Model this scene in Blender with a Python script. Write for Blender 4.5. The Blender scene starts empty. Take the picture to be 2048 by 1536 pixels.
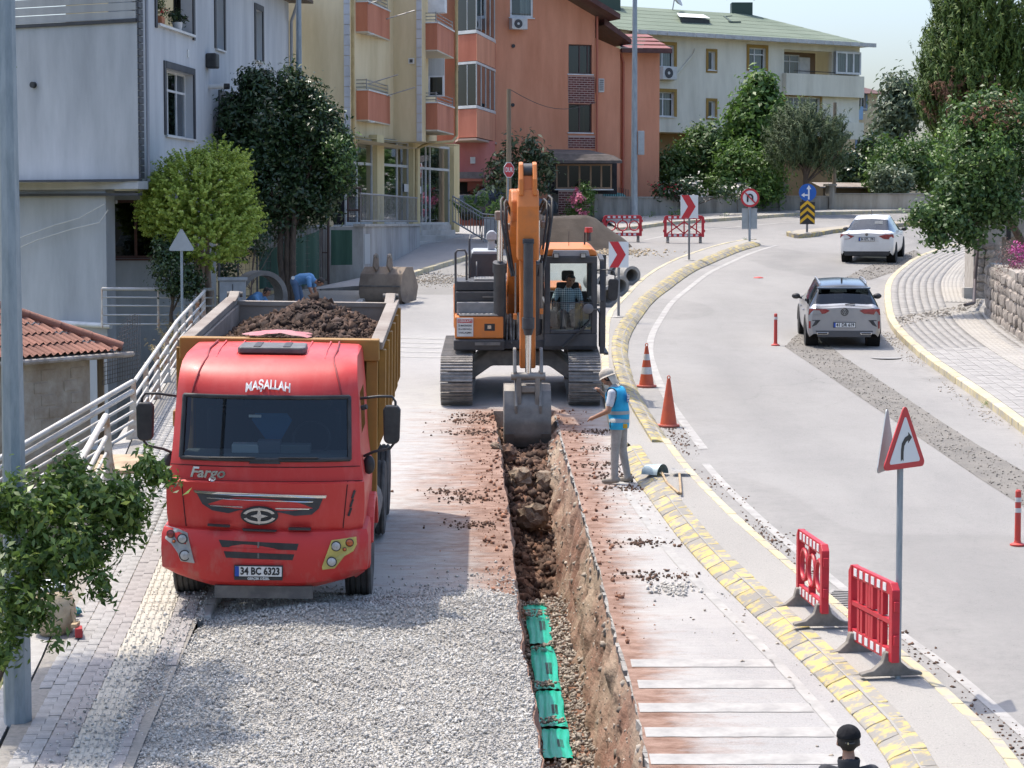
import bpy, bmesh, math, random
import numpy as np
from mathutils import Vector, Matrix, Euler, noise
from mathutils.geometry import delaunay_2d_cdt
R = math.radians
rng = np.random.default_rng(7); random.seed(7)
SC = bpy.context.scene; COL = SC.collection

# camera, sky, sun, exposure
FOC = 4500.0                      # focal length in pixels of the 2048 px wide photograph
CAMH = 6.13                       # camera height above the road below it
PITCH = math.atan(322 / FOC)
SLOPE = math.tan(math.atan(613 / FOC) - PITCH)   # the street climbs away from the camera
cd = bpy.data.cameras.new('camera'); cam = bpy.data.objects.new('camera', cd); COL.objects.link(cam)
cd.sensor_width = 36; cd.lens = FOC / 2048 * 36; cd.clip_end = 3000; cd.clip_start = 0.5
cam.location = (0,0, CAMH); cam.rotation_euler = (R(90) - PITCH, 0,0)
SC.camera = cam
SUN_DIR = Vector((-0.83,0.62,2.45)).normalized()      # towards the sun
SUN_EL = math.asin(SUN_DIR.z); SUN_AZ = math.atan2(SUN_DIR.x, SUN_DIR.y)
w = bpy.data.worlds.new('World'); SC.world = w; w.use_nodes = True
nt = w.node_tree; bgn = nt.nodes['Background']
sky = nt.nodes.new('ShaderNodeTexSky'); sky.sky_type = 'NISHITA'; sky.sun_disc = False
sky.sun_elevation = SUN_EL; sky.sun_rotation = SUN_AZ
sky.air_density = 1.0; sky.dust_density = 4.0; sky.ozone_density = 4.5; sky.altitude = 0
nt.links.new(sky.outputs[0], bgn.inputs[0]); bgn.inputs[1].default_value = 0.13
sl = bpy.data.lights.new('sun', 'SUN'); sl.energy = 2.0; sl.angle = R(0.6); sl.color = (1.0,0.92,0.80)
so = bpy.data.objects.new('sun', sl); COL.objects.link(so)
so.rotation_euler = SUN_DIR.to_track_quat('Z', 'Y').to_euler()
SC.view_settings.view_transform = 'Standard'; SC.view_settings.look = 'None'
SC.view_settings.exposure = 1.33; SC.view_settings.gamma = 1.0
SC.cycles.max_bounces = 6; SC.cycles.transparent_max_bounces = 12
SC.cycles.use_denoising = True
SC.cycles.sample_clamp_indirect = 6

# measuring the photograph
def ray(u, v):
 a, b = (u - 1024) / FOC, -(v - 768) / FOC
 cp, sp = math.cos(PITCH), math.sin(PITCH)
 return Vector((a, cp + b * sp, -sp + b * cp))
def gz(x, y): return SLOPE * min(y, 140.0)
def G(u, v, h=0.0):
 d = ray(u, v); t = (h - CAMH) / (d.z - SLOPE * d.y)
 return Vector((d.x * t, d.y * t, CAMH + d.z * t))
def D(u, v, y):
 d = ray(u, v); t = y / d.y
 return Vector((d.x * t, y, CAMH + d.z * t))
def gp(x, y, h=0.0): return Vector((x, y, gz(x, y) + h))
def G2(pts): return [G(*p).to_2d() for p in pts]

# materials
MATS = {}
def mat(name, col, col2=None, scale=6.0, rough=0.7, bump=0.0, bscale=None, metal=0.0, coat=0.0, rnd=0.0, stretch=None,
  lo=0.4, hi=0.62, detail=5, spec=0.5, trans=0.0, island=0.0, coords='Object', emis=None):
 if name in MATS: return MATS[name]
 m = bpy.data.materials.new(name); m.use_nodes = True; MATS[name] = m
 n, l = m.node_tree.nodes, m.node_tree.links
 b = n['Principled BSDF']
 b.inputs['Roughness'].default_value = rough; b.inputs['Metallic'].default_value = metal
 b.inputs['Coat Weight'].default_value = coat; b.inputs['Specular IOR Level'].default_value = spec
 b.inputs['Coat Roughness'].default_value = 0.08
 c4 = (*col, 1); b.inputs['Base Color'].default_value = c4
 out = None
 if col2 is not None or bump:
  tc = n.new('ShaderNodeTexCoord'); src = tc.outputs[coords]
  if stretch:
   mp = n.new('ShaderNodeMapping'); mp.inputs['Scale'].default_value = stretch; l.new(src, mp.inputs[0]); src = mp.outputs[0]
 if col2 is not None:
  t = n.new('ShaderNodeTexNoise'); t.inputs['Scale'].default_value = scale; t.inputs['Detail'].default_value = detail
  t.inputs['Roughness'].default_value = 0.65
  l.new(src, t.inputs['Vector'])
  r = n.new('ShaderNodeValToRGB'); r.color_ramp.elements[0].position = lo; r.color_ramp.elements[1].position = hi
  r.color_ramp.elements[0].color = c4; r.color_ramp.elements[1].color = (*col2,1)
  l.new(t.outputs[0], r.inputs[0]); out = r.outputs[0]
 if rnd or island:
  h = n.new('ShaderNodeHueSaturation'); h.inputs['Color'].default_value = c4
  if out: l.new(out, h.inputs['Color'])
  if rnd: oi = n.new('ShaderNodeObjectInfo'); rv = oi.outputs['Random']; amt = rnd
  else: gi = n.new('ShaderNodeNewGeometry'); rv = gi.outputs['Random Per Island']; amt = island
  mr = n.new('ShaderNodeMapRange'); mr.inputs['To Min'].default_value = 1 - amt; mr.inputs['To Max'].default_value = 1 + amt
  l.new(rv, mr.inputs[0]); l.new(mr.outputs[0], h.inputs['Value']); out = h.outputs[0]
 if out: l.new(out, b.inputs['Base Color'])
 if bump:
  t2 = n.new('ShaderNodeTexNoise'); t2.inputs['Scale'].default_value = bscale or scale * 4; t2.inputs['Detail'].default_value = 4
  l.new(src, t2.inputs['Vector'])
  bp = n.new('ShaderNodeBump'); bp.inputs['Strength'].default_value = bump; bp.inputs['Distance'].default_value = 0.02
  l.new(t2.outputs[0], bp.inputs['Height']); l.new(bp.outputs[0], b.inputs['Normal'])
 if emis:
  b.inputs['Emission Color'].default_value = (*emis[0], 1); b.inputs['Emission Strength'].default_value = emis[1]
 return m
def leafmat(name, c1, c2, c3=None, rough=0.5, trans=0.3):
 if name in MATS: return MATS[name]
 m = bpy.data.materials.new(name); m.use_nodes = True; MATS[name] = m
 n, l = m.node_tree.nodes, m.node_tree.links; b = n['Principled BSDF']
 gi = n.new('ShaderNodeNewGeometry'); r = n.new('ShaderNodeValToRGB'); l.new(gi.outputs['Random Per Island'], r.inputs[0])
 r.color_ramp.elements[0].color = (*c1,1); r.color_ramp.elements[1].color = (*c2,1)
 if c3: e = r.color_ramp.elements.new(0.93); e.color = (*c2,1); r.color_ramp.elements[-1].color = (*c3,1)
 l.new(r.outputs[0], b.inputs['Base Color']); b.inputs['Roughness'].default_value = rough
 tr = n.new('ShaderNodeBsdfTranslucent'); l.new(r.outputs[0], tr.inputs[0])
 mx = n.new('ShaderNodeMixShader'); mx.inputs[0].default_value = trans
 l.new(b.outputs[0], mx.inputs[1]); l.new(tr.outputs[0], mx.inputs[2]); l.new(mx.outputs[0], n['Material Output'].inputs[0])
 return m
def glassmat(name, tint=(0.55,0.62,0.62), refl=0.25, rough=0.02):
 if name in MATS: return MATS[name]
 m = bpy.data.materials.new(name); m.use_nodes = True; MATS[name] = m
 n, l = m.node_tree.nodes, m.node_tree.links; n.remove(n['Principled BSDF'])
 t = n.new('ShaderNodeBsdfTransparent'); t.inputs[0].default_value = (*tint, 1)
 g = n.new('ShaderNodeBsdfGlossy'); g.inputs['Roughness'].default_value = rough; g.inputs[0].default_value = (0.9,0.95,1,1)
 fr = n.new('ShaderNodeLayerWeight'); pw = n.new('ShaderNodeMath'); pw.operation = 'POWER'; pw.inputs[1].default_value = 4.5; l.new(fr.outputs['Facing'], pw.inputs[0]); fr.inputs[0].default_value = .5
 ad = n.new('ShaderNodeMath'); ad.operation = 'ADD'; ad.use_clamp = True; ad.inputs[1].default_value = refl + .04; l.new(pw.outputs[0], ad.inputs[0])
 mx = n.new('ShaderNodeMixShader'); l.new(ad.outputs[0], mx.inputs[0]); l.new(t.outputs[0], mx.inputs[1]); l.new(g.outputs[0], mx.inputs[2])
 l.new(mx.outputs[0], n['Material Output'].inputs[0]); return m

# mesh building
def tag(o, label=None, cat=None, group=None, kind=None):
 if label: o['label'] = label
 if cat: o['category'] = cat
 if group: o['group'] = group
 if kind: o['kind'] = kind
 return o
def empty(name, loc=(0,0,0), rot=(0,0,0), label=None, cat=None, group=None):
 o = bpy.data.objects.new(name, None); COL.objects.link(o); o.location = loc; o.rotation_euler = rot
 o.empty_display_size = 0.2
 return tag(o, label, cat, group)
def rootloc(p):
 v = Vector((0,0,0))
 while p is not None: v += p.location; p = p.parent
 return v
def link(name, me, parent=None, loc=(0,0,0), rot=(0,0,0), scale=None):
 o = bpy.data.objects.new(name, me); COL.objects.link(o); o.location = loc; o.rotation_euler = rot
 if scale: o.scale = scale
 if parent is not None: o.parent = parent
 return o
class MB:
 def __init__(s): s.v, s.f, s.m = [], [], []
 def add(s, vs, fs, m=0):
  k = len(s.v); s.v += [tuple(p) for p in vs]; s.f += [tuple(i + k for i in f) for f in fs]; s.m += [m] * len(fs); return s
 def box(s, c, d, rot=None, m=0):
  hx, hy, hz = d[0] / 2, d[1] / 2, d[2] / 2
  vs = [Vector((x, y, z)) for x in (-hx, hx) for y in (-hy, hy) for z in (-hz, hz)]
  if rot is not None:
   M = rot if isinstance(rot, Matrix) else Euler(rot).to_matrix()
   vs = [M @ p for p in vs]
  c = Vector(c)
  return s.add([p + c for p in vs], [(0,1,3,2),(4,6,7,5),(0,4,5,1),(2,3,7,6),(0,2,6,4),(1,5,7,3)], m)
 def b2(s, x0, x1, y0, y1, z0, z1, m=0): return s.box(((x0 + x1) / 2,(y0 + y1) / 2,(z0 + z1) / 2),(abs(x1 - x0), abs(y1 - y0), abs(z1 - z0)), None, m)
 def bar(s, p0, p1, wd, ht, up=(0,0,1), m=0):
  p0, p1 = Vector(p0), Vector(p1); d = p1 - p0; L = d.length
  if L < 1e-6: return s
  y = d / L; x = y.cross(Vector(up))
  if x.length < 1e-4: x = Vector((1,0,0))
  x.normalize(); z = x.cross(y)
  M = Matrix((x, y, z)).transposed()
  return s.box((p0 + p1) / 2,(wd, L, ht), M, m)
 def prism(s, poly, axis, a0, a1, m=0):
  n = len(poly)
  def P(p, a): return {'x': (a, p[0], p[1]), 'y': (p[0], a, p[1]), 'z': (p[0], p[1], a)}[axis]
  vs = [P(p, a0) for p in poly] + [P(p, a1) for p in poly]
  fs = [tuple(range(n))[::-1], tuple(range(n, 2 * n))] + [(i, (i + 1) % n, n + (i + 1) % n, n + i) for i in range(n)]
  return s.add(vs, fs, m)
 def cyl(s, p0, p1, r0, r1=None, n=12, caps=True, m=0):
  r1 = r0 if r1 is None else r1; p0, p1 = Vector(p0), Vector(p1); d = (p1 - p0).normalized()
  x = d.orthogonal().normalized(); y = d.cross(x)
  vs = []
  for p, r in ((p0, r0),(p1, r1)):
   vs += [p + (x * math.cos(2 * math.pi * i / n) + y * math.sin(2 * math.pi * i / n)) * r for i in range(n)]
  fs = [(i, (i + 1) % n, n + (i + 1) % n, n + i) for i in range(n)]
  if caps: fs += [tuple(range(n))[::-1], tuple(range(n, 2 * n))]
  return s.add(vs, fs, m)
 def tube(s, pts, r, n=8, m=0, caps=True):
  pts = [Vector(p) for p in pts]; rs = r if isinstance(r, (list, tuple)) else [r] * len(pts)
  vs, x = [], None
  for i, p in enumerate(pts):
   t = (pts[min(i + 1, len(pts) - 1)] - pts[max(i - 1,0)]).normalized()
   if x is None: x = t.orthogonal().normalized()
   x = (x - t * x.dot(t)); x = x.normalized() if x.length > 1e-5 else t.orthogonal().normalized()
   y = t.cross(x)
   vs += [p + (x * math.cos(2 * math.pi * k / n) + y * math.sin(2 * math.pi * k / n)) * rs[i] for k in range(n)]
  fs = [(i * n + k, i * n + (k + 1) % n, (i + 1) * n + (k + 1) % n, (i + 1) * n + k) for i in range(len(pts) - 1) for k in range(n)]
  if caps: fs += [tuple(range(n))[::-1], tuple(range(len(vs) - n, len(vs)))]
  return s.add(vs, fs, m)
 def lathe(s, prof, n=16, c=(0,0,0), axis='z', m=0):
  vs, fs = [], []; c = Vector(c)
  for r, z in prof:
   for k in range(n):
    a = 2 * math.pi * k / n; q = (r * math.cos(a), r * math.sin(a), z)
    if axis == 'x': q = (q[2], q[0], q[1])
    if axis == 'y': q = (q[0], q[2], q[1])
    vs.append(Vector(q) + c)
  for i in range(len(prof) - 1):
   fs += [(i * n + k, i * n + (k + 1) % n, (i + 1) * n + (k + 1) % n, (i + 1) * n + k) for k in range(n)]
  if prof[0] == prof[-1]: return s.add(vs, fs, m)
  if prof[0][0] > 1e-4: fs.append(tuple(range(n))[::-1])
  if prof[-1][0] > 1e-4: fs.append(tuple(range(len(vs) - n, len(vs))))
  return s.add(vs, fs, m)
 def ball(s, c, r, nu=12, nv=8, m=0, fn=None):
  c = Vector(c); r = r if hasattr(r, '__len__') else (r, r, r)
  vs, fs = [], []
  for j in range(nv + 1):
   t = math.pi * j / nv
   for i in range(nu):
    a = 2 * math.pi * i / nu; q = Vector((math.sin(t) * math.cos(a), math.sin(t) * math.sin(a), math.cos(t)))
    if fn: q = fn(q)
    vs.append(Vector((q.x * r[0], q.y * r[1], q.z * r[2])) + c)
  fs = [(j * nu + i, (j + 1) * nu + i, (j + 1) * nu + (i + 1) % nu, j * nu + (i + 1) % nu) for j in range(nv) for i in range(nu)]
  return s.add(vs, fs, m)
 def grid(s, fn, nu, nv, m=0):
  vs = [fn(i / nu, j / nv) for j in range(nv + 1) for i in range(nu + 1)]
  fs = [(j * (nu + 1) + i, j * (nu + 1) + i + 1,(j + 1) * (nu + 1) + i + 1,(j + 1) * (nu + 1) + i) for j in range(nv) for i in range(nu)]
  return s.add(vs, fs, m)
 def quad(s, a, b, c, d, m=0): return s.add([a, b, c, d], [(0,1,2,3)], m)
 def mesh(s, name, mats, smooth=False, org=None, fix=True):
  me = bpy.data.meshes.new(name)
  v = s.v if org is None else [(p[0] - org[0], p[1] - org[1], p[2] - org[2]) for p in s.v]
  me.from_pydata(v, [], s.f)
  mats = mats if isinstance(mats, (list, tuple)) else [mats]
  for x in mats: me.materials.append(x)
  if len(mats) > 1: me.polygons.foreach_set('material_index', s.m)
  if fix:
   bm = bmesh.new(); bm.from_mesh(me); bmesh.ops.recalc_face_normals(bm, faces=bm.faces); bm.to_mesh(me); bm.free()
  if smooth:
   me.shade_smooth(); me.set_sharp_from_angle(angle=R(smooth if smooth is not True else 40))
  me.update(); return me
 def build(s, name, mats, parent=None, smooth=False, bevel=0, world=False, loc=(0,0,0), rot=(0,0,0), seg=2, fix=True):
  org = None
  if world:
   if parent is not None: org = rootloc(parent)
   else:
    lo = np.array(s.v).min(0); hi = np.array(s.v).max(0); org = Vector(((lo[0] + hi[0]) / 2,(lo[1] + hi[1]) / 2, lo[2])); loc = org
  me = s.mesh(name, mats, smooth, org, fix)
  o = link(name, me, parent, loc, rot)
  if bevel:
   b = o.modifiers.new('bevel', 'BEVEL'); b.width = bevel; b.segments = seg; b.limit_method = 'ANGLE'; b.angle_limit = R(35)
  return o
def stuff_mesh(name, V, F, mats, parent=None, mi=None, loc=(0,0,0), smooth=False):
 me = bpy.data.meshes.new(name); V = np.asarray(V, np.float32); F = np.asarray(F, np.int32)
 k = F.shape[1]
 me.vertices.add(len(V)); me.vertices.foreach_set('co', (V - np.array(loc, np.float32)).ravel())
 me.loops.add(F.size); me.loops.foreach_set('vertex_index', F.ravel())
 me.polygons.add(len(F)); me.polygons.foreach_set('loop_start', np.arange(0, F.size, k, dtype=np.int32))
 for x in (mats if isinstance(mats, (list, tuple)) else [mats]): me.materials.append(x)
 if mi is not None: me.polygons.foreach_set('material_index', np.asarray(mi, np.int32))
 me.update(calc_edges=True); me.validate()
 if smooth: me.shade_smooth()
 return link(name, me, parent, loc if parent is None else (0,0,0))
_ico = bmesh.new(); bmesh.ops.create_icosphere(_ico, subdivisions=1, radius=1)
ICO_V = np.array([v.co[:] for v in _ico.verts]); ICO_F = np.array([[v.index for v in f.verts] for f in _ico.faces]); _ico.free()
_cv = np.array([(x, y, z) for x in (-1,1) for y in (-1,1) for z in (-1,1)], float) * 0.75
_cf = np.array([(0,1,3),(0,3,2),(4,6,7),(4,7,5),(0,4,5),(0,5,1),(2,3,7),(2,7,6),(0,2,6),(0,6,4),(1,5,7),(1,7,3)])
def rotmats(n, r=rng):
 q = r.normal(size=(n, 4)); q /= np.linalg.norm(q, axis=1)[:, None]; a, b, c, d = q.T
 return np.stack([np.stack([1 - 2 * (c * c + d * d),2 * (b * c - a * d),2 * (b * d + a * c)], -1),
                     np.stack([2 * (b * c + a * d),1 - 2 * (b * b + d * d),2 * (c * d - a * b)], -1),
                     np.stack([2 * (b * d - a * c),2 * (c * d + a * b),1 - 2 * (b * b + c * c)], -1)], 1)
def stones(P, S, round_=False, jit=0.28):
 P = np.asarray(P, float); n = len(P); S = np.broadcast_to(S, (n,))
 uv, uf = (ICO_V, ICO_F) if round_ else (_cv, _cf)
 sc = rng.uniform(0.55,1.15,(n, 1,3)) * S[:, None, None]
 V = uv[None] * (1 + rng.normal(0, jit, (n, len(uv),1))).clip(0.45,1.6)
 V = np.einsum('nij,nvj->nvi', rotmats(n), V * sc) + P[:, None]
 F = uf[None] + (np.arange(n) * len(uv))[:, None, None]
 return V.reshape(-1,3), F.reshape(-1,3)
def inpoly(P, poly):
 P = np.asarray(P, float); x, y = P[:, 0], P[:, 1]; r = np.zeros(len(P), bool); n = len(poly)
 for i in range(n):
  x0, y0 = poly[i][:2]; x1, y1 = poly[(i + 1) % n][:2]
  if y0 == y1: continue
  c = ((y0 > y) != (y1 > y)) & (x < (x1 - x0) * (y - y0) / (y1 - y0) + x0); r ^= c
 return r
def dist_line(P, pl):
 P = np.asarray(P, float)[:, :2]; d = np.full(len(P),1e9)
 for a, b in zip(pl[:-1], pl[1:]):
  a, b = np.array(a[:2], float), np.array(b[:2], float); ab = b - a
  t = (((P - a) @ ab) / (ab @ ab)).clip(0,1); d = np.minimum(d, np.linalg.norm(P - a - t[:, None] * ab, axis=1))
 return d
def sheet(name, poly, h, m, holes=(), step=None, parent=None, kind='structure', zf=None, attr=None):
 poly = [Vector(p).to_2d() for p in poly]
 pts, ed = [], []
 for pl in [poly] + [list(q) for q in holes]:
  k = len(pts); pts += [Vector(p).to_2d() for p in pl]; ed += [(k + i, k + (i + 1) % len(pl)) for i in range(len(pl))]
 if step:
  A = np.array(poly); x0, y0 = A.min(0); x1, y1 = A.max(0)
  gx, gy = np.meshgrid(np.arange(x0, x1, step), np.arange(y0, y1, step)); Q = np.stack([gx.ravel(), gy.ravel()], 1)
  Q += rng.uniform(-.1,.1, Q.shape) * step
  k = inpoly(Q, poly)
  for hl in holes: k &= ~inpoly(Q, hl)
  pts += [Vector(q) for q in Q[k]]
 vs, _, fs, *_ = delaunay_2d_cdt(pts, ed, [], 0,1e-5)
 C = np.array([[sum(vs[i][0] for i in f) / 3, sum(vs[i][1] for i in f) / 3] for f in fs])
 keep = inpoly(C, poly)
 for hl in holes: keep &= ~inpoly(C, hl)
 zf = zf or (lambda x, y: gz(x, y) + h)
 b = MB(); b.add([(v[0], v[1], zf(v[0], v[1])) for v in vs], [f for f, k in zip(fs, keep) if k])
 me = b.mesh(name, m, fix=False)
 bm = bmesh.new(); bm.from_mesh(me)
 for f in bm.faces:
  if f.normal.z < 0: f.normal_flip()
 bm.to_mesh(me); bm.free(); me.shade_smooth()
 if attr:
  for an, fn in attr.items():
   at = me.attributes.new(an, 'FLOAT', 'POINT')
   co = np.zeros(len(me.vertices) * 3, np.float32); me.vertices.foreach_get('co', co)
   at.data.foreach_set('value', fn(co.reshape(-1,3)).astype(np.float32))
 o = link(name, me, parent)
 if kind and parent is None: o['kind'] = kind
 return o
def resample(pl, step):
 pl = [Vector(p).to_2d() for p in pl]; out, acc = [pl[0].copy()], 0.0
 need = step
 for a, b in zip(pl[:-1], pl[1:]):
  L = (b - a).length; t = 0.0
  while L - t >= need: t += need; out.append(a + (b - a) * (t / L)); need = step
  need -= (L - t)
 return out
def smoothpl(pl, it=2):
 pl = [Vector(p).to_2d() for p in pl]
 for _ in range(it):
  q = [pl[0]]
  for a, b in zip(pl[:-1], pl[1:]): q += [a * .75 + b * .25, a * .25 + b * .75]
  pl = q + [pl[-1]]
 return pl
def offset(pl, d):
 pl = [Vector(p).to_2d() for p in pl]; out = []
 for i, p in enumerate(pl):
  t = (pl[min(i + 1, len(pl) - 1)] - pl[max(i - 1,0)]).normalized(); out.append(p + Vector((t.y, -t.x)) * d)
 return out
def ribbon(name, pl, d0, d1, h, m, parent=None, kind='structure'):
 a, b = offset(pl, d0), offset(pl, d1); k = MB(); n = len(pl)
 k.add([(p.x, p.y, gz(p.x, p.y) + h) for p in a] + [(p.x, p.y, gz(p.x, p.y) + h) for p in b], [(i, i + 1, n + i + 1, n + i) for i in range(n - 1)])
 o = k.build(name, m, parent, fix=True, world=parent is None)
 for p in o.data.polygons:
  if p.normal.z < 0: p.flip()
 if kind and parent is None: o['kind'] = kind
 return o
def textmesh(body, size, ext=0.0, align='CENTER', bold=0.0, shear=0.0):
 c = bpy.data.curves.new('lettering', 'FONT'); c.body = body; c.size = size; c.extrude = ext; c.align_x = align; c.align_y = 'CENTER'
 c.offset = bold; c.resolution_u = 2; c.shear = shear
 o = bpy.data.objects.new('lettering', c); COL.objects.link(o)
 dg = bpy.context.evaluated_depsgraph_get(); me = bpy.data.meshes.new_from_object(o.evaluated_get(dg))
 bpy.data.objects.remove(o); me.name = 'lettering'; return me
def text(body, size, m, parent, loc, rot=(R(90),0,0), ext=0.002, name='lettering', width=None, bold=0.0, shear=0.0):
 me = textmesh(body, size, ext, bold=bold, shear=shear); me.materials.clear(); me.materials.append(m)
 o = link(name, me, parent, loc, rot)
 if width:
  xs = [v.co.x for v in me.vertices]; o.scale = (width / (max(xs) - min(xs)),1,1)
 return o
def copies(root, loc, rot=None, label=None, group=None):
 def cp(o, par):
  c = o.copy(); COL.objects.link(c); c.parent = par
  for ch in list(o.children): cp(ch, c)
  return c
 r = cp(root, None); r.location = loc
 if rot is not None: r.rotation_euler = rot
 return tag(r, label, None, group)
# GROUND
LEFTKERB = smoothpl([(-3.0,14)] + G2([(413,1262),(700,612),(818,556),(921,525),(1000,500)]) + [(1.2,88)], 2)
RAILLINE = [Vector((-4.25,15.0)), Vector((-4.9,23.3)), Vector((-6.35,37.5)), Vector((-7.0,47)), Vector((-7.4,54))]
MEDL = smoothpl([Vector((3.1,15.5))] + G2([(1799,1536),(1642,1363),(1511,1235),(1383,1113),(1280,973),(1246,926),(1222,870),(1206,800),(1202,740),(1204,690),(1209,637),(1240,606),(1278,565),(1326,534),(1375,514),(1434,495),(1492,484),(1520,486)]),2)
MEDR = smoothpl([Vector((4.35,15.5))] + G2([(2048,1536),(1943,1437),(1837,1340),(1730,1262),(1610,1160),(1500,1066),(1405,973),(1350,904),(1320,858),(1290,812),(1268,765),(1257,725),(1254,705),(1260,671),(1282,637),(1307,603),(1341,578),(1383,546),(1434,523),(1477,504),(1527,490)]),2)
RKERB = smoothpl([Vector((9.2,20)), Vector((9.05,30))] + G2([(2120,925),(2048,870),(1984,820),(1921,775),(1858,732),(1809,690),(1781,659),(1772,634),(1768,599),(1772,571),(1791,550),(1823,525),(1865,508),(1907,497),(1967,479),(2060,462)]),2)
WALLB = G2([(1205,441),(1400,433),(1540,427),(1667,424),(1850,424),(2050,424)])
TL = [Vector((0.14,17))] + G2([(1100,1640),(1088,1540),(1078,1470),(1066,1400),(1052,1335),(1043,1270),(1036,1205),(1028,1130),(1020,1050),(1010,975),(1000,900),(987,822)])
TR = [Vector((1.30,17))] + G2([(1318,1640),(1300,1540),(1290,1490),(1275,1420),(1258,1350),(1240,1290),(1222,1230),(1205,1160),(1185,1090),(1166,1020),(1145,950),(1128,890),(1118,850),(1110,822)])
def rough_line(pl, a, seed):
 q = resample(pl, 0.22)
 return [p + Vector((noise.noise((p.x * 2.3, p.y * 2.3, seed)) * a, 0)) for p in q] + [Vector(pl[-1])]
TLr, TRr = rough_line(TL, .05,1), rough_line(TR, .018,9)
TRENCH = TLr + TRr[::-1]

def groundmat(name, base, base2, dust=None, soilcol=None, workattr=True):
 m = bpy.data.materials.new(name); m.use_nodes = True; n, l = m.node_tree.nodes, m.node_tree.links; b = n['Principled BSDF']
 b.inputs['Roughness'].default_value = 0.9; b.inputs['Specular IOR Level'].default_value = 0.25
 tc = n.new('ShaderNodeTexCoord')
 def noi(sc, st=(1,1,1), det=6, rough=.65):
  mp = n.new('ShaderNodeMapping'); mp.inputs['Scale'].default_value = st; l.new(tc.outputs['Object'], mp.inputs[0])
  t = n.new('ShaderNodeTexNoise'); t.inputs['Scale'].default_value = sc; t.inputs['Detail'].default_value = det; t.inputs['Roughness'].default_value = rough
  l.new(mp.outputs[0], t.inputs['Vector']); return t.outputs[0]
 def ramp(src, lo, hi, c0=(0,0,0), c1=(1,1,1)):
  r = n.new('ShaderNodeValToRGB'); r.color_ramp.elements[0].position = lo; r.color_ramp.elements[1].position = hi
  r.color_ramp.elements[0].color = (*c0,1); r.color_ramp.elements[1].color = (*c1,1); l.new(src, r.inputs[0]); return r.outputs[0]
 def mix(f, a, c):
  x = n.new('ShaderNodeMix'); x.data_type = 'RGBA'
  if isinstance(f, (int, float)): x.inputs[0].default_value = f
  else: l.new(f, x.inputs[0])
  for k, q in ((6, a),(7, c)):
   if isinstance(q, tuple): x.inputs[k].default_value = (*q, 1)
   else: l.new(q, x.inputs[k])
  return x.outputs[2]
 def math_(op, a, c):
  x = n.new('ShaderNodeMath'); x.operation = op; x.use_clamp = True
  for k, q in ((0, a),(1, c)):
   if isinstance(q, (int, float)): x.inputs[k].default_value = q
   else: l.new(q, x.inputs[k])
  return x.outputs[0]
 big = ramp(noi(.35,(1,.35,1),5),.38,.64, base, base2)
 fine = ramp(noi(55,(1,1,1),3),.3,.75)
 col = mix(math_('MULTIPLY', fine, .55), big, tuple(min(1, x * 1.45) for x in base2))
 spk = ramp(noi(26,(1,1,1),2),.66,.70); col = mix(math_('MULTIPLY', spk, .55), col, tuple(x * .45 for x in base))
 if not soilcol and dust:
  wv = n.new('ShaderNodeTexVoronoi'); wv.feature = 'DISTANCE_TO_EDGE'; wv.inputs['Scale'].default_value = .22; wn_ = n.new('ShaderNodeTexNoise'); wn_.inputs['Scale'].default_value = 1.3; wn_.inputs['Detail'].default_value = 6; l.new(tc.outputs['Object'], wn_.inputs['Vector']); va = n.new('ShaderNodeVectorMath'); va.operation = 'MULTIPLY_ADD'; va.inputs[1].default_value = (.9,.9,0); l.new(wn_.outputs['Color'], va.inputs[0]); l.new(tc.outputs['Object'], va.inputs[2]); l.new(va.outputs[0], wv.inputs['Vector'])
  ck = ramp(wv.outputs['Distance'], .0015,.0045,(1,1,1),(0,0,0)); ckm = ramp(noi(.12,(1,1,1),3),.54,.60); col = mix(math_('MULTIPLY', math_('MULTIPLY', ck, ckm),.3), col, (.06,.058,.055))
  pt = ramp(noi(.09,(1,.5,1),2,.4),.53,.535); col = mix(math_('MULTIPLY', pt, .35), col, tuple(x * .8 for x in base))
 if dust:
  at = n.new('ShaderNodeAttribute'); at.attribute_name = 'dust'
  n1 = ramp(noi(.8,(1,1.2,1),9,.78),.34,.56); n2 = ramp(noi(7,(.12,3.2,1) if soilcol else (1,1,1),5,.7),.35,.62)
  f = math_('MULTIPLY', at.outputs['Fac'], math_('ADD', math_('MULTIPLY', n1,.62), math_('MULTIPLY', n2,.34))); col = mix(f, col, dust)
 if soilcol:
  at = n.new('ShaderNodeAttribute'); at.attribute_name = 'soil'
  sn = noi(2.4,(.8,1.9,1),10,.78)
  s = math_('SUBTRACT', math_('ADD', at.outputs['Fac'], sn),.62); s = math_('MULTIPLY', s, 2.8)
  sc_ = ramp(noi(3.5,(1,1.6,1),6),.35,.62, soilcol[0], soilcol[1])
  col = mix(s, col, sc_)
 l.new(col, b.inputs['Base Color'])
 bp = n.new('ShaderNodeBump'); bp.inputs['Strength'].default_value = .5; bp.inputs['Distance'].default_value = .012
 l.new(noi(70,(1,1,1),3), bp.inputs['Height']); l.new(bp.outputs[0], b.inputs['Normal'])
 return m
M_ROAD = groundmat('asphalt_main', (.165,.16,.153),(.23,.222,.21), dust=(.30,.287,.268))
M_WORK = groundmat('asphalt_work', (.21,.205,.20),(.29,.28,.27), dust=(.39,.372,.345), soilcol=((.15,.082,.056),(.29,.19,.145)))
M_SOILG = mat('bare_ground', (.16,.13,.09),(.10,.12,.05), scale=.8, rough=1, bump=.6)
M_SOIL = mat('trench_soil', (.115,.058,.036),(.27,.145,.09), scale=2.6, rough=1, bump=1.0, bscale=14, detail=8, lo=.35, hi=.66)
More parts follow.
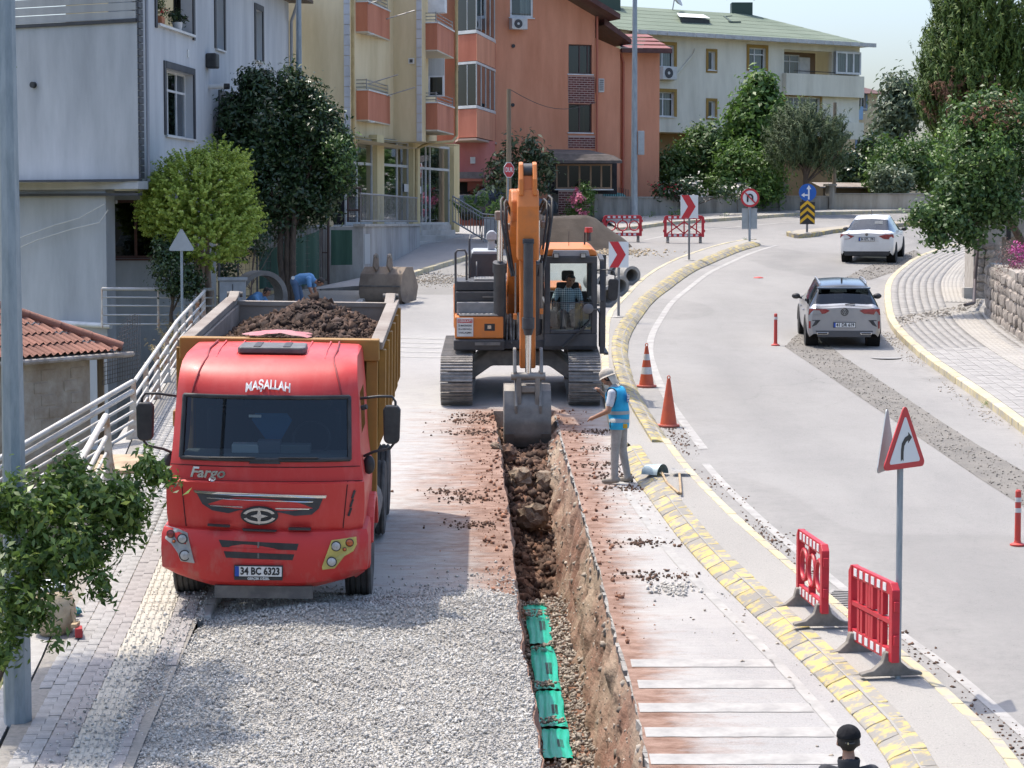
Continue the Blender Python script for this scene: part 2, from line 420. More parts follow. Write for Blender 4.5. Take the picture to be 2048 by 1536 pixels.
M_WALLSOIL = mat('trench_wall_soil', (.33,.25,.18),(.22,.12,.08), scale=1.6, rough=1, bump=1.0, bscale=22, detail=12, lo=.40, hi=.60, stretch=(1,.3,.8))
M_STONE = mat('crushed_stone', (.47,.45,.41),(.36,.34,.31), scale=2.0, rough=.95, island=.2)
M_STONE2 = mat('dusty_stone', (.36,.32,.27),(.25,.21,.165), scale=2.0, rough=.95, island=.3)
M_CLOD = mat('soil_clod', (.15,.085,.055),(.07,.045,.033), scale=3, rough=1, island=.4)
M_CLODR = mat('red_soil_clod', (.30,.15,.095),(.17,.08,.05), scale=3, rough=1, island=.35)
M_CONC = mat('concrete', (.40,.385,.355),(.30,.285,.26), scale=3, rough=.9, bump=.3, rnd=.12)
M_WHITE = mat('road_paint', (.37,.355,.33),(.26,.25,.235), scale=3.5, rough=.85, lo=.36, hi=.66, detail=8)
def kerbmat(name, yel, con, lo, hi):
 m = mat(name, yel, con, scale=5.0, rough=.85, bump=.35, bscale=30, rnd=.1, lo=lo, hi=hi, detail=9)
 n, l = m.node_tree.nodes, m.node_tree.links
 oi = n.new('ShaderNodeObjectInfo'); ad = n.new('ShaderNodeVectorMath'); sc = n.new('ShaderNodeVectorMath'); sc.operation = 'SCALE'; sc.inputs['Scale'].default_value = 40
 cb = n.new('ShaderNodeCombineXYZ'); l.new(oi.outputs['Random'], cb.inputs[0]); l.new(oi.outputs['Random'], cb.inputs[1])
 l.new(cb.outputs[0], sc.inputs[0])
 for t in [x for x in n if x.type == 'TEX_NOISE']:
  src = t.inputs['Vector'].links[0].from_socket
  a = n.new('ShaderNodeVectorMath'); l.new(src, a.inputs[0]); l.new(sc.outputs[0], a.inputs[1]); l.new(a.outputs[0], t.inputs['Vector'])
 return m
M_KERBY = kerbmat('worn_yellow_kerb', (.43,.34,.13),(.235,.22,.195),.43,.53)
M_KERBP = kerbmat('faded_kerb', (.48,.41,.25),(.35,.325,.28),.45,.6)

LOW = [(-80,12)] + [tuple(p) for p in RAILLINE] + [(-7.4,57),(-80,57)]
gs = sheet('ground', [(-400,-60),(400,-60),(400,140),(400,600),(-400,600),(-400,140)], -0.05, M_SOILG, holes=[TRENCH, [Vector(p).to_2d() for p in LOW]])
sheet('lower_ground', [(-80,8),(-3.2,8),(-6.7,57.5),(-80,57.5)], -2.9, mat('dry_grass_ground', (.17,.15,.08),(.09,.10,.04), scale=1.5, rough=1, bump=.8))
rw = MB()
q = [Vector((-4.15,14))] + RAILLINE[1:]
for a, b in zip(q[:-1], q[1:]):
 t = (b - a).normalized(); nrm = Vector((-t.y, t.x)); e0, e1 = a + nrm * .03, b + nrm * .03; f0, f1 = a + nrm * .28, b + nrm * .28
 vs = [(p.x, p.y, gz(p.x, p.y) + h) for h in (-3.1,.1) for p in (e0, e1, f1, f0)]
 rw.add(vs, [(0,1,2,3),(4,7,6,5),(0,4,5,1),(1,5,6,2),(2,6,7,3),(3,7,4,0)])
tag(rw.build('retaining_wall', M_CONC, world=True), 'concrete retaining wall under the white pipe railing of the pavement', 'wall')

def soil_attr(P):
 d = np.minimum(dist_line(P, TL), dist_line(P, TR)); far = np.clip((43 - P[:, 1]) / 3,0,1)
 right = P[:, 0] > np.interp(P[:, 1], [p.y for p in TR], [p.x for p in TR]) - .1
 wdt = np.where(right, .75,.95) * np.interp(P[:, 1], [16,22,26,34,42], [.75,.6,.45,.85,1.2])
 s = .62 * np.exp(-(d / wdt) ** 1.3) * (.35 + .65 * far)
 s += np.where(right & (P[:, 1] < 22.5),.12 * np.exp(-d / 1.6),0)
 s += .22 * np.exp(-(((P[:, 0] + 1.2) / .9) ** 2 + ((P[:, 1] - 31.5) / 5) ** 2)) * ~right
 return s
def dust_attr(P):
 y = P[:, 1]; right = P[:, 0] > .6
 a = np.interp(y, [15,20,24,30,36,42,50,60,70], [.55,.6,.85,1,1,.9,.55,.35,.1])
 d = np.minimum(dist_line(P, TL), dist_line(P, TR))
 return a * np.where(right, np.clip(1.25 - d / 1.9,.12,1), np.clip(1.3 - d / 6,.5,1))
wk = [p for p in LEFTKERB if p.y < 64]; ml = [p for p in MEDL if p.y < 64]
WORKPOLY = wk + ml[::-1]
sheet('work_road', WORKPOLY, 0.0, M_WORK, holes=[TRENCH], step=.3, attr={'soil': soil_attr, 'dust': dust_attr})
far_l = [p for p in LEFTKERB if p.y > wk[-1].y]
mlf = [p for p in MEDL if p.y > ml[-1].y]
ROADPOLY = [wk[-1]] + far_l + [Vector((0.6,95))] + [p - Vector((0,1.2)) for p in WALLB] + [Vector((26,95))] + RKERB[::-1] + [Vector((9.2,14)), Vector((3.6,14))] + [p + Vector((.6,0)) if p.y < 34 else p + Vector((.3,0)) for p in ml]
def wear_attr(P):
 d = dist_line(P, MEDR); t = .5 + .5 * np.cos((d - 1.15) * 2 * np.pi / 1.75); edge = np.exp(-(dist_line(P, RKERB) / .9) ** 2) + .8 * np.exp(-(d / .8) ** 2)
 return np.clip(.30 * t * (d < 5.5) + .8 * edge + .15,0,1)
sheet('main_road', ROADPOLY, 0.0, M_ROAD, step=.7, attr={'dust': wear_attr})

def fdepth(y): return float(np.interp(y, [17,31.75,32.0,33.2,35,36.3,37.5,39,40.5,42], [1.28,1.3,1.72,1.75,1.4,1.0,.62,.5,.42,.35]))
tw = MB()
def tline(pl, y): return float(np.interp(y, [p.y for p in pl], [p.x for p in pl]))
ys = np.arange(17, TL[-1].y + .01,.14); nz = 14
def wallpt(side):
 def fn(a, b):
  y = 17 + a * (TL[-1].y - 17); d = fdepth(y) + .15
  x = tline(TLr if side < 0 else TRr, y)
  ins = (.08 if side < 0 else .30) * b + noise.fractal((y * 2.6, b * 3.4, side * 5.0),1,2,6) * .075 * min(1, b * 5) + noise.noise((y * 9, b * 11,2)) * .018 * min(1, b * 8)
  ins += max(0, noise.noise((y * 5, b * 6, side))) * .05 * min(1, b * 6)
  return (x - side * ins, y, gz(x, y) - b * d - .002)
 return fn
tw.grid(wallpt(-1),170, nz); tw.grid(wallpt(1),320,24)
yb = TL[-1].y; xa, xb_ = tline(TL, yb), tline(TR, yb)
tw.grid(lambda a, b: (xa + (xb_ - xa) * a, yb - .05 * b + noise.noise((a * 6, b * 3,3)) * .05 * b, gz(0, yb) - b * .6),12,6)
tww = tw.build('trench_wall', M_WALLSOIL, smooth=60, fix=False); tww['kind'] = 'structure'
M_CRUST = mat('broken_asphalt', (.30,.285,.26),(.19,.175,.155), scale=5, rough=.95, bump=.6, bscale=25, rnd=.18)
y = 17.4
while y < 41:
 L = random.uniform(.14,.42); x0, x1 = tline(TRr, y), tline(TRr, y + L); dp = random.uniform(.06,.15); pr0, pr1 = random.uniform(.0,.05), random.uniform(.0,.05); kx_ = [(x0 - pr0, y),(x1 - pr1, y + L - .015),(x1 + .05, y + L - .015),(x0 + .05, y)]
 vs = [(a + (random.uniform(0,.03) if h < -.01 else 0), b_, gz(0, b_) + h) for h in (-.004,-dp) for a, b_ in kx_]
 MB().add(vs, [(0,1,2,3),(7,6,5,4),(0,4,5,1),(1,5,6,2),(2,6,7,3),(3,7,4,0)]).build('asphalt_chunk', M_CRUST, tww); y += L
tf = MB()
def floorpt(a, b):
 y = 17 + b * (TL[-1].y - 17); x0, x1 = tline(TL, y) - .05, tline(TR, y) + .05; x = x0 + (x1 - x0) * a
 rough = .05 if y < 31.9 else .16
 return (x, y, gz(x, y) - fdepth(y) + noise.fractal((x * 2.6, y * 2.6,4),1,2,4) * rough + (.10 * (a - .5) if y < 31.9 else 0))
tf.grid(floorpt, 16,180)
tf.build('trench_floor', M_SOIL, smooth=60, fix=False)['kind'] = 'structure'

def scatter(n, fx, sizes, round_=True, jit=.3):
 P, S = [], []
 for _ in range(n):
  p = fx()
  if p is not None: P.append(p[:3]); S.append(p[3] if len(p) > 3 else random.uniform(*sizes))
 return stones(P, np.array(S), round_, jit)
def f_floor():
 y = random.uniform(32.2,41.2); a = random.uniform(.04,.96); p = floorpt(a, (y - 17) / (TL[-1].y - 17))
 return (p[0], p[1], p[2] + .02, random.choice([.010,.014,.02,.027,.036,.05,.075]))
V, F = scatter(4800, f_floor, None, False, .35)
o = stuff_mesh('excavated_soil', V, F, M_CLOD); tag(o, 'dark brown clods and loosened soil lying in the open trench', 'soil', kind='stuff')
def f_side():
 y = 24 + 17.6 * random.random() ** .8; side = random.choice((-1,-1,1))
 x0 = tline(TL if side < 0 else TR, y); d = abs(random.gauss(0,.42 if side < 0 else .36)) * np.interp(y, [24,30,41], [.5,.8,1.25])
 if y < 26 and side < 0: return None
 s = random.choice([.005,.006,.008,.010,.014,.019,.03] if d < .35 else [.004,.005,.006,.008,.012])
 return (x0 + side * (d + .01), y, gz(x0, y) + s * .5, s)
V, F = scatter(1000, f_side, None, False, .35)
o = stuff_mesh('spilled_soil', V, F, M_CLODR); tag(o, 'reddish soil crumbs spilled along both edges of the trench', 'soil', kind='stuff')
def f_dark():
 cx, cy = random.choice([(-.75,40.2),(-.62,38.9),(-.9,33.3),(-.7,32.7),(-.55,30.8),(1.55,35.6),(1.6,34.7),(1.75,33.6),(1.65,37.2),(1.72,29.6),(1.7,27.6),(1.55,39),(-.5,40.9)])
 s = random.choice([.006,.009,.013,.018,.026]); x, y = random.gauss(cx, .25), random.gauss(cy, .16)
 if tline(TL, y) < x < tline(TR, y): return None
 return (x, y, gz(x, y) + s * .5, s)
V, F = scatter(1500, f_dark, None)
o = stuff_mesh('dark_soil_lumps', V, F, M_CLOD); tag(o, 'patches of dark earth lumps dropped beside the trench', 'soil', kind='stuff')
def boulder(name, u, v, dep, size, m, label, seed):
 b = MB(); b.ball((0,0,0),1,16,11, fn=lambda q: Vector([round(c * 2.2) / 2.2 * .55 + c * .45 for c in q]) * (1 + .35 * noise.fractal(q * 1.3 + Vector((seed, 0,0)),1,2,4) + .2 * noise.noise(q * 4 + Vector((0, seed, 0)))))
 c = G(u, v, -dep); o = b.build(name, m, smooth=28); o.scale = size; o.location = c; o.rotation_euler = (seed, .3, seed * 2)
 return tag(o, label, 'rock', 'boulders in the trench')
M_ROCK = mat('grey_rock', (.27,.215,.16),(.15,.095,.062), scale=2.2, rough=.95, bump=.8, bscale=9, detail=8)
boulder('boulder', 1042,958,.52,(.20,.19,.20), M_ROCK, 'pale angular boulder in the trench just below the digging bucket', 1.3)
boulder('boulder', 1092,962,.56,(.19,.2,.19), M_ROCK, 'grey brown boulder resting against the right trench wall', 2.1)
boulder('boulder', 1066,1035,.86,(.27,.22,.13), M_ROCK, 'flat slab of rock lower down in the trench', 4.4)
boulder('boulder', 1018,905,.22,(.15,.15,.11), M_CLOD, 'dark lump of clay beside the bucket teeth', 5.2)
boulder('boulder', 993,893,-.03,(.10,.09,.06), M_ROCK, 'small stone on the left lip of the trench', 6.0)
def gfloor(x, y):
 x0, x1 = tline(TL, y) - .05, tline(TR, y) + .05
 return floorpt((x - x0) / (x1 - x0),(y - 17) / (TL[-1].y - 17))[2]
M_GREEN = mat('green_plastic', (.0,.30,.20),(.0,.40,.27), scale=3, rough=.38, stretch=(6,.6,1))
M_BLACK = mat('black_print', (.02,.03,.03), rough=.5)
gr = empty('warning_sheet', gp(.45,26,-1.3), label='folded green plastic warning sheet laid over the pipe bedding', cat='sheet')
cl = [(1117,1522),(1108,1462),(1099,1405),(1091,1345),(1082,1285),(1074,1230),(1066,1210)]
cp = [G(u, v, -1.27) for u, v in cl]
segs = [(0.0,.16,0),(.175,.38,1),(.39,.63,2),(.645,.865,3),(.88,.96,4)]
def cpath(t):
 t *= len(cp) - 1; i = min(int(t), len(cp) - 2); return cp[i].lerp(cp[i + 1], t - i)
for a, b, k in segs:
 mb = MB(); lift = .018
 def fn(u, v):
  p = cpath(a + (b - a) * v); wd = .155 * (1 + .06 * math.sin(v * 9 + k)); x = (u - .5) * 2
  fold = .005 * math.sin(u * 22 + math.sin(v * 4 + k) * 1.5) + lift * (1 - x * x * .7) * (.9 + .1 * math.sin(math.pi * v)) + .045
  return (p.x + x * wd, p.y, p.z + fold - .02)
 mb.grid(fn, 18,18); pc = mb.build('sheet_panel', M_GREEN, gr, smooth=50, world=True)
 if k < 4:
  pr = MB()
  for r_ in range(9):
   for c_ in (0,1):
    v0 = .34 + r_ * .03; u0 = .52 + c_ * .13
    pr.quad(*[Vector(fn(u, v)) + Vector((0,-.002,.006)) for u, v in ((u0, v0),(u0 + .115, v0),(u0 + .115, v0 + .017),(u0, v0 + .017))])
  pr.build('print', M_BLACK, pc, world=True)['kind'] = 'stuff'

GRAV = G2([(418,1222),(520,1196),(640,1190),(760,1196),(880,1188),(960,1186),(1030,1196)]) + [p + Vector((-.02,0)) for p in reversed([q for q in TLr if q.y < 27.4])] + [Vector((-3.6,17)), Vector((-3.55,18.6))] + G2([(215,1536),(265,1430),(318,1345),(372,1296),(405,1266)])
edgeG = GRAV + [GRAV[0]]
NOTCH = G(1030,1290).to_2d()
def gravz(x, y, d=None):
 d = float(dist_line([(x, y)], edgeG)[0]) if d is None else d
 k = min(1, d / .45)
 h = .035 + k * (.07 + .05 * noise.noise((x * .8, y * .8,2)) + .02 * noise.noise((x * 3, y * 3,1)))
 h += .13 * math.exp(-(((x + 2.25) / .8) ** 2 + ((y - 25.0) / .45) ** 2)) + .05 * math.exp(-(((x + 1.1) / .8) ** 2 + ((y - 25.3) / .5) ** 2))
 return h + (.12 * min(1, max(0,(-3.35 - x) / .3)) if x < -3.35 else 0)
gb = sheet('gravel_bed', GRAV, 0, mat('gravel_fines', (.40,.38,.345),(.31,.295,.265), scale=14, rough=1, bump=.8, bscale=60), step=.2, zf=lambda x, y: gz(x, y) + gravz(x, y) - .02)
A = np.array(GRAV); P = []
Q = np.stack([rng.uniform(A[:, 0].min(), A[:, 0].max(),90000), rng.uniform(A[:, 1].min(), A[:, 1].max(),90000)], 1)
Q = Q[inpoly(Q, GRAV)][:52000]
Q2 = np.array([q for q in np.stack([rng.uniform(-4.2,.3,26000), rng.uniform(17,28.5,26000)], 1)])
dq = dist_line(Q2, edgeG); ok = (~inpoly(Q2, GRAV)) & (rng.uniform(0,1, len(Q2)) < np.exp(-dq / .34)) & (Q2[:, 0] < np.array([tline(TL, y) - .05 for y in Q2[:, 1]]))
Zs = [gz(x, y) + gravz(x, y, d) for (x, y), d in zip(Q, dist_line(Q, edgeG))]; Z2 = [gz(x, y) + (.145 if x < -3.42 else .015) for x, y in Q2[ok]]
P = np.concatenate([np.column_stack([Q, Zs]), np.column_stack([Q2[ok], Z2])])
S = rng.choice([.006,.008,.0105,.014,.021], len(P), p=[.22,.3,.27,.16,.05]); P[:, 2] += S * .02
V, F = stones(P, S)
tag(stuff_mesh('gravel', V, F, M_STONE), 'pale crushed stone spread over the refilled road in front of the red truck', 'gravel', kind='stuff')
def f_bed():
 y = random.uniform(18.3,31.9); a = random.random(); x0, x1 = tline(TL, y) + .02, tline(TR, y) - .2; x = x0 + (x1 - x0) * a
 t = (y - cp[0].y) / (cp[-1].y - cp[0].y); c = cpath(min(max(t, 0),1))
 if y > cp[0].y and abs(x - c.x) < .15:
  s_ = [k for k in (.17,.385,.635,.872,.98) if abs(t - k) < .014]
  if not s_: return None
  return (x, y, gfloor(x, y) + .13, random.choice([.012,.018,.025]))
 s = random.choice([.012,.016,.022,.03])
 return (x, y, gfloor(x, y) + s * .4 + (.06 if random.random() < .2 else 0), s)
V, F = scatter(7000, f_bed, None, False)
tag(stuff_mesh('trench_gravel', V, F, M_STONE2), 'crushed stone bedding on the trench floor beside the green sheet', 'gravel', kind='stuff')
def f_wst():
 y = random.uniform(18.5,40); b = random.uniform(.05,.95); p = wallpt(1)((y - 17) / (TL[-1].y - 17), b)
 return (p[0] + .01, p[1], p[2], random.choice([.005,.007,.01,.014,.022,.05 if random.random() < .25 else .012]))
V, F = scatter(3400, f_wst, None)
tag(stuff_mesh('wall_stones', V, F, M_STONE2), 'small stones bedded in the cut soil of the trench side', 'stones', kind='stuff')

# ---- kerbs and medians
def stone_row(name, pl, step, prof, m, label, cat='kerb', jit=.012, d0=0.0, h0=0.0, flip=1):
 pts = resample(pl, step); pr = empty(name, gp(pts[0].x, pts[0].y), label=label, cat=cat); L0 = pr.location
 me = None; variants = []
 for k in range(4):
  mb = MB(); mb.prism([(flip * x + random.uniform(-.006,.006), z + random.uniform(-.005,.005)) for x, z in prof], 'y', .006, step - .012)
  variants.append(mb.mesh('kerb_stone', m))
 for v in variants:
  bm = bmesh.new(); bm.from_mesh(v); bmesh.ops.bevel(bm, geom=list(bm.edges), offset=.006, segments=1, affect='EDGES'); bm.to_mesh(v); bm.free()
 for i, (a, b) in enumerate(zip(pts[:-1], pts[1:])):
  t = b - a; rz = math.atan2(-t.x, t.y); dz = gz(b.x, b.y) - gz(a.x, a.y); nr = Vector((t.y, -t.x)).normalized() * d0
  p = gp(a.x + nr.x, a.y + nr.y, h0 + random.uniform(-jit, jit) * .2)
  link('kerb_stone', random.choice(variants), pr, p - L0,(math.atan2(dz, t.length), random.uniform(-.003,.003), rz + random.uniform(-.004,.004)))
 return pr
near_l = [p for p in MEDL if p.y < 37.1]; far_ll = [p for p in MEDL if p.y >= 36.5]
stone_row('median_kerb', near_l, .5, [(0,-.1),(0,.015),(.05,.05),(.22,.125),(.36,.135),(.36,-.1)], M_KERBY, 'row of sloped kerb stones with worn yellow paint beside the trench road', jit=.006)
stone_row('median_kerb', far_ll, .6, [(0,-.1),(0,.10),(.03,.13),(.16,.13),(.16,-.1)], M_KERBP, 'low faded kerb stones behind the excavator and concrete pipes')
near_r = [p for p in MEDR if p.y < 37.9]; far_r = [p for p in MEDR if p.y >= 37.0]
stone_row('median_kerb', near_r, .6, [(0,-.1),(0,.07),(-.04,.12),(-.17,.13),(-.17,-.1)], M_KERBP, 'narrow pale yellow kerb stones along the open traffic lane')
stone_row('median_kerb', far_r, .6, [(0,-.1),(0,.03),(-.08,.10),(-.26,.17),(-.36,.17),(-.36,-.1)], M_KERBY, 'curved sloped yellow kerb stones on the bend of the open lane', jit=.02)
MEDIN = [p + Vector((.2,0)) for p in near_l] + [q for q, p in zip(offset(far_ll, .1), far_ll) if p.y > 37.2] + offset(MEDR, -.12)[::-1]
sheet('median', MEDIN, .12, groundmat('median_fill', (.225,.215,.20),(.285,.27,.245)), step=.8)
stone_row('pavement_kerb', RKERB, .6, [(0,-.1),(0,.13),(.03,.155),(.17,.155),(.17,-.1)], M_KERBP, 'yellowed kerb stones edging the pavement on the right of the open lane')
lk = [p for p in LEFTKERB if p.y > 24.9]; lkA = [p for p in lk if p.y < 64]; lkB = [p for p in lk if p.y >= 64]
stone_row('pavement_kerb', lkA, .6, [(0,-.1),(0,.115),(-.02,.128),(-.15,.128),(-.15,-.1)], M_CONC, 'plain concrete kerb under the red dump truck')
stone_row('pavement_kerb', lkB, .6, [(0,-.1),(0,.13),(-.02,.15),(-.16,.15),(-.16,-.1)], M_KERBP, 'faded yellow kerb below the shopfront steps')
FARK = G2([(1240,462),(1283,458),(1328,451),(1408,445),(1512,438),(1604,431),(1807,426),(1900,424)])
stone_row('pavement_kerb', FARK, 1.0, [(0,-.1),(0,.14),(-.15,.14),(-.15,-.1)], M_KERBP, 'distant yellow kerb in front of the stained garden wall', flip=1)
sheet('far_pavement', offset(FARK, -.1) + [p + Vector((0,.3)) for p in WALLB[:5]][::-1], .12, M_CONC)
ISL = G2([(1583,470),(1600,475),(1650,466),(1720,458),(1800,452),(1862,449),(1862,444),(1760,450),(1650,461),(1592,466)])
sheet('traffic_island', ISL, .12, groundmat('island_fill', (.25,.23,.20),(.30,.27,.22)))
stone_row('island_kerb', G2([(1862,450),(1800,453),(1720,459),(1650,467),(1604,476),(1585,472),(1586,467)]),.8, [(0,-.1),(0,.05),(.1,.15),(.25,.15),(.25,-.1)], M_KERBY, 'sloped yellow kerb of the far traffic island behind the white car', flip=-1)

# ---- pavements
M_PAVER = mat('grey_paver', (.31,.30,.285),(.255,.247,.233), scale=6, rough=.9, bump=.3, bscale=50, rnd=.05)
M_PAVER2 = mat('red_grey_paver', (.29,.27,.255),(.24,.222,.21), scale=6, rough=.9, bump=.3, bscale=50, rnd=.05)
M_TACT = mat('tactile_tile', (.42,.39,.325),(.35,.325,.275), scale=3, rough=.85, bump=.2, bscale=60, rnd=.07)
M_JOINT = mat('joint_sand', (.26,.24,.21),(.2,.185,.16), scale=20, rough=1)
LW = [p for p in LEFTKERB if p.y < 64]
lside = [Vector((-4.1,14))] + RAILLINE[1:] + [Vector((-7.2,58)), Vector((-6.6,64))]
pv = sheet('left_pavement', lside + offset(LW, -.12)[::-1], .119, M_JOINT)
def paver_mesh(wd, ln, m, tact=False):
 mb = MB(); mb.b2(-wd / 2, wd / 2,-ln / 2, ln / 2,-.03,.03)
 if tact:
  for i in range(5):
   for j in range(2):
    x = -wd / 2 + wd * (i + .5) / 5; y = -ln / 2 + ln * (j + .5) / 2; a, b_ = wd * .055, ln * .21
    mb.add([(x - a, y - b_, .03),(x + a, y - b_, .03),(x + a, y + b_, .03),(x - a, y + b_, .03),(x - a * .5, y - b_ + .01,.041),(x + a * .5, y - b_ + .01,.041),(x + a * .5, y + b_ - .01,.041),(x - a * .5, y + b_ - .01,.041)],
                       [(4,5,6,7),(0,1,5,4),(1,2,6,5),(2,3,7,6),(3,0,4,7)])
 return mb.mesh('tactile_tile' if tact else 'paver', m)
pm_ = paver_mesh(.118,.24, M_PAVER); pm2_ = paver_mesh(.118,.24, M_PAVER2); pt_ = paver_mesh(.395,.395, M_TACT, True)
def kx(y): return tline([p for p in LEFTKERB if p.y < 66], y)
tilt = math.atan(SLOPE); ang = math.atan2(.096,1)
single, rest = [], []
for r_ in range(170):
 y = 18.2 + r_ * .246
 if y > 55: break
 xr = kx(y) - .2; xl = float(np.interp(y, [p.y for p in lside], [p.x for p in lside])) + .16
 xt = float(np.interp(y, [17,25,55], [-3.62,-4.02,-6.0]))      # centre of the tactile strip
 for sgn in (-1,1):
  for c_ in range(40):
   x = xt + sgn * (.2 + .066 + c_ * .123)
   if not (xl < x < xr): break
   yy = y + (.123 if c_ % 2 else 0)
   (single if len(single) < 300 and yy > 19.0 else rest).append((x, yy, pm2_ if c_ in (0,1,6) else pm_))
for x, y, me in single:
 link('paver', me, pv, (x, y, gz(x, y) + .10 + random.uniform(-.003,.003)),(tilt, random.uniform(-.006,.006), ang + random.uniform(-.012,.012)))
bv = np.array([v.co[:] for v in pm_.vertices]); bf = np.array([p.vertices[:] for p in pm_.polygons])
RM = np.array(Euler((tilt, 0, ang)).to_matrix()); V = []; F = []
for k, (x, y, me) in enumerate(rest):
 V.append(bv @ RM.T + np.array((x, y, gz(x, y) + .10 + random.uniform(-.003,.003)))); F.append(bf + 8 * k)
o = stuff_mesh('paver_field', np.concatenate(V), np.concatenate(F), mat('grey_paver_field', (.31,.30,.285),(.255,.247,.233), scale=6, rough=.9, bump=.3, bscale=50, island=.05), pv); o['kind'] = 'stuff'
for r_ in range(90):
 y = 18.6 + r_ * .4
 if y > 54: break
 x = float(np.interp(y, [17,25,55], [-3.62,-4.02,-6.0]))
 link('tactile_tile', pt_, pv, (x, y, gz(x, y) + .103 + random.uniform(-.002,.002)),(tilt, 0, ang + random.uniform(-.008,.008)))
RPOLY = offset(RKERB, .14) + [Vector((30,90)), Vector((30,20))]
rp = sheet('right_pavement', RPOLY, .15, mat('pale_joint', (.28,.265,.243),(.25,.236,.215), scale=20, rough=1))
rpm = paver_mesh(.19,.19, M_PAVER); cand = []
rk = resample(RKERB, .2); tactr = []
M_PAVR = mat('pale_paver', (.315,.30,.28),(.265,.252,.235), scale=6, rough=.9, rnd=.08, bump=.2, bscale=50)
rpm.materials[0] = M_PAVR
STW = [G(1972,640).to_2d(), G(2075,715).to_2d()]
for i, (a, b) in enumerate(zip(rk[:-1], rk[1:])):
 t = (b - a).normalized(); nr = Vector((t.y, -t.x)); rz = math.atan2(-t.x, t.y)
 if a.y > 80 or a.y < 30: continue
 for c_ in range(22):
  p = a + nr * (.28 + c_ * .2)
  gap = dist_line([p], G2([(1785,655),(1900,632),(1960,612)]))[0] < .42
  u = 1024 + FOC * p.x / p.y
  if gap or u > 2075: continue
  if 7 <= c_ <= 9:
   if c_ == 8: tactr.append((p, rz, i))
   continue
  cand.append((p, rz))
cand.sort(key=lambda q: q[0].y); V, F = [], []
bv = np.array([v.co[:] for v in rpm.vertices])
for k, (p, rz) in enumerate(cand):
 loc = (p.x, p.y, gz(p.x, p.y) + .13 + random.uniform(-.003,.003)); rot = (Matrix.Rotation(tilt, 3, 'X') @ Matrix.Rotation(rz + random.uniform(-.01,.01),3, 'Z')).to_euler()
 if k < 300: link('paver', rpm, rp, loc, rot)
 else: V.append(bv @ np.array(Euler(rot).to_matrix()).T + np.array(loc)); F.append(bf + 8 * (k - 300))
o = stuff_mesh('paver_field', np.concatenate(V), np.concatenate(F), mat('pale_paver_field', (.315,.30,.28),(.265,.252,.235), scale=6, rough=.9, bump=.2, bscale=50, island=.08), rp); o['kind'] = 'stuff'
rt = paver_mesh(.58,.385, mat('pale_tactile_tile', (.34,.318,.283),(.30,.28,.25), scale=3, rough=.85, rnd=.05), True)
for p, rz, i in tactr:
 if i % 2 == 0: link('tactile_tile', rt, rp, (p.x, p.y, gz(p.x, p.y) + .135),(Matrix.Rotation(tilt, 3, 'X') @ Matrix.Rotation(rz, 3, 'Z')).to_euler())
def strip_patch(name, poly, h, col, n, label, sizes=(.008,.012,.016,.024), m=None):
 o = sheet(name, poly, h, mat(name + '_base', col[0], col[1], scale=1.4, rough=1, bump=.9, bscale=40, detail=8), step=.5); tag(o, label, 'patch'); del o['kind']; o['kind'] = 'structure'
 A = np.array([tuple(p) for p in poly]); Q = np.stack([rng.uniform(A[:, 0].min(), A[:, 0].max(), n * 4), rng.uniform(A[:, 1].min(), A[:, 1].max(), n * 4)], 1)
 Q = Q[inpoly(Q, poly)][:n]; S = rng.choice(sizes, len(Q)); P = np.column_stack([Q, [gz(x, y) + h for x, y in Q]]); P[:, 2] += S * .4
 V, F = stones(P, S); tag(stuff_mesh('loose_gravel', V, F, mat('dull_stone', (.27,.245,.21),(.19,.17,.145), scale=2.0, rough=.95, island=.3)), label + ', its loose stones', 'gravel', kind='stuff')
strip_patch('trench_reinstatement', G2([(1570,694),(1612,722),(1680,768),(1760,822),(1850,884),(1960,958),(2060,1022),(2060,950),(1960,893),(1880,842),(1800,788),(1740,748),(1690,716),(1650,684),(1610,664),(1590,672)]),.006,((.19,.176,.155),(.15,.14,.125)),1500, 'brown gravel strip where the open lane was dug up', (.005,.008,.011,.016))
strip_patch('trench_reinstatement', G2([(1690,556),(1740,560),(1800,540),(1850,512),(1830,500),(1770,520),(1720,540)]),.006,((.17,.155,.135),(.13,.12,.105)),500, 'dark patch of dug up lane behind the white car')
strip_patch('rubble_strip', G2([(1790,648),(1900,628),(1962,608),(1962,622),(1905,642),(1800,668)]),.135,((.28,.26,.235),(.21,.195,.175)),900, 'grey rubble strip crossing the right pavement', (.015,.025,.035))
def gutter(pl, d, n, label, m=M_STONE2, spread=.12, h=.003, sz=(.006,.01,.014,.02)):
 pts = resample(pl, .1); P = []
 for _ in range(n):
  k = random.randrange(len(pts) - 1); t = (pts[k + 1] - pts[k]).normalized(); p = pts[k] + Vector((t.y, -t.x)) * (d + random.gauss(0, spread))
  if noise.noise((p.x * .7, p.y * .35,8)) < random.uniform(-.3,.3): continue
  P.append((p.x, p.y, gz(p.x, p.y) + h))
 V, F = stones(P, rng.choice(sz, len(P))); tag(stuff_mesh('gutter_debris', V, F, m), label, 'debris', kind='stuff')
gutter([p for p in MEDR if p.y < 40], .22,1500, 'dark grit in the gutter of the open lane', M_CLOD)
gutter([p for p in RKERB if p.y < 60], -.2,1800, 'brown grit in the gutter below the right pavement', M_STONE2)
gutter([p for p in MEDL if p.y < 40], -.25,500, 'scattered pebbles along the yellow sloped kerb', M_STONE2,.3)
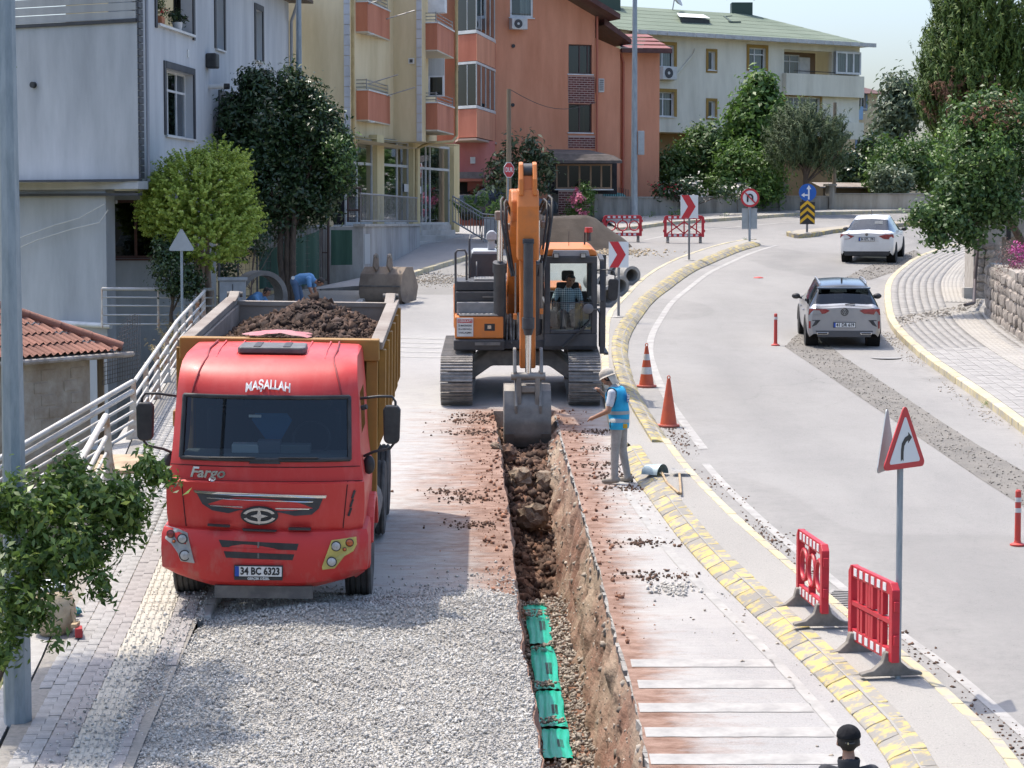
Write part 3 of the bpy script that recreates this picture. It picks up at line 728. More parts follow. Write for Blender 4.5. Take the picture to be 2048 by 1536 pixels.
def pile(name, u, v, r, n, h, label, m, sz):
 c = G(u, v); P = []
 for _ in range(n):
  x, y = random.gauss(c.x, r), random.gauss(c.y, r * 1.3); P.append((x, y, gz(x, y) + h))
 V, F = stones(P, rng.choice(sz, n)); tag(stuff_mesh(name, V, F, m), label, 'stones', kind='stuff')
pile('pebbles', 1345,1180,.13,150,.012, 'small heap of pebbles on the white dusty road', M_STONE, (.01,.015,.02,.03))
pile('pebbles', 1550,640,.0,1,.02, 'single pebble on the open lane', M_STONE, (.02,))

# ---- road markings
mr = [p for p in MEDR]
ribbon('edge_line', [p for p in mr if p.y < 36], .27,.40,.006, M_WHITE)
ribbon('edge_line', [p for p in mr if p.y >= 36.5], .42,.58,.006, M_WHITE)
ribbon('edge_line', [p for p in MEDL if p.y < 35], -.32,-.20,.006, M_WHITE)
cw = MB()
for k, (v, u0, u1) in enumerate([(1327,1262,1548),(1369,1276,1588),(1416,1278,1624),(1465,1290,1664),(1519,1300,1704),(1578,1312,1752)]):
 a, b = G(u0, v), G(u1, v); y = a.y; hw = .155
 poly = [Vector((a.x, y - hw)), Vector((b.x + .05, y - hw)), Vector((b.x - .02, y + hw)), Vector((a.x, y + hw))]
 nn = 14; x0, x1 = a.x, b.x
 vs = []
 for i in range(nn + 1):
  x = x0 + (x1 - x0) * i / nn
  for s_ in (-1,1): yy = y + s_ * (hw + .012 * noise.noise((x * 5, k, s_))); vs.append((x, yy, gz(x, yy) + .006))
 MB().add(vs, [(2 * i, 2 * i + 2,2 * i + 3,2 * i + 1) for i in range(nn)]).build('crossing_stripe', M_WHITE, world=True)['kind'] = 'structure'
for v0 in (675,684,693,702,712):
 a, b = G(787, v0), G(885, v0 + 4); hw = .16
 MB().quad((a.x, a.y - hw, gz(0, a.y - hw) + .005),(b.x + .6, b.y - hw, gz(0, b.y - hw) + .005),(b.x + .6, b.y + hw, gz(0, b.y + hw) + .005),(a.x, a.y + hw, gz(0, a.y + hw) + .005)).build('crossing_stripe', M_WHITE, world=True)['kind'] = 'structure'
for pts in ([(1283,456),(1360,470)], ):
 pass
ribbon('lane_line', [G(1290,480).to_2d(), G(1380,462).to_2d(), G(1560,446).to_2d(), G(1720,438).to_2d()], -.08,.08,.006, M_WHITE)
ribbon('lane_line', [G(1560,468).to_2d(), G(1640,472).to_2d(), G(1760,462).to_2d(), G(1870,455).to_2d()], -.1,.02,.006, M_WHITE)
mh = MB(); c = G(1772,716); mh.cyl((c.x, c.y, c.z + .002),(c.x, c.y, c.z + .008),.34, n=28)
tag(mh.build('manhole_cover', mat('dusty_iron', (.24,.235,.225),(.29,.28,.265), scale=9, rough=.7), world=True), 'dusty round manhole cover in the lane behind the silver car', 'manhole')
dg_ = empty('drain_grate', G(1693,1200,.004),(tilt, 0, R(-22)), 'slotted iron drain grate beside the red barriers', 'drain')
MB().b2(-.27,.27,-.42,.42,.0,.006).build('pit', mat('dark_pit', (.015,.015,.015), rough=1), dg_)
fr = MB()
for x in (-.26,.26): fr.b2(x - .025, x + .025,-.43,.43,0,.022)
for y in (-.42,.42): fr.b2(-.285,.285, y - .025, y + .025,0,.021)
fr.build('frame', mat('drain_iron', (.30,.285,.26),(.22,.2,.18), scale=9, rough=.7), dg_)
for i in range(9): MB().bar((-.24,-.36 + i * .09,.012),(.24,-.30 + i * .09,.012),.035,.02).build('slat', MATS['drain_iron'], dg_)
# BUILDINGS
class Fac:
 def __init__(s, p0, d):
  s.o = Vector((p0[0], p0[1], 0)); s.t = Vector((d[0], d[1], 0)).normalized(); s.n = Vector((s.t.y, -s.t.x, 0))
  if s.n.dot(-s.o) < 0: s.n = -s.n
 def uz(s, u, v):
  d = ray(u, v); c = Vector((0,0, CAMH)); k = (s.o - c).dot(s.n) / d.dot(s.n); p = c + d * k
  return (p - s.o).dot(s.t), p.z
 def rect(s, x0, y0, x1, y1):
  ym, xm = (y0 + y1) / 2,(x0 + x1) / 2
  return s.uz(x0, ym)[0], s.uz(x1, ym)[0], s.uz(xm, y1)[1], s.uz(xm, y0)[1]
 def P(s, u, z, d=0.0):
  p = s.o + s.t * u + s.n * d; return Vector((p.x, p.y, z))
 def box(s, mb, u0, u1, z0, z1, d0, d1, m=0):
  vs = [s.P(u, z, d) for u in (u0, u1) for z in (z0, z1) for d in (d0, d1)]
  return mb.add(vs, [(0,1,3,2),(4,6,7,5),(0,4,5,1),(2,3,7,6),(0,2,6,4),(1,5,7,3)], m)
 def wall(s, mb, u0, u1, z0, z1, holes=(), d=0.0, dep=.25, m=0):
  us = sorted({u0, u1, *[x for h in holes for x in h[:2]]}); zs = sorted({z0, z1, *[x for h in holes for x in h[2:]]})
  us = [x for x in us if u0 <= x <= u1]; zs = [x for x in zs if z0 <= x <= z1]
  for a, b in zip(us[:-1], us[1:]):
   for c, e in zip(zs[:-1], zs[1:]):
    um, zm = (a + b) / 2,(c + e) / 2
    if any(h[0] < um < h[1] and h[2] < zm < h[3] for h in holes): continue
    mb.quad(s.P(a, c, d), s.P(b, c, d), s.P(b, e, d), s.P(a, e, d), m)
  for h in holes:
   q = [(h[0], h[2]),(h[1], h[2]),(h[1], h[3]),(h[0], h[3])]
   for (a, b),(c, e) in zip(q, q[1:] + q[:1]): mb.quad(s.P(a, b, d), s.P(c, e, d), s.P(c, e, d - dep), s.P(a, b, d - dep), m)
  return mb
M_PVC = mat('white_frame', (.66,.66,.65),(.55,.55,.54), scale=3, rough=.45)
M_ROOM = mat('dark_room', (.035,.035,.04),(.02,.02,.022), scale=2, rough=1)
M_CURT = mat('net_curtain', (.42,.42,.41),(.26,.26,.26), scale=1, rough=.9, stretch=(9,9,.05), coords='Object', lo=.35, hi=.65)
M_GLASS = glassmat('window_glass', refl=.05)
M_TGLASS = glassmat('tinted_glass', tint=(.16,.175,.19), refl=.03)
def window(par, F, r, setback=.14, fw=.055, vs=(.5,), hs=(), curtain=False, sill=True, frame=M_PVC, glass=M_GLASS, room=True, name='window', d=0.0):
 u0, u1, z0, z1 = r; wn = None
 mb = MB(); e = d - setback
 F.box(mb, u0, u0 + fw, z0, z1, e - .05, e); F.box(mb, u1 - fw, u1, z0, z1, e - .05, e)
 F.box(mb, u0 + fw, u1 - fw, z0, z0 + fw, e - .05, e); F.box(mb, u0 + fw, u1 - fw, z1 - fw, z1, e - .05, e)
 for x in vs: x = u0 + (u1 - u0) * x; F.box(mb, x - fw * .5, x + fw * .5, z0 + fw, z1 - fw, e - .045, e - .004)
 for x in hs: x = z0 + (z1 - z0) * x; F.box(mb, u0 + fw, u1 - fw, x - fw * .5, x + fw * .5, e - .042, e - .002)
 wn = mb.build(name, frame, par, world=True)
 xs = [u0] + [u0 + (u1 - u0) * x for x in vs] + [u1]
 for a, b in zip(xs[:-1], xs[1:]):
  MB().quad(F.P(a, z0, e - .028), F.P(b, z0, e - .028), F.P(b, z1, e - .028), F.P(a, z1, e - .028)).build('pane', glass, wn, world=True)
 if curtain:
  g = MB(); c0, c1 = (u0, u1) if curtain is True else (u0 + (u1 - u0) * curtain[0], u0 + (u1 - u0) * curtain[1])
  g.grid(lambda a, b: F.P(c0 + (c1 - c0) * a, z0 + (z1 - z0) * b, e - .16 + .03 * math.sin(a * (c1 - c0) * 55)),40,1); g.build('curtain', M_CURT, wn, world=True, smooth=80)
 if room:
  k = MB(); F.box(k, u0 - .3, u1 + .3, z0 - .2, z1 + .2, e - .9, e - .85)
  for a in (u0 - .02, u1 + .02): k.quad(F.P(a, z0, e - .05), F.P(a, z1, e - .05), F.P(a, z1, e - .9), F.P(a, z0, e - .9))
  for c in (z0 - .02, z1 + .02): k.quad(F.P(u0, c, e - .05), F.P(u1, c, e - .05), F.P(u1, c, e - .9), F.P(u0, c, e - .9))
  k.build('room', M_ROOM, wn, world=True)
 if sill:
  k = MB(); F.box(k, u0 - .06, u1 + .06, z0 - .05, z0 - .003, e + .002, d + .07); k.build('sill', M_PVC if sill is True else sill, wn, world=True)
 return wn
def trim(par, F, r, wd, m, d=.035, bottom=False, name='window_trim'):
 u0, u1, z0, z1 = r; mb = MB()
 F.box(mb, u0 - wd, u0, z0, z1 + wd, .003, d); F.box(mb, u1, u1 + wd, z0, z1 + wd, .003, d); F.box(mb, u0, u1, z1, z1 + wd, .003, d + .004)
 if bottom: F.box(mb, u0 - wd, u1 + wd, z0 - wd, z0 - .004,.003, d)
 return mb.build(name, m, par, world=True)
def plaster(name, a, b, sc=.35): return mat(name, tuple(x * .90 for x in a), tuple(x * 1.03 for x in b), scale=sc * 2, rough=.92, bump=.15, bscale=60, detail=11, stretch=(1.6,1.6,.3), lo=.34, hi=.62)
def pipe_(par, pts, r, m, name='drain_pipe'): return MB().tube(pts, r, 8).build(name, m, par, smooth=60, world=True)
def acunit(par, F, r, m_=None):
 u0, u1, z0, z1 = r; mb = MB(); F.box(mb, u0, u1, z0, z1,.06,.42); a = mb.build('air_conditioner', mat('ac_white', (.58,.58,.56),(.48,.48,.46), scale=4, rough=.5), par, bevel=.02, world=True)
 c = F.P(u0 + (u1 - u0) * .4,(z0 + z1) / 2,.425); k = MB(); rr = (z1 - z0) * .40
 k.cyl(c, c + F.n * .012, rr, n=20); k.build('fan_grille', mat('fan_dark', (.05,.05,.055), rough=.6), a, world=True)
 k = MB(); k.cyl(c + F.n * .012, c + F.n * .02, rr * .3, n=10); k.build('fan_hub', MATS['ac_white'], a, world=True)
 return a

# ---------------- grey house on the left
C0 = (-8.92,54.0)
FL = Fac(C0,(-.885,.465)); FR = Fac(C0,(.1,.995))
M_GREY = plaster('grey_plaster', (0.373,0.392,0.408),(0.445,0.462,0.475)); M_DARK = mat('anthracite_trim', (.035,.037,.043),(.05,.052,.06), scale=3, rough=.6)
hb = empty('grey_house', gp(C0[0], C0[1], -2.9), label='pale grey plastered house with anthracite trims behind the green tree', cat='house')
def Z(F, u, v): return F.uz(u, v)[1]
zt = Z(FL, 281,-60); zband = Z(FL, 281,362)
uL = FL.uz(-120,200)[0]
b = MB(); FL.wall(b, -.0, uL, zband, Z(FL, 281,44)); b.build('wall', M_GREY, hb, world=True)
z1_ = Z(FL, 281,37); zz = z1_
for k in range(9):
 q = MB(); FL.box(q, 0.02, uL, zz + .012, zz + .19,-.02,.03); q.build('siding_board', plaster('grey_siding', (0.366,0.374,0.377),(0.420,0.427,0.420)), hb, world=True); zz += .20
q = MB(); FL.box(q, 0.0, uL, Z(FL, 281,44), Z(FL, 281,37),-.02,.06); q.build('belt_trim', M_DARK, hb, world=True)
q = MB(); FL.box(q, -.05, uL, Z(FL, 281,378), zband, -.3,.10); q.build('floor_band', plaster('grey_band', (0.383,0.397,0.408),(0.445,0.452,0.466)), hb, world=True)
q = MB(); FL.box(q, -.06, uL, zband, zband + .05,-.05,.14); q.build('drip_edge', M_DARK, hb, world=True)
q = MB(); FL.box(q, -.06, uL, Z(FL, 281,391), Z(FL, 281,386),-.05,.12); q.build('drip_edge', M_DARK, hb, world=True)
zf_ = gz(0,54) - 3.2
ue = FL.uz(210,500)[0]
b = MB(); FL.wall(b, ue, uL, zf_, Z(FL, 281,376), d=-.05); e0, e1 = FL.P(ue, 0,-.05), FL.P(ue, 0,-.4)
b.quad((e0.x, e0.y, zf_),(e1.x, e1.y, zf_),(e1.x, e1.y, Z(FL, 210,378)),(e0.x, e0.y, Z(FL, 210,378))); b.build('lower_wall', M_GREY, hb, world=True)
urt = FR.uz(578,100)[0]
r0 = FR.rect(312,-60,384,58); r4 = FR.rect(440,195,456,290)
r1 = FR.rect(331,143,386,274); r2 = FR.rect(431,-30,447,99); r3 = FR.rect(511,21,524,122)
b = MB(); FR.wall(b, 0, urt, zband - .02, zt + 1, [r0, r1, r2, r3, r4], dep=.3); b.build('side_wall', plaster('grey_plaster_side', (0.440,0.462,0.482),(0.512,0.527,0.537)), hb, world=True)
q = MB(); q.quad(FR.P(0, zband - .02), FR.P(urt, zband - .02), FR.P(urt, zband - .02,-4), FR.P(0, zband - .02,-4)); q.build('soffit', M_GREY, hb, world=True)
for r in (r1, r2, r3, r4):
 window(hb, FR, r, setback=.2, vs=(.36,.68) if r is r1 else (), hs=(.70,) if r is r1 else (), curtain=(0,.55) if r is r1 else (0,.9)); trim(hb, FR, r, .17, M_DARK)
for x0, x1 in ((r0[0] - .16, r0[0]),(r0[1], r0[1] + .2)): q = MB(); FR.box(q, x0, x1, r0[2] - .12, r0[3], .003,.04); q.build('window_trim', M_DARK, hb, world=True)
q = MB(); FR.box(q, r0[0], r0[1], r0[2] - .06, r0[2], -.3,.10); q.build('balcony_sill', M_PVC, hb, world=True)
q = MB(); q.quad(FR.P(r0[0], r0[2], -1.2), FR.P(r0[1], r0[2], -1.2), FR.P(r0[1], r0[3], -1.2), FR.P(r0[0], r0[3], -1.2)); q.quad(FR.P(r0[0], r0[2]-.02,-.3), FR.P(r0[1], r0[2]-.02,-.3), FR.P(r0[1], r0[2]-.02,-1.2), FR.P(r0[0], r0[2]-.02,-1.2)); q.build('balcony_recess', MATS['grey_plaster_side'], hb, world=True)
q = MB(); FR.box(q, r0[0] + (r0[1] - r0[0]) * .58, r0[1] - .02, r0[2], r0[3], -1.15,-1.1); q.build('balcony_door', M_DARK, hb, world=True)
zz = zband + .05
while zz < zt:
 q = MB(); FR.box(q, -.02,.34, zz + .012, zz + .15,.004,.05); q.build('corner_tile', mat('dark_brick_tile', (.05,.055,.068),(.035,.037,.045), scale=5, rough=.5), hb, world=True); zz += .162
M_GREYPIPE = mat('grey_pipe', (.30,.32,.35), rough=.5)
pipe_(hb, [FR.P(.52, zband, .1), FR.P(.52, zt, .1)], .045, M_GREYPIPE)
pe = FR.P(urt - .1, Z(FR, 575,200),.1)
pipe_(hb, [pe, FR.P(urt - .1, Z(FR, 575,42),.1), D(592,16, pe.y - .6), D(594,8, pe.y - .6)], .05, M_GREYPIPE)
q = MB(); a, c = FR.P(-1,0,.7), FR.P(urt + .5,0,.7); zr = Z(FR, 575,4)
q.add([(a.x, a.y, zr + .45),(c.x, c.y, zr),(c.x, c.y, zr + .1),(a.x, a.y, zr + .55),(a.x - 4, a.y, zr + .6),(c.x - 4, c.y + .4, zr + .15),(c.x - 4, c.y + .4, zr + 1.6),(a.x - 4, a.y, zr + 2)], [(0,1,2,3),(0,4,5,1),(3,2,6,7),(1,5,6,2)]); q.build('roof_eave', mat('brown_eave', (.11,.09,.075), rough=.8), hb, world=True)
for (u, v) in ((414,122),(522,153)):
 F = FR; x, z = F.uz(u, v); q = MB(); F.box(q, x - .2, x + .2, z - .2, z + .2,.003,.30); o = q.build('flue_guard', mat('black_metal', (.02,.021,.023),(.035,.035,.035), scale=6, rough=.5), hb, bevel=.04, world=True)
x, z = FR.uz(418,173); MB().cyl(FR.P(x, z, .003), FR.P(x, z, .42),.075, n=12).build('flue_pipe', M_PVC, hb, world=True, smooth=50); MB().cyl(FR.P(x, z, .42), FR.P(x, z, .56),.08, n=12).build('flue_cap', MATS['black_metal'], hb, world=True, smooth=50)
x, z = FL.uz(69,170); MB().cyl(FL.P(x, z, .003), FL.P(x, z, .10),.075, n=14).build('vent_pipe', MATS['black_metal'], hb, world=True)
x, z = FR.uz(375,107); q = MB(); FR.box(q, x - .07, x + .07, z - .1, z + .1,.003,.03); q.build('vent_cover', M_PVC, hb, world=True)
FG = Fac(D(200,500,56.3).to_2d(),(1,.30))
rg = FG.rect(214,400,330,517)
b = MB(); FG.wall(b, -.3, FG.uz(432,500)[0], zf_, Z(FL, 281,378), [rg], dep=.2); b.build('ground_floor_wall', M_GREY, hb, world=True)
window(hb, FG, rg, setback=.08, fw=.07, vs=(.5,), frame=mat('brown_frame', (.10,.035,.022),(.075,.028,.02), scale=4, rough=.5), glass=M_TGLASS, sill=MATS['brown_frame'])
x, z = FG.uz(222,404); MB().cyl(FG.P(x - .2, z + .02,.15), FG.P(x + .1, z, .35),.05, n=10).build('wall_camera', M_PVC, hb, world=True, smooth=50)
x0, z0 = FL.uz(215,410); c0 = FL.P(x0, z0,.06)
for (pts) in ([(215,408),(165,436),(110,452),(40,478),(0,490)], [(222,420),(205,445),(150,458),(80,480),(0,515)]):
 MB().tube([FL.P(*FL.uz(u, v),.12) for u, v in pts], .014,6).build('cable', mat('white_cable', (.6,.6,.58), rough=.6), hb, world=True)
MB().tube([FL.P(*FL.uz(115,645),.12), FL.P(*FL.uz(228,652),.12)], .07,8).build('waste_pipe', M_PVC, hb, world=True, smooth=60)
POT1 = FR.P(FR.uz(328,40)[0], r0[2], -.12); POT2 = FR.P(FR.uz(364,52)[0], r0[2], -.12)

# ---------------- tiled shed
th = Vector((.5,.87)).normalized(); ti = Vector((-.87,.5)).normalized()
ec = D(244,703,44.0); pitch = .50
sh = empty('tiled_shed', (ec.x - 1, ec.y - 1, gz(0,44) - 3), label='low whitewashed shed with a red clay tile roof beside the light pole', cat='shed')
def roofp(a, b, h=0.0):   # a: along the eave away from the corner (towards the camera), b: up the slope
 p = Vector((ec.x, ec.y)) - th * a + ti * b; return Vector((p.x, p.y, ec.z + b * pitch + h))
M_TILE = mat('clay_tile', (.25,.11,.075),(.17,.08,.058), scale=2.5, rough=.85, rnd=.22, bump=.3, bscale=20)
M_MORT = mat('roof_mortar', (.24,.22,.20),(.15,.13,.11), scale=4, rough=1, bump=.6)
q = MB(); q.add([roofp(0,0,-.06), roofp(6,0,-.06), roofp(6,4,-.06), roofp(4,4,-.06)], [(0,1,2,3)])
pb = Vector((ec.x, ec.y)) + ti * 8; q.add([roofp(0,0,-.06), roofp(4,4,-.06),(pb.x - th.x * 4, pb.y - th.y * 4, ec.z + 4 * pitch),(pb.x, pb.y, ec.z)], [(0,1,2,3)]); q.build('roof_deck', M_MORT, sh, world=True)
tm = MB(); tw_, tl_ = .20,.40
tm.grid(lambda u, v: ((u - .5) * tw_, (v - .08) * tl_, .028 * math.sin(u * 2 * math.pi) + .012 + (.03 if v < .5 else 0)),8,1)
tme = tm.mesh('roof_tile', M_TILE, smooth=70)
sn = Vector((ti.x, ti.y, pitch)).normalized(); xa_ = Vector((th.x, th.y, 0)); M3 = Matrix((xa_, sn, xa_.cross(sn))).transposed()
for j in range(8):
 for i in range(28):
  a = .12 + i * .195; bb = .0 + j * .36
  if a < bb + .08: continue
  p = roofp(a, bb, .03); u_ = 1024 + FOC * p.x / p.y
  if u_ < -30: continue
  o = link('roof_tile', tme, sh, p - sh.location); o.rotation_euler = M3.to_euler()
for k in range(9):
 a = k * .42; p = roofp(a, a, .09); p2 = roofp(a + .46, a + .46,.11); q = MB(); q.cyl(p, p2,.10,.075, n=10); q.build('ridge_tile', M_TILE, sh, world=True, smooth=60)
MB().tube([roofp(-.25,-.06,-.03), roofp(6,-.06,-.03)], .055,8).build('gutter', mat('shed_gutter', (.34,.31,.28),(.2,.17,.14), scale=5, rough=.8), sh, world=True)
wc = roofp(.55,.35); M_WW = mat('old_whitewash', (.46,.42,.36),(.30,.25,.19), scale=1.3, rough=1, bump=.7, bscale=12, detail=9, lo=.38, hi=.62)
FW = Fac((wc.x, wc.y),(-th.x, -th.y)); rd = FW.rect(48,782,90,960); ztop = ec.z + .08; zbot = gz(0,42) - 2.9
q = MB(); FW.wall(q, 0,6, zbot, ztop, [rd], dep=.1); q.add([FW.P(0, zbot), FW.P(0, ztop), FW.P(0, ztop, -3), FW.P(0, zbot, -3)], [(0,1,2,3)]); q.build('wall', M_WW, sh, world=True)
for j in range(7):     # blocks that show through the fallen whitewash
 for i in range(6):
  if random.random() < .28: continue
  u0 = .18 + i * .42 + (.2 if j % 2 else 0); z0 = ztop - .55 - j * .24
  if u0 + .38 > rd[0] and z0 < rd[3] + .1: continue
  k = MB(); FW.box(k, u0, u0 + .385, z0, z0 + .205,-.05,.006 + random.uniform(0,.012)); k.build('wall_block', M_WW, sh, world=True, bevel=.008, seg=1)
q = MB(); FW.box(q, rd[0], rd[1], rd[2], rd[3], -.08,-.04); q.build('door', mat('old_plywood', (.42,.32,.21),(.27,.19,.12), scale=2, rough=.9), sh, world=True)

# ---------------- yellow apartment block
M_YEL = plaster('yellow_plaster', (.58,.47,.28),(.65,.54,.345)); M_TERR = plaster('terracotta_plaster', (0.450,0.156,0.088),(0.525,0.206,0.125))
YO = Vector((-5.21,73.0)); FY = Fac((-5.21,73.0),(.262,.965)); FYr = Fac((FY.P(0,0,-1.05)).to_2d(),(.262,.965))
FA = Fac((-5.21,73.0),(-.965,.262))
yb_ = empty('yellow_apartment_block', gp(-5.2,74), label='yellow apartment block with terracotta balconies above empty shopfronts', cat='building')
zy0, zyt = Z(FA, 705,276), Z(FA, 705,-80); z_sh = gz(0,76) - 1.0
q = MB(); FA.wall(q, 0,10, zy0, zyt); q.build('end_wall', M_YEL, yb_, world=True)
q = MB(); FA.wall(q, 0.6,10, z_sh - 2, zy0); q.build('lower_end_wall', M_YEL, yb_, world=True)
M_STRIP = mat('white_corner_cladding', (.52,.53,.55),(.44,.45,.47), scale=2, rough=.5)
def clad(F, u0, u1, z0, z1, step):
 z = z0
 while z < z1:
  k = MB(); F.box(k, u0, u1, z + .008, min(z + step, z1) - .008,.003,.04); k.build('cladding_tile', M_STRIP, yb_, world=True); z += step
clad(FA, 0.0,.20, zy0, zyt, .33)
u2 = 7.68; FB = Fac(FY.P(u2,0).to_2d(),(-.965,.262)); zb0 = Z(FB, 838,283)
q = MB(); FB.wall(q, 0,1.08, zb0, zyt); q.quad(FB.P(0, zb0), FB.P(1.08, zb0), FYr.P(u2 + 5, zb0), FY.P(u2 + 5, zb0)); q.build('bay_end_wall', M_YEL, yb_, world=True)
q = MB(); FYr.wall(q, 0, u2 + 5.2, zy0 - .12, zyt); q.build('recess_wall', M_YEL, yb_, world=True)
q = MB(); q.quad(FY.P(0, zy0), FYr.P(0, zy0,-2), FYr.P(u2, zy0 - .1,-2), FY.P(u2, zy0 - .1)); q.build('overhang_soffit', M_YEL, yb_, world=True)
clad(FB, 0,.19, zb0, zyt, .33)
q = MB(); FY.wall(q, u2, u2 + .45, zb0, zyt); q.build('bay_side_wall', M_YEL, yb_, world=True)
M_MET = mat('grey_rail_metal', (.30,.30,.30),(.22,.21,.20), scale=5, rough=.45, metal=.4)
def balcony(plan, zb, zt_, name='balcony'):
 bal = MB(); pts = [FYr.P(u, 0, n_) for u, n_ in plan]
 bal.prism([(p.x, p.y) for p in pts], 'z', zb, zt_); o = bal.build(name, M_TERR, yb_, world=True)
 k = MB(); k.prism([(p.x, p.y) for p in [FYr.P(u + (.04 if i > 1 else -.04),0, n_ + .04) for i, (u, n_) in enumerate(plan)]], 'z', zt_, zt_ + .05); k.build('coping', M_PVC, o, world=True)
 k = MB(); k.prism([(p.x, p.y) for p in pts], 'z', zb - .05, zb - .002); k.build('slab_soffit', mat('pale_soffit', (.50,.45,.36), rough=.9), o, world=True)
 k = MB()
 for h in (.12,.24,.36):
  k.tube([FYr.P(u, zt_ + h, n_ - .05) for u, n_ in plan[:-1]] , .018,6)
 for u, n_ in plan[:-1]: k.cyl(FYr.P(u, zt_ + .04, n_ - .05), FYr.P(u, zt_ + .4, n_ - .05),.02, n=6)
 k.build('railing', M_MET, o, world=True)
 c = FYr.P(plan[1][0] + .5, zb - .08,.35); MB().cyl(c, c + Vector((0,0,.04)),.13, n=14).build('ceiling_lamp', M_PVC, o, world=True)
 return o
pl1 = [(3.6,0),(3.6,.42),(7.0,.04),(7.25,0)]
F738 = Fac(FYr.P(3.6,0,.42).to_2d(),(-.965,.262))
for (vt, vb) in ((181,239),(4,62),(-160,-104)): balcony(pl1, Z(F738,738, vb), Z(F738,738, vt))
pl2 = [(u2 + .5,0),(u2 + .5,1.47),(u2 + 4.3,.94),(u2 + 4.3,0)]
F878 = Fac(FYr.P(u2 + .5,0,1.47).to_2d(),(-.965,.262))
for (vt, vb) in ((206,259),(46,99),(-114,-62)): balcony(pl2, Z(F878,878, vb), Z(F878,878, vt))
for k, (u, v) in enumerate(((758,160),(758,0))):   # clothes-line arms
 z = Z(F738,745, v + 22); a = FYr.P(6.6, z, .08); MB().cyl(a, a + Vector((1.0,.2,.32)),.022, n=6).build('clothes_line_arm', M_MET, yb_, world=True)
 a = FYr.P(3.7, z + .25,.4); MB().cyl(a, a + Vector((1.0,.2,.32)),.022, n=6).build('clothes_line_arm', M_MET, yb_, world=True)
M_YPIPE = mat('yellow_pipe', (.47,.36,.17),(.36,.25,.11), scale=2, rough=.6)
a = FA.P(-.12,0,.1); pipe_(yb_, [(a.x, a.y, zyt),(a.x, a.y, zy0 + .05),(a.x + .05, a.y + .3, zy0 - .25)], .06, M_YPIPE)
pp = [D(913,-60,83.2), D(913,272,83.2), D(905,283,82.5), D(860,286,82), D(845,292,82), D(833,298,81.8), D(832,440,81.8)]; pipe_(yb_, pp, .06, M_YPIPE)
x, z = FB.uz(823,122); q = MB(); FB.box(q, x - .1, x + .1, z - .1, z + .1,.003,.05); q.build('wall_vent', M_PVC, yb_, world=True)
q = MB(); FB.box(q, x - .06, x + .06, z - .06, z + .06,.05,.054); q.build('vent_grille', MATS['fan_dark'] if 'fan_dark' in MATS else mat('fan_dark', (.05,.05,.055), rough=.6), yb_, world=True)
FK = Fac(FYr.P(u2 + .42,0,.0).to_2d(),(-.965,.262))
def fk(x0, y0, x1, y1): r = F878.rect(x0, y0, x1, y1); return (min(r[0], r[1]), max(r[0], r[1]), r[2], r[3])
r = fk(850,115,882,192)
q = MB(); F878.box(q, r[0], r[1], r[2], r[3], -.45,-.4); q.build('shutter_panel', mat('white_shutter', (.50,.50,.47),(.40,.40,.38), scale=3, rough=.6, stretch=(30,30,.1)), yb_, world=True)
window(yb_, F878, fk(851,150,882,192), setback=.34, vs=(), room=False, sill=False, glass=M_TGLASS)
q = MB(); rr = fk(852,-40,886,25); F878.box(q, rr[0], rr[1], rr[2], rr[3], -.5,-.2); q.build('water_heater', M_PVC, yb_, world=True, bevel=.02)
FS = Fac(FYr.P(0,0,.18).to_2d(),(.262,.965))
M_COL = plaster('column_yellow', (0.575,0.463,0.237),(0.625,0.525,0.300)); M_ALU = mat('aluminium_frame', (.50,.51,.50),(.42,.43,.42), scale=4, rough=.4)
M_SHOP = glassmat('shop_glass', tint=(.34,.40,.40), refl=.28, rough=.03)
zs0 = Z(FS, 890,449)
for (x0, x1, y0, vs_) in ((694,748,274,(.42,)),(762,820,280,(.60,)),(834,902,290,(.30,.42))):
 ra = FS.uz(x0,350)[0], FS.uz(x1,350)[0], zs0, Z(FS, (x0 + x1) / 2, y0)
 window(yb_, FS, ra, setback=.05, fw=.09, vs=vs_, hs=(.70,), sill=False, frame=M_ALU, glass=M_SHOP, name='shop_window')
for (x0, x1) in ((748,762),(820,834),(902,913)):
 ua, ub_ = FS.uz(x0,350)[0], FS.uz(x1,350)[0]; q = MB(); FS.box(q, ua, ub_, zs0 - .3, zy0 + .3,-.6,.12); q.build('column', M_COL, yb_, world=True)
q = MB(); FS.box(q, -1,14, zs0 - .8, zs0,-3,.05); q.build('shop_floor', M_CONC, yb_, world=True)
q = MB(); FS.box(q, -1,13.2, zs0, zy0 + 1,-3.2,-3); q.build('shop_back_wall', mat('shop_back', (.22,.21,.19),(.15,.15,.14), scale=1, rough=.9), yb_, world=True)
q = MB(); FS.box(q, 3.0,12.8, Z(FS, 860,290), zy0 + .15,-.5,.10); q.build('lintel', M_COL, yb_, world=True)
x, z = FS.uz(860,366)
for (u, v, w_, h_) in ((816,376,.3,.28),(840,380,.28,.26)):
 x, z = FS.uz(u, v); q = MB(); FS.box(q, x - w_, x + w_, z - h_ * .5, z + h_ * .5,-.045,-.04); q.build('paper_notice', M_PVC, yb_, world=True)

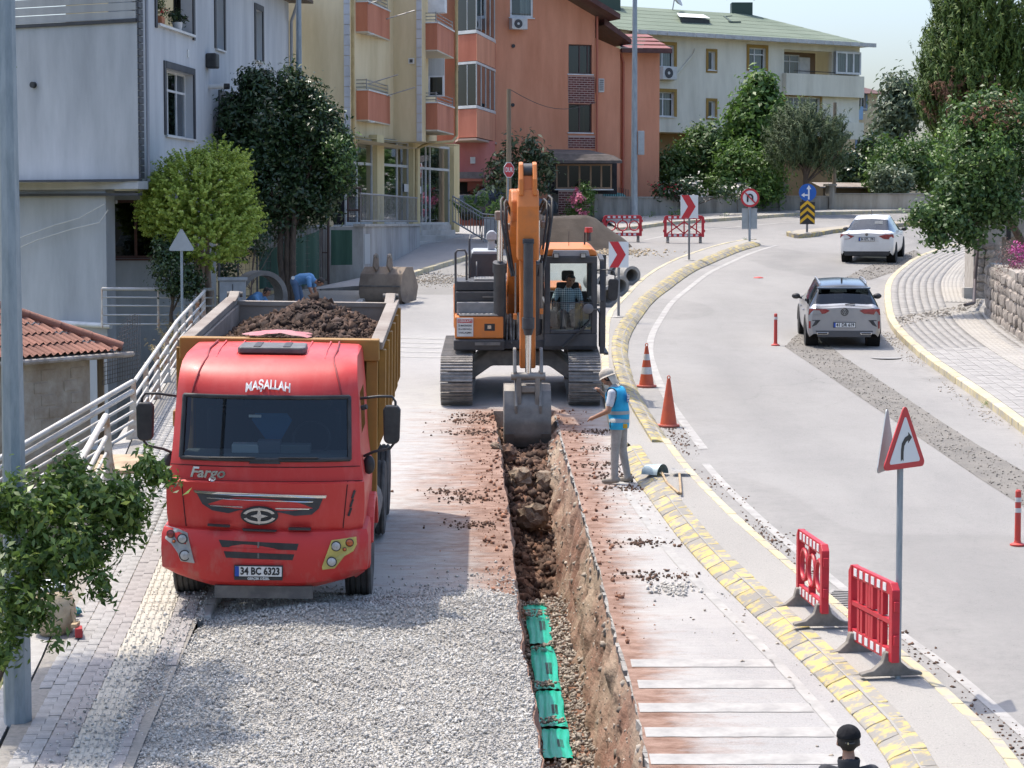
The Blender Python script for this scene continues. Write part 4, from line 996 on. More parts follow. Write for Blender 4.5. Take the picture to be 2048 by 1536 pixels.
ta, tb = G(727,562).to_2d(), G(840,500).to_2d(); FT = Fac(ta, tb - ta); tlen = (tb - ta).length
ter = empty('terrace_wall', gp(ta.x, ta.y), label='stained grey concrete terrace wall below the shopfronts', cat='wall')
M_STAIN = mat('stained_concrete', (.36,.355,.345),(.20,.19,.18), scale=.7, rough=.95, bump=.3, bscale=20, stretch=(1.5,1.5,.4), detail=8, lo=.42, hi=.66)
zT0, zT1 = Z(FT, 730,448), Z(FT, 838,458)
q = MB(); q.add([FT.P(0, gz(0, ta.y) - .3), FT.P(tlen, gz(0, tb.y) - .3), FT.P(tlen, zs0 - .05), FT.P(0, zs0 - .05), FT.P(0, gz(0, ta.y) - .3,-3), FT.P(tlen, gz(0, tb.y) - .3,-3), FT.P(tlen, zs0 - .05,-3), FT.P(0, zs0 - .05,-3)], [(0,1,2,3),(3,2,6,7),(4,0,3,7),(1,5,6,2)]); q.build('wall_face', M_STAIN, ter, world=True)
q = MB(); FT.box(q, -.05, tlen + .05, zs0 - .05, zs0 + .03,-.3,.06); q.build('coping', M_CONC, ter, world=True)
q = MB(); r = FT.rect(728,468,739,528); FT.box(q, r[0], r[1], r[2], r[3], .003,.02); q.build('meter_door', mat('grey_door', (.33,.35,.36), rough=.6), ter, world=True)
tr_ = empty('terrace_railing', (ta.x, ta.y, zs0), label='grey metal baluster railing on the concrete terrace', cat='railing')
for h in (.12,.95): MB().tube([FT.P(.1, zs0 + h, -.1), FT.P(tlen, zs0 + h, -.1)], .03,6).build('rail', M_MET, tr_, world=True)
k = .1
while k < tlen:
 MB().cyl(FT.P(k, zs0 + .02 if int(k * 10) % 14 == 1 else zs0 + .12,-.1), FT.P(k, zs0 + .95,-.1),.011, n=6).build('baluster', M_MET, tr_, world=True); k += .26
st = empty('shop_steps', G(880,490), label='pale marble steps leading up to the shop door', cat='steps')
sa = Vector((FT.P(tlen, 0,-.1).x, FT.P(tlen, 0,-.1).y)); sb = G(1004,471).to_2d(); FS2 = Fac(sa, sb - sa); sL = (sb - sa).length * .72
M_MARB = mat('pale_marble', (.46,.44,.41),(.36,.34,.31), scale=1.2, rough=.7)
zlow = gz(0, tb.y) - .1; n_ = 5; dz = (zs0 - zlow) / n_
for i in range(n_):
 q = MB(); FS2.box(q, 0, sL - .12 * i, zlow if i == 0 else zlow + dz * i - .02, zlow + dz * (i + 1),-3.0,.05 - i * .3); q.build('step', M_MARB, st, world=True, bevel=.01)
hr = MB(); h0 = G(1000,475); 
pts = [D(905,392,82), D(965,428,82.5), D(990,430,82.5), D(990,480,82.5)]; hr.tube(pts, .03,6); hr.tube([p - Vector((0,0,.14)) for p in pts[:3]], .025,6); hr.tube([p - Vector((0,0,.9)) for p in pts[:3]], .03,6)
sr_ = empty('stair_railing', pts[2] - Vector((0,0,1)), label='grey handrail beside the shop steps', cat='railing')
hr.build('handrail', M_MET, sr_, world=True)
for i in range(14):
 t = i / 13; p = pts[0].lerp(pts[1], t * 1.3) if t < .77 else pts[1].lerp(pts[2], (t - .77) / .23); MB().cyl(p - Vector((0,0,.9)), p, .014, n=6).build('baluster', M_MET, sr_, world=True)
wb = MB(); a, c = D(968,473,83), D(1012,473,83.4); wb.b2(a.x, c.x, 83,83.3, gz(0,83) - .3, D(968,434,83).z); tag(wb.build('low_white_wall', mat('flaking_whitewash', (.55,.54,.52),(.42,.41,.39), scale=2, rough=.95), world=True), 'low whitewashed wall behind the excavator boom', 'wall')
bl = sheet('upper_pavement', [p for p in offset(lkB, -.1)] + [Vector((1.0,92)), Vector((-2.4,92)), sa, ta, Vector((-6.0,64))], .12, groundmat('paving_concrete', (.22,.215,.21),(.28,.27,.26)))

# ---------------- orange house
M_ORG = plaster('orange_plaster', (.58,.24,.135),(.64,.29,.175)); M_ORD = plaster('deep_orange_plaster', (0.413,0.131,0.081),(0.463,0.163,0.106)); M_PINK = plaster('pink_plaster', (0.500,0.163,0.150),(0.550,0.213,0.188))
M_BROOF = mat('brown_roof_edge', (.075,.03,.026),(.11,.05,.045), scale=3, rough=.7)
FO = Fac(D(985,300,97.5).to_2d(),(.93,.37)); ob = empty('orange_house', gp(1,98), label='orange rendered house with brick panels and a tall gable', cat='house')
def bricks(par, F, r, d=.03):
 k = MB(); F.box(k, r[0], r[1], r[2], r[3], .003, d - .014); base = k.build('brick_panel', mat('pale_mortar', (.44,.33,.29), rough=.95), par, world=True)
 bh, bw = .085,.26; vs = []
 z, j = r[2] + .02,0; M_BR = mat('red_brick', (.15,.036,.032),(.10,.026,.024), scale=3, rough=.9, rnd=.2)
 while z + bh < r[3]:
  u = r[0] + .02 - (bw / 2 if j % 2 else 0)
  while u < r[1] - .05:
   a, b_ = max(u, r[0] + .01), min(u + bw - .03, r[1] - .01)
   if b_ - a > .05: q = MB(); F.box(q, a, b_, z, z + bh - .025, d - .02, d); q.build('brick', M_BR, base, world=True)
   u += bw
  z += bh + .012; j += 1
uR = FO.uz(1190,200)[0]; zg = gz(0,98) - 1; ro1 = FO.rect(1137,89,1184,148); ro2 = FO.rect(1137,208,1184,265); ro0 = FO.rect(1020,-40,1066,35)
apex = FO.uz(1060,-30); zE = Z(FO, 1190,33); q = MB()
FO.wall(q, -3.0, uR, zg, zE, [ro1, ro2,(ro0[0], ro0[1], ro0[2], zE)] if ro0[2] < zE else [ro1, ro2], dep=.2)
zA = Z(FO, 1135,0); uA = FO.uz(1135,0)[0]; sl_ = (zA - zE) / (uA - uR); zN = zE + sl_ * (1.0 - uR)
q.add([FO.P(ro0[1], zE), FO.P(uR, zE), FO.P(ro0[1], zE + sl_ * (ro0[1] - uR))], [(0,1,2)])
q.add([FO.P(-3, zE), FO.P(ro0[0], zE), FO.P(ro0[0], zE + 4), FO.P(-3, zE + 4)], [(0,1,2,3)])
e = FO.P(uR, 0); q.add([FO.P(uR, zg), FO.P(uR, zE), FO.P(uR, zE, -8), FO.P(uR, zg, -8)], [(0,1,2,3)]); q.build('wall', M_ORG, ob, world=True)
q = MB(); uo = FO.uz(1222,40)[0]; zo = Z(FO, 1222,42); ui = FO.uz(1110,0)[0]; zi = zo + sl_ * (ui - uo)
for d0, d1 in ((.0,1.3),):
 q.add([FO.P(uo, zo, 1.0), FO.P(ui - 4, zo + sl_ * (ui - 4 - uo),1.0), FO.P(ui - 4, zo + sl_ * (ui - 4 - uo) + .32,1.0), FO.P(uo, zo + .22,1.0), FO.P(uo, zo, -6), FO.P(ui - 4, zo + sl_ * (ui - 4 - uo),-6), FO.P(ui - 4, zo + sl_ * (ui - 4 - uo) + .32,-6), FO.P(uo, zo + .22,-6)], [(0,1,2,3),(4,7,6,5),(0,4,5,1),(3,2,6,7),(0,3,7,4),(1,5,6,2)])
q.build('roof', M_BROOF, ob, world=True)
M_BF = mat('brown_alu', (.06,.03,.027), rough=.5)
window(ob, FO, ro1, setback=.1, vs=(.5,.85), frame=M_BF, glass=M_TGLASS, sill=True); window(ob, FO, ro2, setback=.1, vs=(.5,), frame=M_BF, glass=M_TGLASS)
window(ob, FO, (ro0[0], ro0[1], ro0[2], ro0[2] + 1.5), setback=.02, fw=.09, vs=(), curtain=(.5,.95))
bricks(ob, FO, (ro1[0] - .02, ro1[1] + .12, Z(FO, 1160,207), Z(FO, 1160,152))); bricks(ob, FO, (ro2[0] - .02, ro2[1] + .15, Z(FO, 1160,297), Z(FO, 1160,271)))
acunit(ob, FO, FO.rect(1017,38,1048,60)); pipe_(ob, [FO.P(uR + .06, zE, .08), FO.P(uR + .06, zg, .08)], .05, mat('orange_pipe', (.40,.12,.07), rough=.6))
for (u, v) in ((1026,92),(1025,210)): x, z = FO.uz(u, v); MB().cyl(FO.P(x, z, .003), FO.P(x, z, .06),.08, n=12).build('vent_pipe', MATS['black_metal'], ob, world=True)
FO2 = Fac(D(1190,300,100.2).to_2d(),(.93,.37)); FO3 = Fac(D(1240,300,101.2).to_2d(),(.98,.2))
q = MB(); w2 = FO2.uz(1240,200)[0]; z2 = Z(FO2,1232,84); FO2.wall(q, -.6, w2, zg, Z(FO2,1240,98)); q.add([FO2.P(-.6, Z(FO2,1240,98)), FO2.P(w2, Z(FO2,1240,98)), FO2.P(-.6, Z(FO2,1200,66))], [(0,1,2)]); q.build('wing_wall', M_ORG, ob, world=True)
q = MB(); a0, a1 = FO2.uz(1250,90), FO2.uz(1196,52)
q.add([FO2.P(a0[0], a0[1], .7), FO2.P(a1[0], a1[1], .7), FO2.P(a1[0], a1[1] + .3,.7), FO2.P(a0[0], a0[1] + .2,.7), FO2.P(a0[0], a0[1], -4), FO2.P(a1[0], a1[1], -4), FO2.P(a1[0], a1[1] + .3,-4), FO2.P(a0[0], a0[1] + .2,-4)], [(0,1,2,3),(0,4,5,1),(3,2,6,7),(0,3,7,4)]); q.build('wing_roof', M_BROOF, ob, world=True)
q = MB(); w3 = FO3.uz(1319,200)[0]; z3 = Z(FO3,1280,99); FO3.wall(q, -.3, w3, zg, z3); q.add([FO3.P(w3, zg), FO3.P(w3, z3), FO3.P(w3, z3,-6), FO3.P(w3, zg, -6)], [(0,1,2,3)]); q.build('rear_wing_wall', M_ORG, ob, world=True)
pipe_(ob, [FO3.P(0, z3 - .2,.1), FO3.P(.12, z3 - .6,.1), FO3.P(.12, zg, .1)], .06, MATS['orange_pipe'])
q = MB(); za = z3 - .03; zr_ = Z(FO3,1280,60); ul, ur_ = FO3.uz(1236,98)[0], FO3.uz(1336,98)[0]; vl, vr = ul + .1, FO3.uz(1320,58)[0]
M_RROOF = mat('red_sheet_roof', (.19,.06,.055),(.24,.085,.078), scale=.8, rough=.7, stretch=(.4,.4,3))
rows = 4
for i in range(rows):
 t0, t1 = i / rows, (i + 1) / rows
 def L(a, b_, t): return a + (b_ - a) * t
 k = MB(); k.add([FO3.P(L(ul, vl, t0), L(za, zr_, t0) + .05, L(.7,-2.2, t0)), FO3.P(L(ur_, vr, t0), L(za, zr_, t0) + .05, L(.7,-2.2, t0)), FO3.P(L(ur_, vr, t1), L(za, zr_, t1), L(.7,-2.2, t1)), FO3.P(L(ul, vl, t1), L(za, zr_, t1), L(.7,-2.2, t1))], [(0,1,2,3)]); k.build('roof_strip', M_RROOF, ob, world=True)
q = MB(); FO3.box(q, ul, ur_, za - .16, za + .03,.5,.72); FO3.box(q, ul, ur_, za - .05, za, -.1,.5); q.build('roof_fascia', M_BROOF, ob, world=True)
q = MB(); q.add([FO3.P(ur_, za, .7), FO3.P(vr, zr_, -2.2), FO3.P(ur_, za, -5)], [(0,1,2)]); q.build('roof_hip', M_RROOF, ob, world=True)
x, z = FO2.uz(1193,172); q = MB(); FO2.box(q, x - .12, x + .16, z - .3, z + .3,.05,.5); aco = q.build('side_air_conditioner', MATS['ac_white'], ob, world=True, bevel=.02)
for k in range(6): q = MB(); FO2.box(q, x - .08, x + .12, z - .22 + k * .085, z - .18 + k * .085,.5,.51); q.build('grille_slat', MATS['fan_dark'], aco, world=True)
bay = [D(914,300,95.5).to_2d(), D(917,300,93.0).to_2d(), D(953,300,92.2).to_2d(), D(989,300,97.0).to_2d(), Vector((-.6,99)), Vector((-2.5,99))]
FBy = Fac(D(953,300,92.2).to_2d(),(1,0.02))
def bayseg(v0, v1, m, name, ins=0.0, par=ob):
 c = sum(bay, Vector((0,0))) / len(bay); q = MB(); q.prism([tuple(p + (c - p).normalized() * ins) for p in bay], 'z', Z(FBy, 953, v1), Z(FBy, 953, v0)); return q.build(name, m, par, world=True)
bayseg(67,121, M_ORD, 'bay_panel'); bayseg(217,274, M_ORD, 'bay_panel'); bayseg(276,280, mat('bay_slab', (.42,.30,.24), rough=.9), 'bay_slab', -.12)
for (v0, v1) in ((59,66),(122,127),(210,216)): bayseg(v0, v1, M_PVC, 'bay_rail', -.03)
for (v0, v1) in ((-60,58),(128,209)):
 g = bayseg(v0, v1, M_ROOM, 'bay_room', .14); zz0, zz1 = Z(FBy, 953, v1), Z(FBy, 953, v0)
 for (a, b_, n_) in ((1,2,2),(2,3,4)):
  for k in range(n_):
   p, q_ = bay[a].lerp(bay[b_], k / n_), bay[a].lerp(bay[b_], (k + 1) / n_); MB().quad((p.x, p.y, zz0),(q_.x, q_.y, zz0),(q_.x, q_.y, zz1),(p.x, p.y, zz1)).build('bay_pane', M_TGLASS, ob, world=True)
   MB().cyl((q_.x, q_.y, zz0),(q_.x, q_.y, zz1),.025, n=6).build('bay_mullion', M_ALU, ob, world=True)
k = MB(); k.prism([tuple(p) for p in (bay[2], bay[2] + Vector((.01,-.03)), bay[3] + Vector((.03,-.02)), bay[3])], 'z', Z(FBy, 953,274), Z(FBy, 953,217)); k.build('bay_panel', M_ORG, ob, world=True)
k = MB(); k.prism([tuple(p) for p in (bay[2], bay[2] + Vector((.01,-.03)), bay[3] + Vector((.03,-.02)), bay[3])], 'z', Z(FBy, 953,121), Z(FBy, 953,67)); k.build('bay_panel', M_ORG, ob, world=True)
FE = Fac(D(915,350,95).to_2d(),(1,.15)); q = MB(); rdr = FE.rect(908,364,936,425); FE.wall(q, -1, FE.uz(990,350)[0], zg, Z(FE, 950,282), [rdr]); q.build('entrance_wall', M_PINK, ob, world=True)
q = MB(); FE.box(q, rdr[0], rdr[1], rdr[2], rdr[3], -.2,-.15); q.build('entrance_door', M_ROOM, ob, world=True)
q = MB(); r = FE.rect(900,345,961,358); FE.box(q, r[0], r[1], r[2], r[3], .003,1.0); q.build('entrance_canopy', mat('grey_felt', (.20,.17,.165),(.14,.12,.115), scale=5, rough=.95), ob, world=True)
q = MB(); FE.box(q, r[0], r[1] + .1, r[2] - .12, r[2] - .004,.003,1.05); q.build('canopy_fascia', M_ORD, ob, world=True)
x, z = FE.uz(945,320); q = MB(); FE.box(q, x - .1, x + .1, z - .15, z + .12,.003,.14); q.build('meter_box', M_PVC, ob, world=True)
FC = Fac(D(1112,340,95.0).to_2d(),(1,.06)); rc = FC.rect(1112,328,1224,378)
window(ob, FC, rc, setback=.0, fw=.07, vs=(.22,.42,.62,.81), frame=mat('bronze_frame', (.24,.15,.09), rough=.5), glass=M_TGLASS, sill=True, name='garden_window')
bricks(ob, FC, (rc[0] + .1, rc[1] - .9, gz(0,95) + .0, rc[2] - .05))
q = MB(); M_FELT = mat('dark_felt', (.065,.055,.05),(.10,.085,.078), scale=4, rough=.95)
pts = [FC.P(*FC.uz(1096,322),.9), FC.P(*FC.uz(1240,322),.9), FC.P(*FC.uz(1184,297),-1.6), FC.P(*FC.uz(1097,296),-1.6), FC.P(*FC.uz(1100,307),.55), FC.P(*FC.uz(1226,312),.55)]
q.add([pts[4], pts[5], pts[2], pts[3], pts[0], pts[1]], [(0,1,2,3),(4,5,1,0)]); dn = Vector((0,0,-.12))
q.add([pts[0], pts[1], pts[1] + dn, pts[0] + dn, pts[2] + dn, pts[3] + dn, pts[2], pts[3]], [(0,1,2,3),(3,2,4,5),(1,6,4,2),(0,3,5,7)]); q.build('canopy_roof', M_FELT, ob, world=True)

# ---------------- cream building with a green hip roof
M_CREAM = plaster('cream_plaster', (0.650,0.606,0.488),(0.725,0.681,0.562)); M_OCH = mat('ochre_trim', (.33,.20,.045),(.28,.165,.035), scale=2, rough=.8)
FCm = Fac(D(1306,200,111).to_2d(),(.83,.55)); cb = empty('cream_apartment_block', gp(14,116), label='cream apartment block with green hip roof and ochre window frames', cat='building')
uE = FCm.uz(1719,150)[0]; zEv = Z(FCm, 1719,92) ; zEv = Z(FCm, 1400,73); zgc = gz(0,112) - 1; zov = Z(FCm, 1360,265)
big = [FCm.rect(*r) for r in ((1312,90,1348,134),(1314,184,1348,233),(1498,96,1531,142),(1498,190,1531,240))]; small = [FCm.rect(*r) for r in ((1416,103,1430,140),(1416,202,1430,234))]
ob1 = FCm.rect(1568,101,1664,148); ob2 = FCm.rect(1570,194,1640,245)
q = MB(); FCm.wall(q, -2, uE, zov, zEv + .15, big + small + [ob1, ob2], dep=.25); q.add([FCm.P(uE, zov), FCm.P(uE, zEv + .15), FCm.P(uE, zEv + .15,-10), FCm.P(uE, zov, -10)], [(0,1,2,3)])
q.quad(FCm.P(-2, zov), FCm.P(uE, zov), FCm.P(uE, zov, -1.5), FCm.P(-2, zov, -1.5)); q.build('wall', M_CREAM, cb, world=True)
q = MB(); FCm.wall(q, -2, uE, zgc, zov, d=-1.2); q.build('ground_floor_wall', mat('brown_plaster', (.26,.16,.075),(.31,.2,.1), scale=1, rough=.9), cb, world=True)
for r in big: window(cb, FCm, r, setback=.12, vs=(.42,), hs=(.72,), curtain=(.1,.95)); trim(cb, FCm, r, .16, M_OCH)
for r in small: window(cb, FCm, r, setback=.12, vs=(.8,), glass=M_TGLASS); trim(cb, FCm, r, .13, M_OCH, bottom=True)
window(cb, FCm, (ob2[0], ob2[1], ob2[2], ob2[3]), setback=.12, vs=(.28,.62), hs=(.6,), curtain=True); trim(cb, FCm, ob2,.12, M_OCH)
q = MB(); FCm.wall(q, ob1[0], ob1[1], ob1[2] - .3, ob1[3], d=-1.3); q.build('loggia_wall', mat('loggia_brown', (.24,.16,.10), rough=.9), cb, world=True)
window(cb, FCm, (ob1[0] + .1, ob1[0] + (ob1[1] - ob1[0]) * .62, ob1[2] - .1, ob1[3] - .15), setback=1.15, vs=(.33,.66), hs=(.7,), curtain=True, room=False, sill=False)
q = MB(); FCm.box(q, ob1[0] + (ob1[1] - ob1[0]) * .64, ob1[0] + (ob1[1] - ob1[0]) * .86, ob1[2] - .2, ob1[3] - .25,-1.28,-1.2); q.build('loggia_door', M_PVC, cb, world=True)
rw_ = FCm.rect(1666,104,1716,149); window(cb, FCm, rw_, setback=-.25, fw=.1, vs=(.42,.70), curtain=True, sill=False, room=False, name='enclosed_balcony')
q = MB(); FCm.box(q, ob1[0] - .1, uE + .05, Z(FCm, 1640,193), Z(FCm, 1640,150),.01,.32); q.build('balcony_parapet', M_CREAM, cb, world=True)
q = MB(); FCm.box(q, FCm.uz(1666,260)[0], uE + .05, Z(FCm, 1690,279), Z(FCm, 1690,245),.01,.32); q.build('balcony_parapet', M_CREAM, cb, world=True)
MB().tube([FCm.P(ob1[0] + .5, ob1[2] + .12,.2), FCm.P(ob1[1], ob1[2] + .12,.2)], .02,6).build('balcony_rail', MATS['black_metal'], cb, world=True)
acunit(cb, FCm, FCm.rect(1316,134,1344,160))
MB().tube([FCm.P(*FCm.uz(u, v),.04) for u, v in ((1346,160),(1352,150),(1370,128),(1386,108),(1390,98))], .05,6).build('pipe_sleeve', M_CREAM, cb, world=True)
M_GROOF = mat('green_shingle', (.12,.155,.11),(.155,.19,.14), scale=.5, rough=.9, stretch=(.6,.6,3), bump=.2, bscale=30, detail=8)
E0, E1 = FCm.P(FCm.uz(1260,66)[0], zEv, .6), FCm.P(FCm.uz(1736,90)[0], zEv, .6)
zE1 = zEv
rdgz = None; yR = FCm.P(FCm.uz(1500,60)[0], 0).y + 5.5
R1 = D(1502,29, yR); R0 = Vector((R1.x - 26 * .83, R1.y - 26 * .55, R1.z)); B1 = E1 + Vector((-.55,.83,0)) * 12.0; B0 = E0 + Vector((-.55,.83,0)) * 12.0
q = MB(); nstr = 7
for i in range(nstr):
 t0, t1 = i / nstr, (i + 1) / nstr; k = MB(); up = Vector((0,0,.008)); k.add([E0.lerp(R0, t0) + up, E1.lerp(R1, t0) + up, E1.lerp(R1, t1), E0.lerp(R0, t1)], [(0,1,2,3)]); k.build('roof_strip', M_GROOF, cb, world=True)
q.add([E1, B1, R1, R0, B0], [(0,1,2),(1,4,3,2)]); q.build('roof_back', M_GROOF, cb, world=True)
q = MB(); q.add([E0 - Vector((0,0,.05)), E1 - Vector((0,0,.05)), B1 - Vector((0,0,.05)), B0 - Vector((0,0,.05))], [(0,1,2,3)]); q.build('eave_soffit', M_PVC, cb, world=True)
M_GUT = mat('white_gutter', (.50,.50,.49),(.40,.40,.39), scale=3, rough=.5); ng = 26
for i in range(ng):
 a, c = E0.lerp(E1, i / ng), E0.lerp(E1,(i + .96) / ng); MB().bar(a, c, .14,.2).build('gutter_section', M_GUT, cb, world=True)
def roofpt(u, v):
 n_ = (E1 - E0).cross(R0 - E0).normalized(); d = ray(u, v); c = Vector((0,0, CAMH)); return c + d * ((E0 - c).dot(n_) / d.dot(n_))
p = roofpt(1484,26); q = MB(); q.b2(p.x - .55, p.x + .55, p.y - .1, p.y + .8, p.z - .8, p.z + .55); ch = q.build('chimney', mat('dark_green_metal', (.035,.06,.045), rough=.6), cb, world=True)
q = MB(); q.add([p + Vector(w_) for w_ in ((-.75,-.3,.75),(.75,-.3,.75),(.75,1,.75),(-.75,1,.75),(0,-.3,1.15),(0,1,1.15))], [(0,4,5,3),(1,2,5,4)]); q.build('chimney_cowl', M_BROOF, ch, world=True)
p = roofpt(1205,14); q = MB(); q.b2(p.x - .6, p.x + .9, p.y - .1, p.y + .8, p.z - .8, p.z + .6); q.build('chimney', MATS['dark_green_metal'], cb, world=True)
p0, p1 = roofpt(1358,44), roofpt(1420,47); q = MB(); q.add([p0 + Vector((0,-.2,.25)), p1 + Vector((0,-.2,.25)), p1 + Vector((-.2,1.6,.6)), p0 + Vector((0,1.6,.6)), p0 + Vector((0,0,-.1)), p1 + Vector((0,0,-.1)), p1 + Vector((-.2,1.6,.2)), p0 + Vector((0,1.6,.2))], [(0,1,2,3)], 0)
sk = q.build('roof_hatch', mat('hatch_white', (.62,.62,.6), rough=.5), cb, world=True)
q = MB(); q.bar(p0 + Vector((.1,0,.05)), p1 + Vector((-.05,0,.05)),.1,.3); q.build('hatch_frame', MATS['black_metal'], sk, world=True)
p0, p1 = roofpt(1448,33), roofpt(1478,44); q = MB(); q.bar(p0, roofpt(1462,44),.12,.08); q.bar(roofpt(1458,45), roofpt(1480,45),.14,.12); q.bar(p0, roofpt(1463,32),.1,.05); q.build('roof_window_frame', MATS['dark_green_metal'], cb, world=True)
p = roofpt(1345,20); q = MB(); q.lathe([(.02,0),(.3,.04),(.5,.16)], 16,(0,0,0)); dd = q.build('satellite_dish', mat('dish_grey', (.30,.31,.32), rough=.5), cb); dd.location = p + Vector((.1,0,.55)) - cb.location; dd.rotation_euler = (R(60),0, R(70))
MB().cyl(p, p + Vector((.1,0,.6)),.03, n=6).build('dish_mast', MATS['dish_grey'], cb, world=True)

# ---------------- small beige house behind
FD = Fac(D(1690,230,132).to_2d(),(1,.25)); hb2 = empty('beige_house', gp(20,134), label='small beige house with brown roof behind the cream block', cat='house')
u1_ = FD.uz(1755,230)[0]; zt2 = Z(FD, 1740,186); rb = [FD.rect(1712,190,1731,217), FD.rect(1714,276,1729,300)]
q = MB(); FD.wall(q, -3, u1_, gz(0,132) - 2, zt2, rb); q.add([FD.P(u1_, gz(0,132) - 2), FD.P(u1_, zt2), FD.P(u1_, zt2,-6), FD.P(u1_, gz(0,132) - 2,-6)], [(0,1,2,3)]); q.build('wall', plaster('beige_plaster', (0.552,0.444,0.288),(0.612,0.504,0.348)), hb2, world=True)
M_BLUE = mat('blue_trim', (.16,.22,.32), rough=.8)
for r in rb: window(hb2, FD, r, vs=(.65,), glass=M_TGLASS); trim(hb2, FD, r, .12, M_BLUE, bottom=True)
q = MB(); q.add([FD.P(-4, zt2 - .05,.5), FD.P(u1_ + .5, zt2 - .05,.5), FD.P(u1_ + .5, zt2 - .05,-6), FD.P(-4, zt2 - .05,-6), FD.P(-4, zt2 + 1.1,-2.5), FD.P(FD.uz(1728,170)[0], zt2 + .55,-1.5)], [(0,1,5,4),(1,2,5),(2,3,4,5),(0,3,2,1)]); q.build('roof', M_BROOF, hb2, world=True)
q = MB(); r = FD.rect(1696,214,1718,240); FD.box(q, r[0], r[1], r[2], r[3], .3,.6); q.build('balcony', mat('sky_blue_panel', (.24,.38,.56), rough=.6), hb2, world=True)

# ---------------- garden walls
gw = empty('garden_wall', gp(WALLB[0].x, WALLB[0].y), label='long rain stained concrete garden wall with square piers along the bend', cat='wall')
M_GW = mat('streaked_concrete', (.30,.285,.25),(.15,.14,.12), scale=.9, rough=.95, bump=.4, bscale=12, stretch=(2.2,2.2,.35), detail=9, lo=.40, hi=.66)
FGW = [Fac(a, b_ - a) for a, b_ in zip(WALLB[:-1], WALLB[1:])]
for i, (F, a, b_) in enumerate(zip(FGW, WALLB[:-1], WALLB[1:])):
 L = (b_ - a).length; vt = [396,395,394,389,389][i]; um = 1024 + FOC * ((a + b_) / 2).x / ((a + b_) / 2).y; zt_ = Z(F, um, vt)
 q = MB(); F.box(q, 0, L, gz(0, a.y) - .3, zt_, -.2,0); q.build('wall_section', M_GW if i < 3 else mat('pale_streaked_concrete', (.40,.37,.31),(.25,.225,.18), scale=.9, rough=.95, bump=.4, bscale=12, stretch=(2.2,2.2,.35), detail=9, lo=.40, hi=.66), gw, world=True)
 q = MB(); F.box(q, 0, L, zt_, zt_ + .06,-.25,.05); q.build('coping', M_GW, gw, world=True)
for (u, vt, wd) in ((1112,373,22),(1195,371,20),(1366,372,17),(1481,370,17),(1564,373,15),(1662,372,12)):
 F = FGW[0] if u < 1400 else FGW[1] if u < 1540 else FGW[2]; x = F.uz(u, 400)[0]; hw = wd / 2 * 98 / FOC; z = Z(F, u, vt)
 q = MB(); F.box(q, x - hw, x + hw, gz(0,97) - .3, z, -.3,.08); p_ = q.build('pier', M_GW, gw, world=True)
 q = MB(); F.box(q, x - hw - .08, x + hw + .08, z, z + .1,-.38,.16); q.build('pier_cap', M_GW, p_, world=True)
q = MB(); a, c = D(1640,373,106), D(1762,374,107); q.add([a, c, c + Vector((0,3,.25)), a + Vector((0,3,.25))], [(0,1,2,3)]); q.add([a, c, c - Vector((0,0,.06)), a - Vector((0,0,.06))], [(0,1,2,3)])
ls = empty('lean_to', gp(15,106), label='low lean-to with a corrugated sheet roof behind the garden wall', cat='shed'); q.build('roof', mat('rusty_sheet', (.20,.16,.13),(.28,.25,.22), scale=2, rough=.8), ls, world=True)
q = MB(); q.add([a - Vector((-.2,-.4,.06)), c - Vector((.2,-.4,.06)), c - Vector((.2,-.4,1.8)), a - Vector((-.2,-.4,1.8))], [(0,1,2,3)]); q.build('wall', mat('brown_boards', (.17,.12,.08),(.11,.08,.055), scale=2, rough=.9, stretch=(.3,.3,6)), ls, world=True)
gt = empty('garden_gate', gp(3.3,97), label='dark green metal gate between two concrete piers', cat='gate')
M_GATE = mat('dark_green_gate', (.02,.045,.032),(.03,.055,.04), scale=3, rough=.5)
for k in range(9):
 p = D(1178 + k * 1.2,430,95.9 + k * .22); MB().cyl((p.x, p.y, gz(0, p.y)),(p.x, p.y, Z(FGW[0], 1190,374)),.025, n=6).build('bar', M_GATE, gt, world=True)
a, c = D(1178,380,95.9), D(1189,380,97.8)
for z in (Z(FGW[0], 1190,380), Z(FGW[0], 1190,425)): MB().bar((a.x, a.y, z),(c.x, c.y, z),.04,.05).build('rail', M_GATE, gt, world=True)
pf = empty('pool_fence', gp(5,97.8), label='dark railing with turquoise screen above the garden wall', cat='fence')
q = MB(); a, c = D(1206,395,98.6), D(1256,396,99); zt_ = D(1206,380,98.6).z
q.add([a, c, Vector((c.x - .2, c.y, zt_ - .15)), Vector((a.x, a.y, zt_))], [(0,1,2,3)]); q.build('screen', mat('turquoise_screen', (.16,.36,.33), rough=.8), pf, world=True)
for k in range(12):
 p = a.lerp(c, k / 11); MB().cyl(p + Vector((0,-.08,0)), Vector((p.x, p.y - .08, zt_ + .25 - .02 * k)),.015, n=5).build('bar', MATS['black_metal'], pf, world=True)
pr_ = G(1972,612).to_2d()
rwll = empty('rubble_stone_wall', gp(STW[0].x, STW[0].y), label='rubble stone retaining wall bordering the right pavement', cat='wall')
M_RUB = mat('rubble_stone', (.34,.30,.26),(.22,.19,.165), scale=2.2, rough=.95, bump=.7, bscale=10, rnd=.25, detail=8); M_RMORT = mat('rubble_mortar', (.30,.27,.235),(.40,.37,.33), scale=4, rough=1, bump=.5)
